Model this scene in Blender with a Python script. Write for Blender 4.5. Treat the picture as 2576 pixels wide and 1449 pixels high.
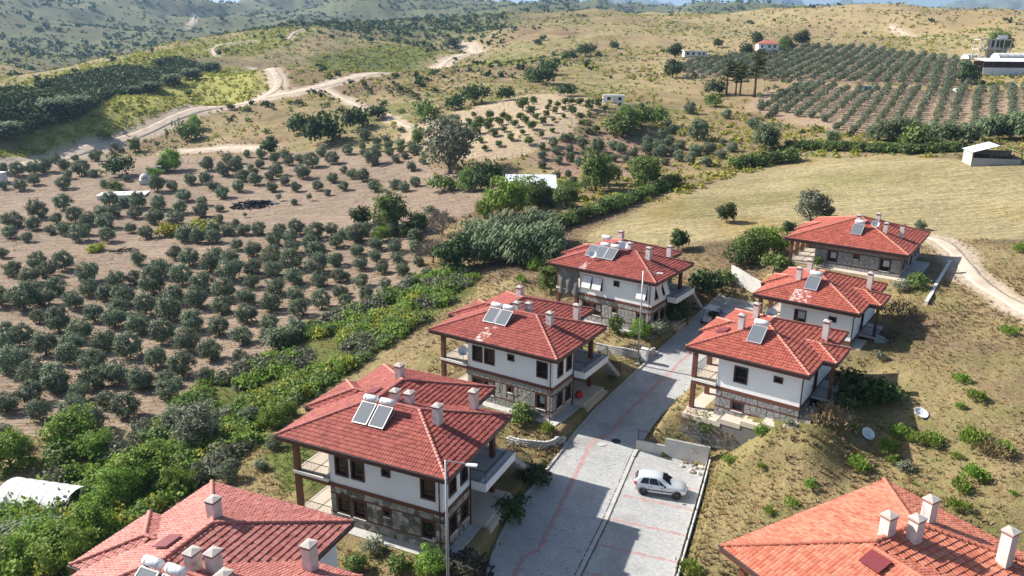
import bpy, bmesh, math, random
import numpy as np
from mathutils import Matrix, Vector

for o in list(bpy.data.objects):
    bpy.data.objects.remove(o)
scene = bpy.context.scene
COL = scene.collection
rnd = random.Random(7)
RNG = np.random.default_rng(11)

# ---------------------------------------------------------------- camera
PITCH, ROLL, FPX, CAMZ = math.radians(17.65), math.radians(0.4787), 1950.5, 35.5
_w = np.array([0, math.cos(PITCH), -math.sin(PITCH)])
_u0 = np.array([0, math.sin(PITCH), math.cos(PITCH)])
_r0 = np.array([1.0, 0, 0])
_r = math.cos(ROLL) * _r0 + math.sin(ROLL) * _u0
_u = -math.sin(ROLL) * _r0 + math.cos(ROLL) * _u0
CPOS = np.array([0, 0, CAMZ])
cd = bpy.data.cameras.new('camera')
cd.sensor_width = 36.0
cd.lens = 36.0 * FPX / 2576.0
cd.clip_start = 0.5
cd.clip_end = 60000
cam = bpy.data.objects.new('camera', cd)
COL.objects.link(cam)
cam.matrix_world = Matrix(((_r[0], _u[0], -_w[0], 0), (_r[1], _u[1], -_w[1], 0), (_r[2], _u[2], -_w[2], CAMZ), (0, 0, 0, 1)))
scene.camera = cam

# ---------------------------------------------------------------- sky, sun, exposure
SUN_EL, SHADOW_AZ = math.radians(35.5), math.radians(-22.5)      # the shadow runs towards SHADOW_AZ (from +x)
world = bpy.data.worlds.new('World')
scene.world = world
world.use_nodes = True
nt = world.node_tree
nt.nodes.clear()
sky = nt.nodes.new('ShaderNodeTexSky')
sky.sky_type = 'NISHITA'
sky.sun_disc = False
sky.sun_elevation = SUN_EL
SUNV = Vector((-math.cos(SHADOW_AZ) * math.cos(SUN_EL), -math.sin(SHADOW_AZ) * math.cos(SUN_EL), math.sin(SUN_EL)))
sky.sun_rotation = math.atan2(SUNV.x, SUNV.y)
sky.altitude = 100
sky.air_density = 1.0
sky.dust_density = 1.6
sky.ozone_density = 1.0
bg = nt.nodes.new('ShaderNodeBackground')
bg.inputs['Strength'].default_value = 0.068
wo = nt.nodes.new('ShaderNodeOutputWorld')
nt.links.new(sky.outputs[0], bg.inputs[0])
nt.links.new(bg.outputs[0], wo.inputs[0])
sl = bpy.data.lights.new('sun', 'SUN')
sl.energy = 5.0
sl.angle = math.radians(0.55)
sl.color = (1.0, 0.94, 0.85)
so = bpy.data.objects.new('sun', sl)
COL.objects.link(so)
so.rotation_euler = (-SUNV).to_track_quat('-Z', 'Y').to_euler()
so.location = (-60, 40, 120)
scene.view_settings.view_transform = 'Standard'
scene.view_settings.look = 'None'
scene.view_settings.exposure = 1.1
scene.view_settings.gamma = 1.0
scene.view_settings.use_curve_mapping = False
scene.render.engine = 'CYCLES'
scene.cycles.use_denoising = True
scene.cycles.max_bounces = 6
scene.cycles.transparent_max_bounces = 8
scene.cycles.volume_bounces = 0

# ---------------------------------------------------------------- helpers
def lin(r, g, b):
    f = lambda c: (c / 255 / 12.92) if c / 255 <= 0.04045 else ((c / 255 + 0.055) / 1.055) ** 2.4
    return (f(r), f(g), f(b))

def ray(px, py):
    return _w + (px - 1288) / FPX * _r - (py - 724.5) / FPX * _u

def new_mat(name):
    m = bpy.data.materials.new(name)
    m.use_nodes = True
    m.node_tree.nodes.clear()
    return m, m.node_tree

def pmat(name, col, rough=0.8, var=0.18, scale=3.0, bump=0.0, bscale=None, metal=0.0, objrand=0.0, hue=0.0, attr=None, col2=None, stain=None, spec=0.5, detail=4.0, coat=0.0):
    """procedural surface: base colour broken up by noise, optional second colour from random / attribute, bump"""
    m, t = new_mat(name)
    N, L = t.nodes.new, t.links.new
    out = N('ShaderNodeOutputMaterial')
    bs = N('ShaderNodeBsdfPrincipled')
    L(bs.outputs[0], out.inputs[0])
    bs.inputs['Roughness'].default_value = rough
    bs.inputs['Metallic'].default_value = metal
    bs.inputs['Specular IOR Level'].default_value = spec
    if coat:
        bs.inputs['Coat Weight'].default_value = coat
    tc = N('ShaderNodeTexCoord')
    nz = N('ShaderNodeTexNoise')
    nz.inputs['Scale'].default_value = scale
    nz.inputs['Detail'].default_value = detail
    L(tc.outputs['Object'], nz.inputs['Vector'])
    mr = N('ShaderNodeMapRange')
    mr.inputs['From Min'].default_value = 0.25
    mr.inputs['From Max'].default_value = 0.75
    mr.inputs['To Min'].default_value = 1 - var
    mr.inputs['To Max'].default_value = 1 + var
    L(nz.outputs[0], mr.inputs['Value'])
    hsv = N('ShaderNodeHueSaturation')
    L(mr.outputs[0], hsv.inputs['Value'])
    src = None
    if col2 is not None:
        mx = N('ShaderNodeMix'); mx.data_type = 'RGBA'
        mx.inputs[6].default_value = (*col, 1); mx.inputs[7].default_value = (*col2, 1)
        oi = N('ShaderNodeObjectInfo')
        if attr:
            at_ = N('ShaderNodeAttribute'); at_.attribute_name = attr
            ad = N('ShaderNodeMath'); ad.operation = 'ADD'
            L(at_.outputs['Fac'], ad.inputs[0]); L(oi.outputs['Random'], ad.inputs[1])
            fr = N('ShaderNodeMath'); fr.operation = 'FRACT'
            L(ad.outputs[0], fr.inputs[0]); L(fr.outputs[0], mx.inputs[0])
        else:
            L(oi.outputs['Random'], mx.inputs[0])
        src = mx.outputs[2]
    if stain is not None:       # (colour, scale, threshold)
        n2 = N('ShaderNodeTexNoise'); n2.inputs['Scale'].default_value = stain[1]; n2.inputs['Detail'].default_value = 6
        L(tc.outputs['Object'], n2.inputs['Vector'])
        r2 = N('ShaderNodeMapRange'); r2.inputs['From Min'].default_value = stain[2]; r2.inputs['From Max'].default_value = stain[2] + 0.18
        L(n2.outputs[0], r2.inputs['Value'])
        m2 = N('ShaderNodeMix'); m2.data_type = 'RGBA'
        if src is not None: L(src, m2.inputs[6])
        else: m2.inputs[6].default_value = (*col, 1)
        m2.inputs[7].default_value = (*stain[0], 1)
        L(r2.outputs[0], m2.inputs[0])
        src = m2.outputs[2]
    if src is not None: L(src, hsv.inputs['Color'])
    else: hsv.inputs['Color'].default_value = (*col, 1)
    if objrand:
        oi2 = N('ShaderNodeObjectInfo')
        r3 = N('ShaderNodeMapRange'); r3.inputs['To Min'].default_value = 1 - objrand; r3.inputs['To Max'].default_value = 1 + objrand
        L(oi2.outputs['Random'], r3.inputs['Value'])
        mm = N('ShaderNodeMath'); mm.operation = 'MULTIPLY'
        L(mr.outputs[0], mm.inputs[0]); L(r3.outputs[0], mm.inputs[1]); L(mm.outputs[0], hsv.inputs['Value'])
    L(hsv.outputs[0], bs.inputs['Base Color'])
    if bump:
        nb = N('ShaderNodeTexNoise'); nb.inputs['Scale'].default_value = bscale or scale * 4; nb.inputs['Detail'].default_value = 5
        L(tc.outputs['Object'], nb.inputs['Vector'])
        bp = N('ShaderNodeBump'); bp.inputs['Strength'].default_value = 0.8; bp.inputs['Distance'].default_value = bump
        L(nb.outputs[0], bp.inputs['Height']); L(bp.outputs[0], bs.inputs['Normal'])
    return m

def leafmat(name, c1, c2, trans=0.3, rough=0.7):
    m, t = new_mat(name)
    N, L = t.nodes.new, t.links.new
    out = N('ShaderNodeOutputMaterial')
    at_ = N('ShaderNodeAttribute'); at_.attribute_name = 'tint'
    oi = N('ShaderNodeObjectInfo')
    mx = N('ShaderNodeMix'); mx.data_type = 'RGBA'
    mx.inputs[6].default_value = (*c1, 1); mx.inputs[7].default_value = (*c2, 1)
    L(at_.outputs['Fac'], mx.inputs[0])
    hs = N('ShaderNodeHueSaturation')
    r3 = N('ShaderNodeMapRange'); r3.inputs['To Min'].default_value = 0.8; r3.inputs['To Max'].default_value = 1.2
    L(oi.outputs['Random'], r3.inputs['Value']); L(r3.outputs[0], hs.inputs['Value'])
    r4 = N('ShaderNodeMapRange'); r4.inputs['To Min'].default_value = 0.485; r4.inputs['To Max'].default_value = 0.515
    L(oi.outputs['Random'], r4.inputs['Value']); L(r4.outputs[0], hs.inputs['Hue'])
    L(mx.outputs[2], hs.inputs['Color'])
    df = N('ShaderNodeBsdfPrincipled'); df.inputs['Roughness'].default_value = rough; df.inputs['Specular IOR Level'].default_value = 0.3
    tr = N('ShaderNodeBsdfTranslucent')
    ms = N('ShaderNodeMixShader'); ms.inputs[0].default_value = trans
    L(hs.outputs[0], df.inputs['Base Color']); L(hs.outputs[0], tr.inputs['Color'])
    L(df.outputs[0], ms.inputs[1]); L(tr.outputs[0], ms.inputs[2]); L(ms.outputs[0], out.inputs[0])
    return m

def mesh_np(name, verts, faces, mat=None, attrs=None, smooth=False, mats=None, midx=None):
    """verts (n,3); faces (m,k) array or list of such arrays"""
    me = bpy.data.meshes.new(name)
    if not isinstance(faces, list): faces = [faces]
    faces = [np.asarray(f, np.int64) for f in faces if len(f)]
    me.vertices.add(len(verts))
    me.vertices.foreach_set('co', np.asarray(verts, np.float32).ravel())
    tot = np.concatenate([np.full(len(f), f.shape[1]) for f in faces])
    loops = np.concatenate([f.ravel() for f in faces])
    me.loops.add(len(loops))
    me.loops.foreach_set('vertex_index', loops.astype(np.int32))
    me.polygons.add(len(tot))
    st = np.concatenate([[0], np.cumsum(tot)[:-1]])
    me.polygons.foreach_set('loop_start', st.astype(np.int32))
    me.polygons.foreach_set('loop_total', tot.astype(np.int32))
    me.polygons.foreach_set('use_smooth', np.full(len(tot), bool(smooth)))
    for m in (mats or ([mat] if mat else [])): me.materials.append(m)
    if midx is not None: me.polygons.foreach_set('material_index', np.asarray(midx, np.int32))
    if attrs:
        for k, (dom, typ, val) in attrs.items():
            a = me.attributes.new(k, typ, dom)
            a.data.foreach_set('color' if typ == 'FLOAT_COLOR' else 'value', np.asarray(val, np.float32).ravel())
    me.update(calc_edges=True)
    me.validate()
    return me

class MB:
    """collects boxes, prisms, tubes... in local coordinates and links them as one mesh object"""
    def __init__(s): s.v = []; s.f = []
    def add(s, vs, fs):
        b = len(s.v); s.v += [tuple(map(float, p)) for p in vs]; s.f += [tuple(b + i for i in f) for f in fs]; return s
    def box(s, x0, x1, y0, y1, z0, z1):
        return s.add([(x0, y0, z0), (x1, y0, z0), (x1, y1, z0), (x0, y1, z0), (x0, y0, z1), (x1, y0, z1), (x1, y1, z1), (x0, y1, z1)],
                     [(3, 2, 1, 0), (4, 5, 6, 7), (0, 1, 5, 4), (1, 2, 6, 5), (2, 3, 7, 6), (3, 0, 4, 7)])
    def hexa(s, p):
        return s.add(p, [(3, 2, 1, 0), (4, 5, 6, 7), (0, 1, 5, 4), (1, 2, 6, 5), (2, 3, 7, 6), (3, 0, 4, 7)])
    def prism(s, poly, z0, z1):
        n = len(poly)
        vs = [(x, y, z0) for x, y in poly] + [(x, y, z1) for x, y in poly]
        return s.add(vs, [tuple(range(n - 1, -1, -1)), tuple(range(n, 2 * n))] + [(i, (i + 1) % n, n + (i + 1) % n, n + i) for i in range(n)])
    def tube(s, pts, r, n=8, cap=True):
        pts = [Vector(p) for p in pts]
        rs = r if isinstance(r, (list, tuple)) else [r] * len(pts)
        b = len(s.v)
        for i, p in enumerate(pts):
            d = (pts[min(i + 1, len(pts) - 1)] - pts[max(i - 1, 0)]).normalized()
            a = Vector((0, 0, 1)) if abs(d.z) < 0.9 else Vector((1, 0, 0))
            e1 = d.cross(a).normalized(); e2 = d.cross(e1)
            for k in range(n):
                t = 2 * math.pi * k / n
                s.v.append(tuple(p + rs[i] * (math.cos(t) * e1 + math.sin(t) * e2)))
        for i in range(len(pts) - 1):
            for k in range(n):
                s.f.append((b + i * n + k, b + i * n + (k + 1) % n, b + (i + 1) * n + (k + 1) % n, b + (i + 1) * n + k))
        if cap:
            s.f.append(tuple(b + k for k in range(n - 1, -1, -1))); s.f.append(tuple(b + (len(pts) - 1) * n + k for k in range(n)))
        return s
    def lathe(s, prof, c=(0, 0, 0), n=20, axis='z'):
        b = len(s.v)
        for r, h in prof:
            for k in range(n):
                t = 2 * math.pi * k / n
                x, y = r * math.cos(t), r * math.sin(t)
                p = (x, y, h) if axis == 'z' else ((h, x, y) if axis == 'x' else (x, h, y))
                s.v.append((c[0] + p[0], c[1] + p[1], c[2] + p[2]))
        for i in range(len(prof) - 1):
            for k in range(n):
                s.f.append((b + i * n + k, b + i * n + (k + 1) % n, b + (i + 1) * n + (k + 1) % n, b + (i + 1) * n + k))
        return s
    def mesh(s, name, mat, smooth=False, bevel=0.0):
        me = bpy.data.meshes.new(name)
        me.from_pydata(s.v, [], s.f)
        if mat: me.materials.append(mat)
        if bevel:
            bm = bmesh.new(); bm.from_mesh(me)
            bmesh.ops.recalc_face_normals(bm, faces=bm.faces)
            bmesh.ops.bevel(bm, geom=bm.edges[:], offset=bevel, segments=2, affect='EDGES', clamp_overlap=True)
            bm.to_mesh(me); bm.free()
        else:
            bm = bmesh.new(); bm.from_mesh(me); bmesh.ops.recalc_face_normals(bm, faces=bm.faces); bm.to_mesh(me); bm.free()
        if smooth: me.polygons.foreach_set('use_smooth', np.ones(len(me.polygons), bool))
        me.update()
        return me
    def build(s, name, mat, parent=None, smooth=False, bevel=0.0, **tags):
        return obj(name, s.mesh(name, mat, smooth, bevel), parent, **tags)

def obj(name, me, parent=None, loc=None, rot=None, scale=None, **tags):
    o = bpy.data.objects.new(name, me)
    COL.objects.link(o)
    if parent: o.parent = parent
    if loc is not None: o.location = loc
    if rot is not None: o.rotation_euler = rot
    if scale is not None: o.scale = scale if hasattr(scale, '__len__') else (scale,) * 3
    for k, v in tags.items():
        if v is not None: o[k] = v
    return o

def thing(name, label, cat, loc=(0, 0, 0), rz=0.0, group=None, scale=None, parent=None):
    return obj(name, None, parent, loc, (0, 0, rz), scale, label=label, category=cat, group=group)

ORD = ['first', 'second', 'third', 'fourth', 'fifth', 'sixth', 'seventh', 'eighth', 'ninth', 'tenth', 'eleventh', 'twelfth', 'thirteenth', 'fourteenth',
       'fifteenth', 'sixteenth', 'seventeenth', 'eighteenth', 'nineteenth', 'twentieth']
def ordinal(i):
    if i < 20: return ORD[i]
    t = ['twenty', 'thirty', 'forty', 'fifty'][i // 10 - 2] if (i + 1) % 10 else None
    n = i + 1
    return '%d%s' % (n, 'st' if n % 10 == 1 else 'nd' if n % 10 == 2 else 'rd' if n % 10 == 3 else 'th')

# ---------------------------------------------------------------- noise (numpy value noise)
_P = RNG.integers(0, 1 << 30, 4096)
def vnoise(x, y, seed=0):
    xi = np.floor(x).astype(np.int64); yi = np.floor(y).astype(np.int64)
    xf = x - xi; yf = y - yi
    xf = xf * xf * (3 - 2 * xf); yf = yf * yf * (3 - 2 * yf)
    def h(a, b): return (_P[(a * 73 + b * 179 + seed * 37 + _P[(b + seed) & 4095]) & 4095] & 0xffff) / 65535.0
    return (h(xi, yi) * (1 - xf) + h(xi + 1, yi) * xf) * (1 - yf) + (h(xi, yi + 1) * (1 - xf) + h(xi + 1, yi + 1) * xf) * yf
def fbm(x, y, o=4, seed=0):
    a = 0.0; amp = 0.5
    for i in range(o):
        a = a + amp * (vnoise(x, y, seed + i) - 0.5); x = x * 2.03 + 11.7; y = y * 2.03 + 5.3; amp *= 0.5
    return a

# ---------------------------------------------------------------- houses' poses: front eave corner (x, y, z of the eave) and yaw
HS = {'C': (-4.4, 47.0, 6.6, -24.3), 'B': (4.26, 66.8, 7.22, -31.6), 'A': (16.7, 85.8, 8.9, -35.6), 'D': (24.32, 58.08, 9.72, -35.6),
      'E': (34.46, 72.42, 10.05, -35.9), 'F': (48.55, 91.82, 10.90, -35.8), 'G': (-12.55, 27.0, 6.5, -23.0), 'H': (19.83, 25.88, 7.3, -60.3)}
def h2w(n, u, v, z=0.0):
    x, y, zz, yw = HS[n]; c, s = math.cos(math.radians(yw)), math.sin(math.radians(yw))
    return (x + u * c - v * s, y + u * s + v * c, zz + z)

# ---------------------------------------------------------------- terrain
ROADZ = lambda y: np.interp(y, [10, 30, 45, 55, 65, 78, 90, 105, 130, 160], [-2.4, -1.95, -1.5, -1.1, -0.55, 0.4, 1.5, 2.7, 4.2, 5.5])
CT = []       # (x, y, z)
def cz(px, py, z):
    d = ray(px, py); t = (z - CAMZ) / d[2]; CT.append((d[0] * t, d[1] * t, z))
def cdist(px, py, r):
    d = ray(px, py); t = r / math.hypot(d[0], d[1]); CT.append((d[0] * t, d[1] * t, CAMZ + d[2] * t))
def cpol(px, r, z):
    d = ray(px, 300); a = math.atan2(d[1], d[0]); CT.append((r * math.cos(a), r * math.sin(a), z))
for p in [(-30, 30, -1.2), (-22, 18, -0.4), (-12, 15, 0), (0, 12, 0.2), (12, 14, -.6), (30, 12, 1.5), (45, 30, 3.6), (-45, 20, -3), (-60, 40, -4.5), (60, 40, 6.5), (0, -20, 0), (-60, -30, -3), (60, -40, 4)]: CT.append(p)
for p in [(50, 1000, -5.5), (450, 960, -5.0), (300, 800, -5.4), (600, 750, -4.6), (100, 650, -5.2), (900, 750, -3.0), (1000, 650, -1.6), (750, 600, -2.2), (400, 560, -4.0), (100, 520, -4.2),
          (600, 480, -1.6), (950, 470, 0.8), (1300, 490, 4.5), (1150, 620, 0.6), (1400, 600, 3.2), (1330, 650, 1.6), (300, 430, -1.2), (600, 400, 0.8), (900, 380, 3.5), (1150, 430, 4.0), (100, 440, -2.2),
          (30, 400, -2.0), (330, 340, 2.0), (150, 380, -0.4), (500, 285, 5.0), (800, 225, 9.5), (1000, 180, 16), (1170, 140, 24), (1600, 520, 5.8), (1900, 480, 7.8), (2200, 420, 11), (2500, 420, 13.2),
          (2200, 530, 8.2), (2500, 560, 8.6), (2500, 700, 8.0), (2420, 640, 8.0), (2570, 800, 8.0), (2350, 800, 7.0), (2300, 950, 6.6), (2150, 980, 5.2), (2000, 1120, 3.0), (2400, 1100, 5.2), (2550, 1250, 4.6),
          (2200, 1200, 2.8), (1900, 1300, 0.9), (1830, 1200, 0.5), (1800, 1430, -0.5), (2570, 1000, 7.6), (1500, 420, 6.5), (1700, 380, 9), (1950, 380, 10.5), (1700, 440, 7.2), (1350, 330, 12), (1200, 380, 7.5), (1543, 262, 17.5),
          (1400, 260, 16), (1650, 300, 13), (2000, 290, 15), (2400, 320, 15.2), (2570, 335, 15.2), (2100, 230, 20), (2400, 215, 21.5), (1870, 250, 17), (1900, 150, 28), (2200, 130, 30), (2500, 190, 24), (2450, 140, 30),
          (1932, 137, 30), (1747, 142, 27), (700, 1050, -3.2), (850, 950, -2.2), (560, 1150, -2.6), (430, 1250, -3.4), (100, 1255, -4.5), (250, 1380, -3.0), (700, 870, -4.2), (1000, 860, -1.2), (900, 1000, -1.0), (1150, 760, -0.4),
          (1300, 700, 1.4), (1500, 640, 3.2), (1850, 620, 5.8), (1750, 700, 3.9), (1800, 740, 3.4), (560, 1230, -1.8), (1580, 560, 5.2)]: cz(*p)
for p in [(700, 170, 400), (1000, 240, 320), (1250, 165, 420), (1500, 160, 420), (1500, 100, 600), (1800, 100, 520), (2100, 90, 560), (2400, 85, 600), (2060, 22, 1000), (2280, 16, 900), (2380, 22, 860), (2450, 38, 820),
          (2576, 32, 760), (2000, 60, 760), (2250, 55, 740), (2550, 110, 520), (1100, 42, 1000), (1300, 40, 1000), (1500, 36, 980), (1700, 46, 950), (1850, 36, 960), (1250, 90, 680), (1000, 110, 620), (1000, 70, 820), (1700, 70, 720),
          (0, 207, 430), (120, 177, 470), (230, 152, 520), (390, 116, 590), (520, 96, 650), (700, 66, 770), (900, 53, 900), (100, 290, 320), (300, 200, 410), (200, 245, 365), (0, 290, 300), (0, 380, 285), (450, 190, 430), (500, 150, 500), (650, 200, 380), (800, 120, 570), (600, 130, 560), (420, 240, 350),
          (0, 172, 640), (120, 150, 760), (200, 120, 1000), (100, 62, 1350), (400, 62, 1350), (600, 72, 1200), (550, 50, 1450), (100, 17, 1750), (300, 10, 1850), (450, 7, 1900), (700, 12, 2000), (800, 6, 2200), (1000, 8, 2100), (1150, 18, 2000), (1350, 22, 1900), (1350, 4, 2500), (1600, 6, 2300), (1750, 22, 1900), (1900, 3, 2100), (300, 100, 1050), (0, 110, 1000), (0, 20, 1700)]: cdist(*p)
for p in [(0, 520, 3), (120, 580, 2), (230, 680, 4), (390, 800, 14), (520, 860, 24), (700, 950, 36), (900, 1120, 48), (1100, 1250, 55), (1300, 1300, 58), (1500, 1250, 58), (1700, 1250, 60), (2060, 1300, 66), (2280, 1200, 62), (2450, 1100, 56), (2576, 1000, 50),
          (1900, 1400, 66), (100, 2600, 70), (600, 2800, 80), (1000, 3000, 80), (1500, 3400, 80), (1900, 3000, 70), (2300, 2500, 30), (2576, 2500, 20), (2700, 700, 45), (2900, 300, 22), (-150, 1200, 60), (-150, 500, 8), (-300, 250, -5), (3200, 100, 10), (3000, 900, 50), (-500, 1000, 40)]: cpol(*p)
for px in range(-600, 3300, 300):
    cpol(px, 5000, 60); cpol(px, 9000, 60); cpol(px, 14000, 60)
CT = np.array(CT)
def warp(x, y):
    r = np.sqrt(x * x + y * y + 64.0)
    return np.arctan2(x, y + 1e-9), np.log(r)
_ca, _cl = warp(CT[:, 0], CT[:, 1])
def _ker(d2): return np.sqrt(d2 + 0.0016)
_D2 = (_ca[:, None] - _ca[None]) ** 2 + (_cl[:, None] - _cl[None]) ** 2
_NCT = len(CT)
_A = np.zeros((_NCT + 1, _NCT + 1)); _A[:_NCT, :_NCT] = _ker(_D2) + np.eye(_NCT) * -0.004; _A[:_NCT, _NCT] = 1; _A[_NCT, :_NCT] = 1
_W = np.linalg.solve(_A, np.append(CT[:, 2], 0))
PADS = []     # (house, u0, u1, v0, v1, zleft, zright)
for n, z0, z1 in [('G', -0.35, -0.35), ('C', -0.25, -0.25), ('B', 0.38, 0.38), ('A', 2.02, 2.02), ('H', 0.3, 1.2)]: PADS.append((n, -15.2, 0.6, -0.2, 15.2, z0, z1))
PADS.append(('D', -10.6, 0.6, -0.4, 12.4, 3.35, 5.2)); PADS.append(('E', -10.6, 0.6, -0.4, 12.4, 4.3, 6.0)); PADS.append(('F', -14.8, 3.0, -1.2, 15.2, 7.55, 7.55))
ROADPOLY = None; PARKPOLY = None
def smooth01(t):
    t = np.clip(t, 0, 1); return t * t * (3 - 2 * t)
def seg_dist(x, y, poly):
    d = np.full(np.shape(x), 1e9)
    for (ax, ay), (bx, by) in zip(poly[:-1], poly[1:]):
        dx, dy = bx - ax, by - ay
        t = np.clip(((x - ax) * dx + (y - ay) * dy) / (dx * dx + dy * dy + 1e-12), 0, 1)
        d = np.minimum(d, np.hypot(x - ax - t * dx, y - ay - t * dy))
    return d
def inpoly(x, y, poly):
    x = np.asarray(x, float); y = np.asarray(y, float); c = np.zeros(x.shape, bool)
    n = len(poly)
    for i in range(n):
        ax, ay = poly[i]; bx, by = poly[(i + 1) % n]
        if ay == by: continue
        cond = ((ay > y) != (by > y)) & (x < (bx - ax) * (y - ay) / (by - ay) + ax)
        c ^= cond
    return c
def base_h(x, y):
    x = np.asarray(x, float); y = np.asarray(y, float)
    sh = x.shape; x = x.ravel(); y = y.ravel(); z = np.empty(len(x))
    for i in range(0, len(x), 40000):
        a, l = warp(x[i:i + 40000], y[i:i + 40000])
        d2 = (a[:, None] - _ca[None]) ** 2 + (l[:, None] - _cl[None]) ** 2
        z[i:i + 40000] = _ker(d2) @ _W[:_NCT] + _W[_NCT]
    r = np.hypot(x, y)
    w = smooth01((r - 130) / 500)
    z = z + w * r * 0.020 * fbm(x / (r * 0.0 + 95), y / 95, 4, 3) + smooth01((r - 650) / 900) * np.minimum(r, 3000) * 0.060 * fbm(x / 270, y / 270, 5, 9)
    z = z + (1 - smooth01((r - 200) / 200)) * 0.35 * fbm(x / 7, y / 7, 3, 21) * smooth01((r - 20) / 10)
    # the far mountains
    az = np.degrees(np.arctan2(x, y))
    w2 = smooth01((r - 5200) / 2500) * (1 - smooth01((r - 9500) / 3000))
    prof = np.interp(az, [-60, -30, -10, 2, 6, 9, 12, 15.5, 18, 20, 22, 24, 26, 29, 33, 38, 48, 60], [120, 160, 240, 330, 470, 390, 300, 320, 420, 340, 400, 330, 300, 430, 560, 640, 500, 300])
    z = z + w2 * prof * (0.75 + 0.9 * fbm(x / 1500, y / 1500, 5, 5))
    return z.reshape(sh)
def hgt(x, y):
    x = np.asarray(x, float); y = np.asarray(y, float)
    z = base_h(x, y)
    near = np.hypot(x, y) < 170
    if near.any():
        xs = x[near] if x.ndim else x.reshape(1); ys = y[near] if y.ndim else y.reshape(1); zs = z[near] if z.ndim else z.reshape(1)
        if ROADPOLY is not None:
            d = np.where(inpoly(xs, ys, ROADPOLY), 0, seg_dist(xs, ys, ROADPOLY + ROADPOLY[:1]))
            w = 1 - smooth01(d / 3.0)
            zs = zs * (1 - w) + (ROADZ(ys) - 0.12 * (d < 0.3)) * w
        if PARKPOLY is not None:
            d = np.where(inpoly(xs, ys, PARKPOLY), 0, seg_dist(xs, ys, PARKPOLY + PARKPOLY[:1]))
            w = 1 - smooth01((d - 0.05) / 0.5)
            zs = zs * (1 - w) + (ROADZ(ys) - 0.12) * w
        for n, u0, u1, v0, v1, zl, zr in PADS:
            hx, hy, hz, yw = HS[n]; c, s = math.cos(math.radians(yw)), math.sin(math.radians(yw))
            u = (xs - hx) * c + (ys - hy) * s; v = -(xs - hx) * s + (ys - hy) * c
            d = np.hypot(np.maximum(np.maximum(u0 - u, u - u1), 0), np.maximum(np.maximum(v0 - v, v - v1), 0))
            w = 1 - smooth01(d / (4.5 if n == 'D' else 2.6))
            zs = zs * (1 - w) + (zl + (zr - zl) * np.clip((u - u0) / (u1 - u0), 0, 1)) * w
        if ROADPOLY is not None:
            d = np.where(inpoly(xs, ys, ROADPOLY), 0, seg_dist(xs, ys, ROADPOLY + ROADPOLY[:1]))
            zs = np.where(d < 6, np.minimum(zs, ROADZ(ys) - 0.12 * (d < .15) + 0.02 + 2.0 * np.maximum(d - 0.5, 0)), zs)
        if PARKPOLY is not None:
            d = np.where(inpoly(xs, ys, PARKPOLY), 0, seg_dist(xs, ys, PARKPOLY + PARKPOLY[:1]))
            dW = seg_dist(xs, ys, [PARKPOLY[4], PARKPOLY[5]])
            zs = np.where(d < 6, np.minimum(zs, ROADZ(ys) + np.where(d < .12, -0.12, np.where(dW <= d + 1e-6, 0.95 + 1.7 * np.maximum(d - 0.3, 0), 0.62 + 1.1 * np.maximum(d - 0.6, 0)))), zs)
        if z.ndim: z[near] = zs
        else: z = zs[0]
    return z

_TS = np.concatenate([np.linspace(20, 160, 700), np.geomspace(160.5, 4000, 700)])
def at(px, py):
    """the point of the terrain seen in direction (px, py)"""
    d = ray(px, py); dh = math.hypot(d[0], d[1])
    T = _TS / dh
    X, Y, Z = d[0] * T, d[1] * T, CAMZ + d[2] * T
    g = hgt(X, Y)
    i = np.argmax(Z < g)
    if i == 0: i = len(T) - 1
    a, b = Z[i - 1] - g[i - 1], Z[i] - g[i]
    f = a / (a - b) if a != b else 0
    t = T[i - 1] + (T[i] - T[i - 1]) * f
    return np.array([d[0] * t, d[1] * t, CAMZ + d[2] * t])
def at_fn(px, py, fn):
    d = ray(px, py); z = 1.0
    for _ in range(30):
        t = (z - CAMZ) / d[2]; z = float(fn(d[1] * t))
    return (d[0] * t, d[1] * t)
def gz(x, y): return float(hgt(np.array([x]), np.array([y]))[0])
def gzs(x, y): return hgt(np.asarray(x, float), np.asarray(y, float))

def resample(poly, step):
    P = np.array(poly, float); L = np.concatenate([[0], np.cumsum(np.hypot(*np.diff(P, axis=0).T))])
    n = max(2, int(round(L[-1] / step)) + 1); s = np.linspace(0, L[-1], n)
    return np.column_stack([np.interp(s, L, P[:, k]) for k in range(P.shape[1])])
def smooth_poly(poly, it=2):
    P = np.array(poly, float)
    for _ in range(it):
        Q = [P[0]]
        for a, b in zip(P[:-1], P[1:]): Q += [0.75 * a + 0.25 * b, 0.25 * a + 0.75 * b]
        P = np.array(Q + [P[-1]])
    return P

KL = [at_fn(*p, ROADZ) for p in [(1215, 1520), (1228, 1449), (1246, 1390), (1275, 1325), (1308, 1267), (1347, 1222), (1379, 1182), (1409, 1144), (1437, 1106), (1475, 1060), (1507, 1025), (1555, 981), (1618, 922), (1650, 891), (1685, 859), (1720, 828), (1751, 799)]]
KR = [at_fn(*p, ROADZ) for p in [(1400, 1560), (1453, 1449), (1521, 1313), (1562, 1218), (1600, 1128), (1655, 1047), (1704, 1004), (1741, 968)]]
KL = smooth_poly(KL, 2); KR = smooth_poly(KR, 1)
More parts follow.
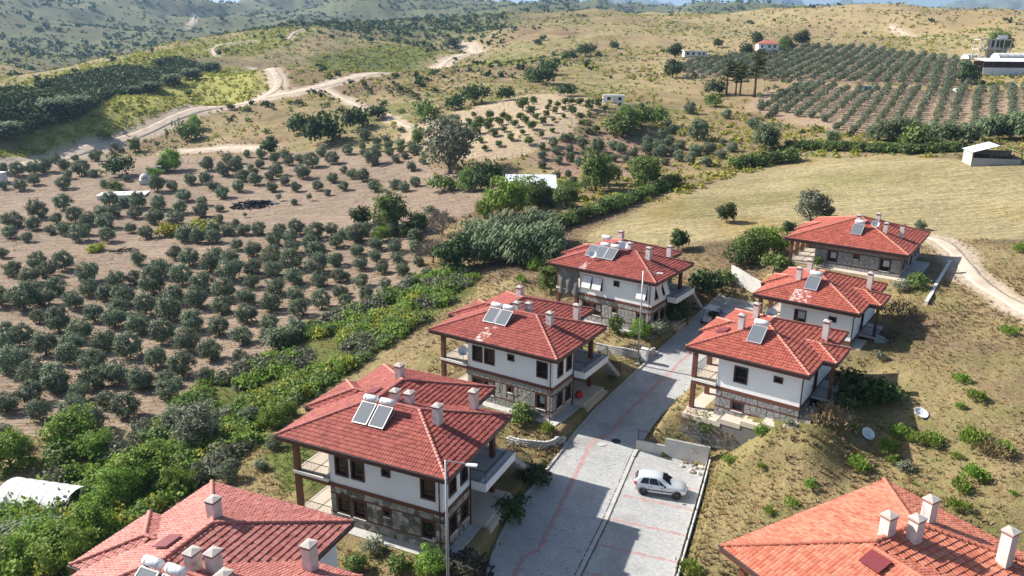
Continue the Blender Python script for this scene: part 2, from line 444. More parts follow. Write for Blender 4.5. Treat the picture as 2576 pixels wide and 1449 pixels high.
# beyond house D the right kerb runs on parallel to the left one
_dl = KL[-1] - KL[-6]; _dl /= np.hypot(*_dl)
_off = KR[-1] - KL[np.argmin(np.hypot(*(KL - KR[-1]).T))]
KR = np.vstack([KR, KL[-1] + _off * 0.9 + _dl * 1.0])
KL = np.vstack([KL, KL[-1] + _dl * 9]); KR = np.vstack([KR, KR[-1] + _dl * 8])
ROADPOLY = [tuple(p) for p in KL[::3]] + [tuple(KL[-1])] + [tuple(p) for p in KR[::-1]]
_pz = ROADZ
PK = [at_fn(*p, _pz) for p in [(1453, 1449), (1521, 1313), (1562, 1218), (1600, 1130), (1783, 1172), (1757, 1272), (1706, 1449)]]
PARKPOLY = [tuple(p) for p in [at_fn(1400, 1560, _pz)] + PK + [at_fn(1675, 1560, _pz)]]
# ---------------------------------------------------------------- ground sheet
def wpoly(pts): return [tuple(at(x, y)[:2]) for x, y in pts]
ZN = {}
ZN['grove'] = wpoly([(-100, 420), (60, 398), (260, 388), (420, 392), (560, 397), (700, 387), (860, 372), (1010, 382), (1080, 420), (1250, 440), (1290, 500), (1220, 520), (1120, 560), (1060, 610), (1060, 680), (980, 760), (850, 790), (760, 850), (640, 900), (560, 970), (440, 1040), (280, 1090), (100, 1100), (-100, 1150)])
ZN['citrus'] = wpoly([(1000, 337), (1180, 272), (1330, 238), (1440, 238), (1560, 264), (1470, 292), (1440, 332), (1420, 347), (1320, 387), (1260, 402), (1150, 402), (1050, 372)])
ZN['midsoil'] = wpoly([(1330, 402), (1480, 330), (1640, 330), (1720, 380), (1690, 430), (1560, 450), (1420, 440)])
ZN['rows'] = wpoly([(1870, 272), (1920, 227), (2100, 217), (2576, 237), (2680, 252), (2680, 342), (2150, 338), (2000, 310)])
ZN['back'] = wpoly([(1680, 182), (1760, 152), (1990, 120), (2200, 120), (2400, 150), (2460, 185), (2450, 215), (2150, 212), (1900, 200)])
ZN['field'] = wpoly([(1440, 640), (1480, 590), (1640, 520), (1800, 460), (2000, 402), (2250, 392), (2420, 402), (2680, 420), (2680, 600), (2400, 600), (2330, 590), (2000, 560), (1900, 600), (1700, 610)])
ZN['green1'] = wpoly([(-50, 395), (100, 330), (200, 290), (420, 202), (600, 168), (665, 195), (650, 235), (480, 270), (350, 320), (200, 370), (0, 420)])
ZN['green2'] = wpoly([(-60, 310), (-60, 232), (120, 190), (230, 162), (520, 106), (760, 72), (820, 70), (740, 110), (560, 140), (300, 190), (100, 260)])
ZN['green3'] = wpoly([(780, 150), (960, 112), (1170, 112), (1160, 130), (1050, 160), (850, 180)])
ZN['gully'] = wpoly([(-60, 350), (-60, 240), (150, 205), (300, 175), (450, 150), (520, 175), (330, 240), (200, 300)])
ZN['scrub'] = wpoly([(380, 1100), (470, 1020), (560, 950), (700, 880), (850, 790), (980, 740), (1060, 690), (1180, 680), (1190, 735), (1080, 800), (930, 900), (760, 1010), (640, 1120), (540, 1200), (430, 1260), (200, 1449), (-80, 1449), (-80, 1320), (200, 1180)])
ZN['lawn'] = wpoly([(660, 1110), (760, 1090), (840, 1200), (820, 1260), (700, 1230)])
TRACKS = {'dirt_road': [(10.0, [(-60, 450), (60, 420), (150, 395), (250, 365), (330, 345), (440, 298), (620, 256), (800, 226), (1000, 182), (1110, 156), (1180, 136), (1200, 122), (1160, 112)])],
          'dirt_track': [(6.5, [(640, 172), (690, 185), (706, 205), (690, 230), (650, 250)]), (3.2, [(545, 140), (530, 118), (590, 106), (640, 104)]), (3.4, [(725, 100), (735, 84), (770, 74), (800, 70)]),
                         (3.0, [(820, 225), (870, 250), (960, 290), (1040, 322)]), (4.0, [(470, 22), (494, 40), (492, 55), (470, 66)]), (3.6, [(2330, 596), (2370, 606), (2410, 640), (2450, 700), (2510, 740), (2620, 800)]), (2.6, [(2240, 66), (2262, 78), (2300, 92), (2340, 96)])],
          'dirt_yard': [(9.0, [(440, 382), (520, 376), (580, 372), (660, 372)])]}
TRW = {k: [(w, smooth_poly([at(*p)[:2] for p in pl], 2)) for w, pl in v] for k, v in TRACKS.items()}
az_f = np.radians(np.linspace(-46, 46, 561)); az_c = np.radians(np.linspace(49, 311, 60))
AZ = np.concatenate([az_f, az_c])
RR = np.concatenate([np.geomspace(9, 22, 12)[:-1], np.geomspace(22, 150, 260)[:-1], np.geomspace(150, 800, 230)[:-1], np.geomspace(800, 15000, 130)])
gx = RR[:, None] * np.sin(AZ)[None]; gy = RR[:, None] * np.cos(AZ)[None]
gzz = hgt(gx, gy)
na, nr = len(AZ), len(RR)
ii, jj = np.meshgrid(np.arange(nr - 1), np.arange(na), indexing='ij')
j2 = (jj + 1) % na
gq = np.stack([ii * na + jj, (ii + 1) * na + jj, (ii + 1) * na + j2, ii * na + j2], -1).reshape(-1, 4)
GV = np.column_stack([gx.ravel(), gy.ravel(), gzz.ravel()])
cfan = len(GV)
GV = np.vstack([GV, [0, 0, gz(0.1, 0.1)]])
gt = np.column_stack([np.full(na, cfan), np.arange(na), (np.arange(na) + 1) % na])
X, Y = GV[:, 0], GV[:, 1]
R_ = np.hypot(X, Y); AZD = np.degrees(np.arctan2(X, Y))
def soft(poly, fall):
    """1 inside a zone, fading over fall metres"""
    xs = [p[0] for p in poly]; ys = [p[1] for p in poly]
    w = np.zeros(len(X))
    m = (X > min(xs) - fall) & (X < max(xs) + fall) & (Y > min(ys) - fall) & (Y < max(ys) + fall)
    if m.any():
        wob = fall * 1.5 * fbm(X[m] / (fall * 2), Y[m] / (fall * 2), 3, 4)
        d = seg_dist(X[m], Y[m], poly + poly[:1]); i = inpoly(X[m], Y[m], poly)
        w[m] = smooth01(0.5 + (np.where(i, d, -d) + wob) / (2 * fall))
    return w
col = np.empty((len(X), 3)); veg = np.empty(len(X)); fur = np.zeros(len(X))
n1 = fbm(X / 60, Y / 60, 4, 31)[:, None]; n2 = fbm(X / 9, Y / 9, 4, 41)[:, None]; n3 = fbm(X / 200, Y / 200, 4, 51)[:, None]
dry = np.array([.275, .21, .11]); brown = np.array([.165, .115, .075]); gold = np.array([.335, .255, .14])
wfar = smooth01((R_ - 130) / 120)[:, None]
cmix = smooth01(0.5 + 2.6 * n1 + 2.6 * n2)
col[:] = (dry * cmix + brown * (1 - cmix)) * (1 - wfar) + wfar * (gold * smooth01(0.5 + 2.6 * n3 + 2.2 * n1 + 1.2 * n2) + np.array([.20, .135, .08]) * (1 - smooth01(0.5 + 2.6 * n3 + 2.2 * n1 + 1.2 * n2)))
veg[:] = 0.47 + 0.07 * wfar[:, 0] + 0.25 * n1[:, 0] + 0.12 * n3[:, 0]
def apply(w, c, vg=None, f=None):
    global col, veg, fur
    col = col * (1 - w[:, None]) + np.array(c) * w[:, None]
    if vg is not None: veg = veg * (1 - w) + vg * w
    if f is not None: fur = fur * (1 - w) + f * w
rightside = smooth01((AZD - 4) / 8) * smooth01((R_ - 260) / 60)
apply(rightside * 0.6, (.345, .265, .14), 0.46)
farl = smooth01((R_ - 640) / 120) * (1 - smooth01((AZD + 4) / 8)) + smooth01((R_ - 1100) / 150)
apply(np.clip(farl, 0, 1), (.115, .115, .07), 0.55)
apply(soft(ZN['green2'], 12), (.26, .25, .075), 0.56); apply(soft(ZN['gully'], 10), (.085, .10, .04), 0.8)
apply(soft(ZN['green1'], 6), (.31, .30, .085), 0.5); apply(soft(ZN['green3'], 8), (.18, .19, .06), 0.6)
apply(soft(ZN['grove'], 1.2), (.285, .215, .16), 0.22, 0.9); apply(soft(ZN['citrus'], 1.5), (.40, .31, .21), 0.14, 0.6)
apply(soft(ZN['midsoil'], 2), (.27, .18, .135), 0.25, 0.5); apply(soft(ZN['rows'], 2), (.35, .255, .175), 0.12, 0.8); apply(soft(ZN['back'], 4), (.33, .24, .17), 0.15, 0.6)
apply(soft(ZN['field'], 2.0), (.345, .285, .155), 0.38, 0.8)
ff = soft(ZN['field'], 2.0) * smooth01(fbm(X / 14, Y / 30, 4, 77) * 5)
apply(ff * .75, (.30, .22, .085))
fg = soft(ZN['field'], 2.0) * smooth01(fbm(X / 22 + 9, Y / 9, 4, 78) * 4 - .1)
apply(fg * .6, (.21, .185, .075))
apply(soft(ZN['scrub'], 1.5), (.13, .12, .045), 0.75); apply(soft(ZN['lawn'], 1.0), (.16, .17, .04), 0.7)
for k_, lst in TRW.items():
    for w_, pl_ in lst:
        bb = (X > pl_[:, 0].min() - 20) & (X < pl_[:, 0].max() + 20) & (Y > pl_[:, 1].min() - 20) & (Y < pl_[:, 1].max() + 20)
        ww = np.zeros(len(X)); fw = w_ * .3 + R_[bb] * .004
        ww[bb] = 1 - smooth01((seg_dist(X[bb], Y[bb], [tuple(p) for p in pl_]) + fw * 1.6 * fbm(X[bb] / 5, Y[bb] / 5, 3, 8) - w_ * .42) / fw)
        apply(ww * .9, (.45, .37, .29), .05)
m, t = new_mat('ground_soil_and_dry_grass')
N, L = t.nodes.new, t.links.new
out = N('ShaderNodeOutputMaterial'); bs = N('ShaderNodeBsdfPrincipled'); L(bs.outputs[0], out.inputs[0])
bs.inputs['Roughness'].default_value = 0.95; bs.inputs['Specular IOR Level'].default_value = 0.1
ac = N('ShaderNodeAttribute'); ac.attribute_name = 'col'
av = N('ShaderNodeAttribute'); av.attribute_name = 'veg'
af = N('ShaderNodeAttribute'); af.attribute_name = 'fur'
tc = N('ShaderNodeTexCoord')
def noise(sc, det=5, rough=0.6):
    n = N('ShaderNodeTexNoise'); n.inputs['Scale'].default_value = sc; n.inputs['Detail'].default_value = det; n.inputs['Roughness'].default_value = rough
    L(tc.outputs['Object'], n.inputs['Vector']); return n
def math_(op, a, b=None, c=None):
    n = N('ShaderNodeMath'); n.operation = op
    for i, q in enumerate((a, b, c)):
        if q is None: continue
        if isinstance(q, (int, float)): n.inputs[i].default_value = q
        else: L(q, n.inputs[i])
    return n.outputs[0]
na_, nb_, nc_ = noise(0.16), noise(1.1), noise(6.0, 6, 0.7)
nd_ = noise(0.035, 6)
# green patches where noise exceeds 1 - veg
s = math_('ADD', math_('ADD', math_('MULTIPLY', na_.outputs[0], 0.45), math_('MULTIPLY', nb_.outputs[0], 0.25)), math_('MULTIPLY', nd_.outputs[0], 0.3))
thr = math_('SUBTRACT', 1.02, av.outputs['Fac'])
g = N('ShaderNodeMapRange'); L(math_('SUBTRACT', s, thr), g.inputs['Value']); g.inputs['From Min'].default_value = -0.02; g.inputs['From Max'].default_value = 0.12; g.inputs['To Max'].default_value = 0.8
mx = N('ShaderNodeMix'); mx.data_type = 'RGBA'; L(g.outputs[0], mx.inputs[0]); L(ac.outputs['Color'], mx.inputs[6]); mx.inputs[7].default_value = (.105, .12, .035, 1)
# furrows: thin irregular darker lines
mp = N('ShaderNodeMapping'); mp.inputs['Rotation'].default_value = (0, 0, math.radians(38)); L(tc.outputs['Object'], mp.inputs['Vector'])
mp.inputs['Scale'].default_value = (0.16, 2.4, 1.0)
wv = N('ShaderNodeTexNoise'); wv.inputs['Scale'].default_value = 1.0; wv.inputs['Detail'].default_value = 4; wv.inputs['Distortion'].default_value = 0.25
L(mp.outputs[0], wv.inputs['Vector'])
fl = math_('MULTIPLY', math_('SUBTRACT', wv.outputs[0], 0.5), math_('MULTIPLY', af.outputs['Fac'], 1.6))
v = math_('ADD', math_('ADD', math_('MULTIPLY', nc_.outputs[0], 1.5), math_('MULTIPLY', nb_.outputs[0], 1.15)), math_('MULTIPLY', nd_.outputs[0], 0.7))
vv = math_('MAXIMUM', math_('ADD', math_('SUBTRACT', v, 0.68), fl), 0.25)
hs = N('ShaderNodeHueSaturation'); L(vv, hs.inputs['Value']); L(mx.outputs[2], hs.inputs['Color'])
L(hs.outputs[0], bs.inputs['Base Color'])
hh = math_('ADD', math_('MULTIPLY', nc_.outputs[0], 0.35), math_('ADD', math_('MULTIPLY', nb_.outputs[0], 0.8), math_('MULTIPLY', fl, 1.2)))
bp = N('ShaderNodeBump'); bp.inputs['Strength'].default_value = 0.9; bp.inputs['Distance'].default_value = 0.45
L(hh, bp.inputs['Height']); L(bp.outputs[0], bs.inputs['Normal'])
M_GROUND = m
gme = mesh_np('ground', GV, [gq, gt], M_GROUND, {'col': ('POINT', 'FLOAT_COLOR', np.column_stack([col, np.ones(len(col))])), 'veg': ('POINT', 'FLOAT', veg), 'fur': ('POINT', 'FLOAT', fur)}, smooth=True)
obj('ground', gme, kind='structure', label='hilly dry ground with groves, fields and far mountains')

# ---------------------------------------------------------------- dirt roads, draped on the ground
M_DIRT = pmat('dirt_road_gravel', (.45, .37, .295), 0.95, 0.25, 0.35, 0.05, 4.0, spec=0.1)
def strip(name, pl, width, dz, mat, step=1.5, label=None, ncross=6, kind='structure', wob=0.7):
    c = resample(pl, step)
    d = np.gradient(c, axis=0); d /= np.hypot(*d.T)[:, None] + 1e-9
    nrm = np.column_stack([-d[:, 1], d[:, 0]])
    w = width * (1 + wob * fbm(np.arange(len(c)) * 0.13, np.zeros(len(c)), 3, int(width * 7) % 50))
    ts = np.linspace(-0.5, 0.5, ncross + 1)
    P = c[:, None] + nrm[:, None] * (ts[None, :, None] * w[:, None, None])
    z = gzs(P[..., 0], P[..., 1]) + dz
    z[:, 0] -= 1.0 + dz; z[:, -1] -= 1.0 + dz
    V = np.concatenate([P, z[..., None]], -1).reshape(-1, 3)
    k = ncross + 1
    a, b = np.meshgrid(np.arange(len(c) - 1), np.arange(ncross), indexing='ij')
    q = np.stack([a * k + b, a * k + b + 1, (a + 1) * k + b + 1, (a + 1) * k + b], -1).reshape(-1, 4)
    return obj(name, mesh_np(name, V, q, mat, smooth=True), kind=kind, label=label)
for nm, lst in TRW.items():
    for w, pl in lst:
        rr = float(np.hypot(*pl.mean(0)))
        strip(nm, pl, w * .72, 0.025 + 0.0004 * max(0, rr - 60), M_DIRT, step=max(0.8, rr * 0.006), label='pale gravel ' + nm.replace('_', ' '))

# ---------------------------------------------------------------- paved street and parking bay
M_PAVEBED = pmat('paving_sand_joints', (.25, .245, .235), 0.95, 0.2, 8)
M_PAVER = pmat('grey_concrete_pavers', (.36, .365, .365), 0.85, 0.12, 0.6, 0.0, attr='tint', col2=(.45, .45, .44), stain=((.27, .265, .25), 0.3, 0.54), spec=0.3)
M_REDPAVER = pmat('red_concrete_pavers', (.40, .25, .24), 0.85, 0.12, 2.0, attr='tint', col2=(.46, .30, .285), spec=0.3)
M_CONC = pmat('weathered_concrete', (.42, .415, .39), 0.9, 0.16, 1.2, 0.01, 14, stain=((.26, .25, .22), 1.3, 0.58))
M_KERB = pmat('kerb_concrete', (.40, .39, .36), 0.9, 0.18, 1.5, 0.01, 12)
rl = resample(KL, 0.25); RS = np.linspace(0, 1, 420)
def along(P, s):
    Lc = np.concatenate([[0], np.cumsum(np.hypot(*np.diff(P, axis=0).T))]); Lc /= Lc[-1]
    return np.column_stack([np.interp(s, Lc, P[:, k]) for k in range(2)])
# match stations of both kerbs by projecting the left kerb onto the right one
KRd = resample(KR, 0.25); KLd = resample(KL, 0.25)
def pair(s):
    a = along(KLd, s); b = along(KRd, s); return a, b
A_, B_ = pair(RS)
nx_ = 10
P = A_[:, None] + (B_ - A_)[:, None] * np.linspace(0, 1, nx_ + 1)[None, :, None]
V = np.concatenate([P, ROADZ(P[..., 1])[..., None]], -1).reshape(-1, 3)
k = nx_ + 1
a, b = np.meshgrid(np.arange(len(RS) - 1), np.arange(nx_), indexing='ij')
q = np.stack([a * k + b, a * k + b + 1, (a + 1) * k + b + 1, (a + 1) * k + b], -1).reshape(-1, 4)
road = obj('road', mesh_np('road', V, q, M_PAVEBED, smooth=True), kind='structure', label='grey block paved street with a red paver line between the villas')
RED = smooth_poly([at_fn(*p, ROADZ) for p in [(1270, 1510), (1293, 1449), (1312, 1405), (1338, 1388), (1354, 1387), (1395, 1300), (1442, 1207), (1465, 1160), (1486, 1111), (1508, 1102), (1546, 1085), (1562, 1054), (1610, 1006), (1669, 953), (1731, 891), (1790, 838)]], 1)
def pavers(Agen, name, parent, lines, lw, clip=None):
    """Agen: (cx, cy, tx, ty, w, l) arrays of paver centres, course directions and sizes"""
    cx, cy, tx, ty, w, l = Agen
    zf = ROADZ(cy) + 0.012
    d = np.full(len(cx), 1e9)
    for ln in lines: d = np.minimum(d, seg_dist(cx, cy, [tuple(p) for p in ln]))
    red = d < lw
    keep = np.ones(len(cx), bool)
    for mh in MANHOLES: keep &= np.hypot(cx - mh[0], cy - mh[1]) > 0.45
    bx, by = -ty, tx
    def make(sel, nm, mat):
        sel = np.where(sel & keep)[0]; n = len(sel)
        if n == 0: return
        hw = (w[sel] / 2 - 0.005); hl = (l[sel] / 2 - 0.005)
        jit = RNG.normal(0, 0.004, n)
        out = []
        for sx, sy, top, gr in [(-1, -1, 0, 1), (1, -1, 0, 1), (1, 1, 0, 1), (-1, 1, 0, 1), (-1, -1, 1, .95), (1, -1, 1, .95), (1, 1, 1, .95), (-1, 1, 1, .95)]:
            px = cx[sel] + sx * hw * gr * tx[sel] + sy * hl * gr * bx[sel]; py = cy[sel] + sx * hw * gr * ty[sel] + sy * hl * gr * by[sel]
            out.append(np.column_stack([px, py, ROADZ(py) + (0.002 if not top else 0.010) + jit * top]))
        Vv = np.stack(out, 1).reshape(-1, 3)
        fb = np.array([(4, 5, 6, 7), (0, 1, 5, 4), (1, 2, 6, 5), (2, 3, 7, 6), (3, 0, 4, 7)])
        F = (np.arange(n)[:, None, None] * 8 + fb[None]).reshape(-1, 4)
        obj(nm, mesh_np(nm, Vv, F, mat, {'tint': ('FACE', 'FLOAT', np.repeat(RNG.random(n), 5))}), parent, kind='stuff')
    make(~red, name, M_PAVER); make(red, 'red_' + name, M_REDPAVER)
MANHOLES = [at_fn(1514, 1117, ROADZ), at_fn(1550, 1110, ROADZ)]
Ls = np.hypot(*np.diff(KLd, axis=0).T).sum()
ns_ = int(Ls / 0.165); cxs = []
ss = (np.arange(ns_) + 0.5) / ns_
Aa, Bb = pair(ss)
for i in range(ns_):
    d = Bb[i] - Aa[i]; Wd = np.hypot(*d); n = int(Wd / 0.21); d /= Wd
    o_ = (np.arange(n) + (0.5 if i % 2 else 0.25)) * (Wd / n); o_ = o_[o_ < Wd - 0.1]
    ll = np.hypot(*(Aa[min(i + 1, ns_ - 1)] - Aa[max(i - 1, 0)])) / 2 if 0 < i < ns_ - 1 else 0.2
    lr = np.hypot(*(Bb[min(i + 1, ns_ - 1)] - Bb[max(i - 1, 0)])) / 2 if 0 < i < ns_ - 1 else 0.2
    cxs.append(np.column_stack([Aa[i, 0] + d[0] * o_, Aa[i, 1] + d[1] * o_, np.full(len(o_), d[0]), np.full(len(o_), d[1]), np.full(len(o_), Wd / n), ll + (lr - ll) * o_ / Wd]))
cxs = np.vstack(cxs)
cxs = cxs[cxs[:, 1] > 22]
pavers(tuple(cxs.T), 'paver_field', road, [RED], 0.2)
# parking bay
_pa = resample(np.array([PARKPOLY[0]] + PK[:4]), 0.5); _pb = resample(np.array([PARKPOLY[-1], PK[6], PK[5], PK[4]]), 0.5)
_ts = np.linspace(0, 1, 80); _pa, _pb = along(_pa, _ts), along(_pb, _ts)
P = _pa[:, None] + (_pb - _pa)[:, None] * np.linspace(0, 1, 13)[None, :, None]
V = np.concatenate([P, ROADZ(P[..., 1])[..., None] - 0.006], -1).reshape(-1, 3)
a, b = np.meshgrid(np.arange(79), np.arange(12), indexing='ij')
q = np.stack([a * 13 + b, a * 13 + b + 1, (a + 1) * 13 + b + 1, (a + 1) * 13 + b], -1).reshape(-1, 4)
park = obj('parking_pavement', mesh_np('parking_pavement', V, q, M_PAVEBED, smooth=True), kind='structure', label='paved parking bay marked with red paver lines')
p0, p1 = np.array(PK[2]), np.array(PK[5]); ux = (p1 - p0) / np.hypot(*(p1 - p0)); uy = np.array([-ux[1], ux[0]])
gu, gv = np.meshgrid(np.arange(-90, 110), np.arange(-170, 170))
cu = (gu + 0.5 * (gv % 2)) * 0.21; cv = gv * 0.165
pxs = p0[0] + ux[0] * cu + uy[0] * cv; pys = p0[1] + ux[1] * cu + uy[1] * cv
ins = inpoly(pxs, pys, PARKPOLY) & (seg_dist(pxs, pys, [tuple(p) for p in PK[:4]]) > 0.32) & (pys > 22)
pxs, pys = pxs[ins], pys[ins]; nn = len(pxs)
R8 = lambda x, y: ((1950 + x * 900 / 2110) / 1.565217, (1650 + y * 900 / 2110) / 1.565217)
PLN = [[at_fn(*R8(*a), ROADZ), at_fn(*R8(*b), ROADZ)] for a, b in [((1220, 500), (1890, 660)), ((1180, 705), (1830, 840)), ((1060, 920), (1755, 1075)), ((930, 1155), (1680, 1325)), ((820, 1415), (1640, 1600))]]
pavers((pxs, pys, np.full(nn, ux[0]), np.full(nn, ux[1]), np.full(nn, .21), np.full(nn, .165)), 'paver_field', park, PLN, 0.12)
# drain channel between street and bay
drl = resample([tuple(p) for p in [at_fn(1400, 1560, ROADZ)] + PK[:4]], 0.5)
def ribbon(name, pl, o0, o1, z0, z1, mat, parent=None, zf=None, **tags):
    d = np.gradient(pl, axis=0); d /= np.hypot(*d.T)[:, None] + 1e-9
    nr_ = np.column_stack([-d[:, 1], d[:, 0]])
    a = pl + nr_ * o0; b = pl + nr_ * o1
    za = (zf or (lambda x, y: ROADZ(y)))(pl[:, 0], pl[:, 1])
    n = len(pl)
    V = np.vstack([np.column_stack([a, za + z0]), np.column_stack([a, za + z1]), np.column_stack([b, za + z1]), np.column_stack([b, za + z0])])
    i = np.arange(n - 1); F = np.vstack([np.column_stack([i + k_ * n, i + 1 + k_ * n, i + 1 + (k_ + 1) * n, i + (k_ + 1) * n]) for k_ in range(3)])
    e = np.array([(0, n, 2 * n, 3 * n), (n - 1, 2 * n - 1, 3 * n - 1, 4 * n - 1)])
    me = mesh_np(name, V, [F, e], mat)
    bm = bmesh.new(); bm.from_mesh(me); bmesh.ops.recalc_face_normals(bm, faces=bm.faces); bm.to_mesh(me); bm.free()
    return obj(name, me, parent, **tags)
M_SLOT = pmat('drain_slot_painted_shade', (.06, .06, .06), 0.9)  # near-black colour paints the shade of the drain slots on solid strips
dr = ribbon('drain_channel', drl, -0.16, 0.16, -0.02, 0.034, M_CONC, kind='structure')
ribbon('drain_slot', drl, 0.17, 0.26, -0.02, 0.016, M_SLOT, dr); ribbon('drain_slot', drl, -0.26, -0.17, -0.02, 0.016, M_SLOT, dr)
# kerb stones
kc = resample(KL, 1.0)
kerbL = []
def kerb_run(pl, off0, off1, h, name):
    d = np.gradient(pl, axis=0); d /= np.hypot(*d.T)[:, None]; nr_ = np.column_stack([-d[:, 1], d[:, 0]])
    root = obj(name, None, kind='structure')
    for i in range(len(pl) - 1):
        if pl[i, 1] < 24: continue
        mb = MB(); P_ = []
        g_ = 0.012
        for z in (-0.1, h):
            for (q_, o_) in ((0, off0), (1, off0), (1, off1), (0, off1)):
                p_ = pl[i + q_] + nr_[i + q_] * o_ + d[i + q_] * (g_ if q_ == 0 else -g_)
                P_.append((p_[0], p_[1], float(ROADZ(p_[1])) + z + rnd.uniform(-.006, .006) * (z > 0)))
        mb.hexa(P_); mb.build('kerb_stone', M_KERB, root)
kerb_run(kc, 0.0, 0.22, 0.13, 'kerb')
kr_ = resample(KR[np.hypot(*(KR - np.array(PK[3])).T).argmin():], 1.0)
kerb_run(kr_, -0.22, 0.0, 0.13, 'kerb')
M_IRON = pmat('manhole_iron', (.045, .045, .05), 0.6, 0.2, 6, metal=0.4)
for (mx_, my_), mt, lb in zip(MANHOLES, (M_CONC, M_IRON), ('round grey manhole cover in the lit street by the red line', 'round dark manhole cover in the shade beside the grey one')):
    z_ = float(ROADZ(my_)); rt = thing('manhole_cover', lb, 'manhole cover', (mx_, my_, z_))
    MB().lathe([(0.0, .035), (.30, .035), (.31, .03), (.31, 0)], n=24).build('lid', mt, rt)
    MB().lathe([(.32, 0.0), (.32, .04), (.43, .04), (.44, 0)], n=24).build('rim', M_IRON if mt is M_IRON else M_CONC, rt)
# ---------------------------------------------------------------- villas
SL = 0.335
M_WALL = pmat('white_render', (.86, .87, .87), 0.9, 0.05, 0.7, 0.004, 30, stain=((.66, .64, .60), 0.5, 0.66))
M_BROWN = pmat('brown_painted_timber', (.135, .045, .028), 0.6, 0.2, 4, 0.003, 20)
M_FASCIA = pmat('brown_fascia', (.10, .035, .025), 0.55, 0.15, 3)
M_FRAME = pmat('dark_brown_window_frame', (.07, .025, .017), 0.5, 0.2, 5)
M_MORTAR = pmat('grey_mortar', (.15, .145, .135), 0.95, 0.2, 6)
M_STONE = pmat('pale_rubble_stone', (.40, .385, .35), 0.9, 0.16, 4, 0.02, 9, col2=(.25, .245, .23), stain=((.33, .27, .21), 1.4, 0.62), objrand=0.25)
M_STONED = pmat('brown_grey_rubble_stone', (.155, .145, .12), 0.9, 0.2, 4, 0.02, 9, col2=(.36, .35, .31), stain=((.22, .16, .11), 1.2, 0.6), objrand=0.35)
M_STONEG = pmat('grey_rubble_stone', (.30, .29, .285), 0.9, 0.16, 4, 0.02, 9, col2=(.21, .21, .21), stain=((.30, .24, .21), 1.4, 0.6), objrand=0.22)
M_SILL = pmat('white_marble_sill', (.72, .71, .68), 0.5, 0.06, 5)
M_PIPE = pmat('dark_drainpipe', (.03, .025, .025), 0.5, 0.1, 5)
M_RAIL = pmat('black_painted_iron', (.025, .025, .028), 0.5, 0.1, 9, metal=0.2)
M_FLOOR = pmat('beige_terrace_tiles', (.52, .45, .37), 0.8, 0.08, 0.8)
M_GUT = pmat('dark_gutter', (.055, .05, .055), 0.5, 0.15, 3)
M_CHIM = pmat('chimney_render', (.60, .54, .51), 0.9, 0.12, 2.5, 0.006, 20, stain=((.46, .33, .30), 2.2, 0.56))
M_CHCAP = pmat('chimney_cap_concrete', (.40, .36, .33), 0.9, 0.15, 3, 0.006, 16)
M_CHRED = pmat('chimney_brick_collar', (.28, .12, .10), 0.9, 0.15, 6)
M_LEAD = pmat('black_flashing', (.03, .028, .03), 0.6, 0.2, 6)
m, t = new_mat('window_glass')
_o = t.nodes.new('ShaderNodeOutputMaterial'); _b = t.nodes.new('ShaderNodeBsdfPrincipled')
_b.inputs['Base Color'].default_value = (.012, .014, .017, 1); _b.inputs['Roughness'].default_value = 0.08
_n = t.nodes.new('ShaderNodeTexNoise'); _n.inputs['Scale'].default_value = 1.5
_bp = t.nodes.new('ShaderNodeBump'); _bp.inputs['Distance'].default_value = 0.01
t.links.new(_n.outputs[0], _bp.inputs['Height']); t.links.new(_bp.outputs[0], _b.inputs['Normal']); t.links.new(_b.outputs[0], _o.inputs[0])
M_GLASS = m
M_CURT = pmat('pale_curtain', (.42, .45, .46), 0.9, 0.12, 6)
TILE = {'crimson': pmat('crimson_roof_tiles', (.235, .052, .043), 0.65, 0.2, 1.2, 0.0, attr='tint', col2=(.34, .095, .072), stain=((.17, .045, .042), 0.55, 0.56), spec=0.3),
        'red': pmat('red_clay_roof_tiles', (.29, .066, .048), 0.65, 0.18, 1.2, 0.0, attr='tint', col2=(.40, .12, .082), stain=((.24, .07, .055), 0.6, 0.58), spec=0.3),
        'coral': pmat('coral_roof_tiles', (.34, .105, .085), 0.6, 0.18, 1.2, 0.0, attr='tint', col2=(.45, .18, .15), stain=((.25, .085, .07), 0.6, 0.58), spec=0.3),
        'orange': pmat('orange_clay_roof_tiles', (.41, .118, .07), 0.6, 0.14, 1.2, 0.0, attr='tint', col2=(.54, .215, .14), stain=((.29, .08, .055), 0.7, 0.6), spec=0.3)}
TILE['lime'] = pmat('lime_streaked_roof_tiles', (.42, .20, .17), 0.7, 0.2, 2.0, 0.0, attr='tint', col2=(.60, .45, .42), spec=0.3)
CAPM = {k: pmat(k + '_hip_tiles', c, 0.55, 0.14, 2, objrand=0.15) for k, c in dict(crimson=(.40, .14, .11), red=(.46, .17, .12), coral=(.42, .15, .115), orange=(.45, .15, .095)).items()}

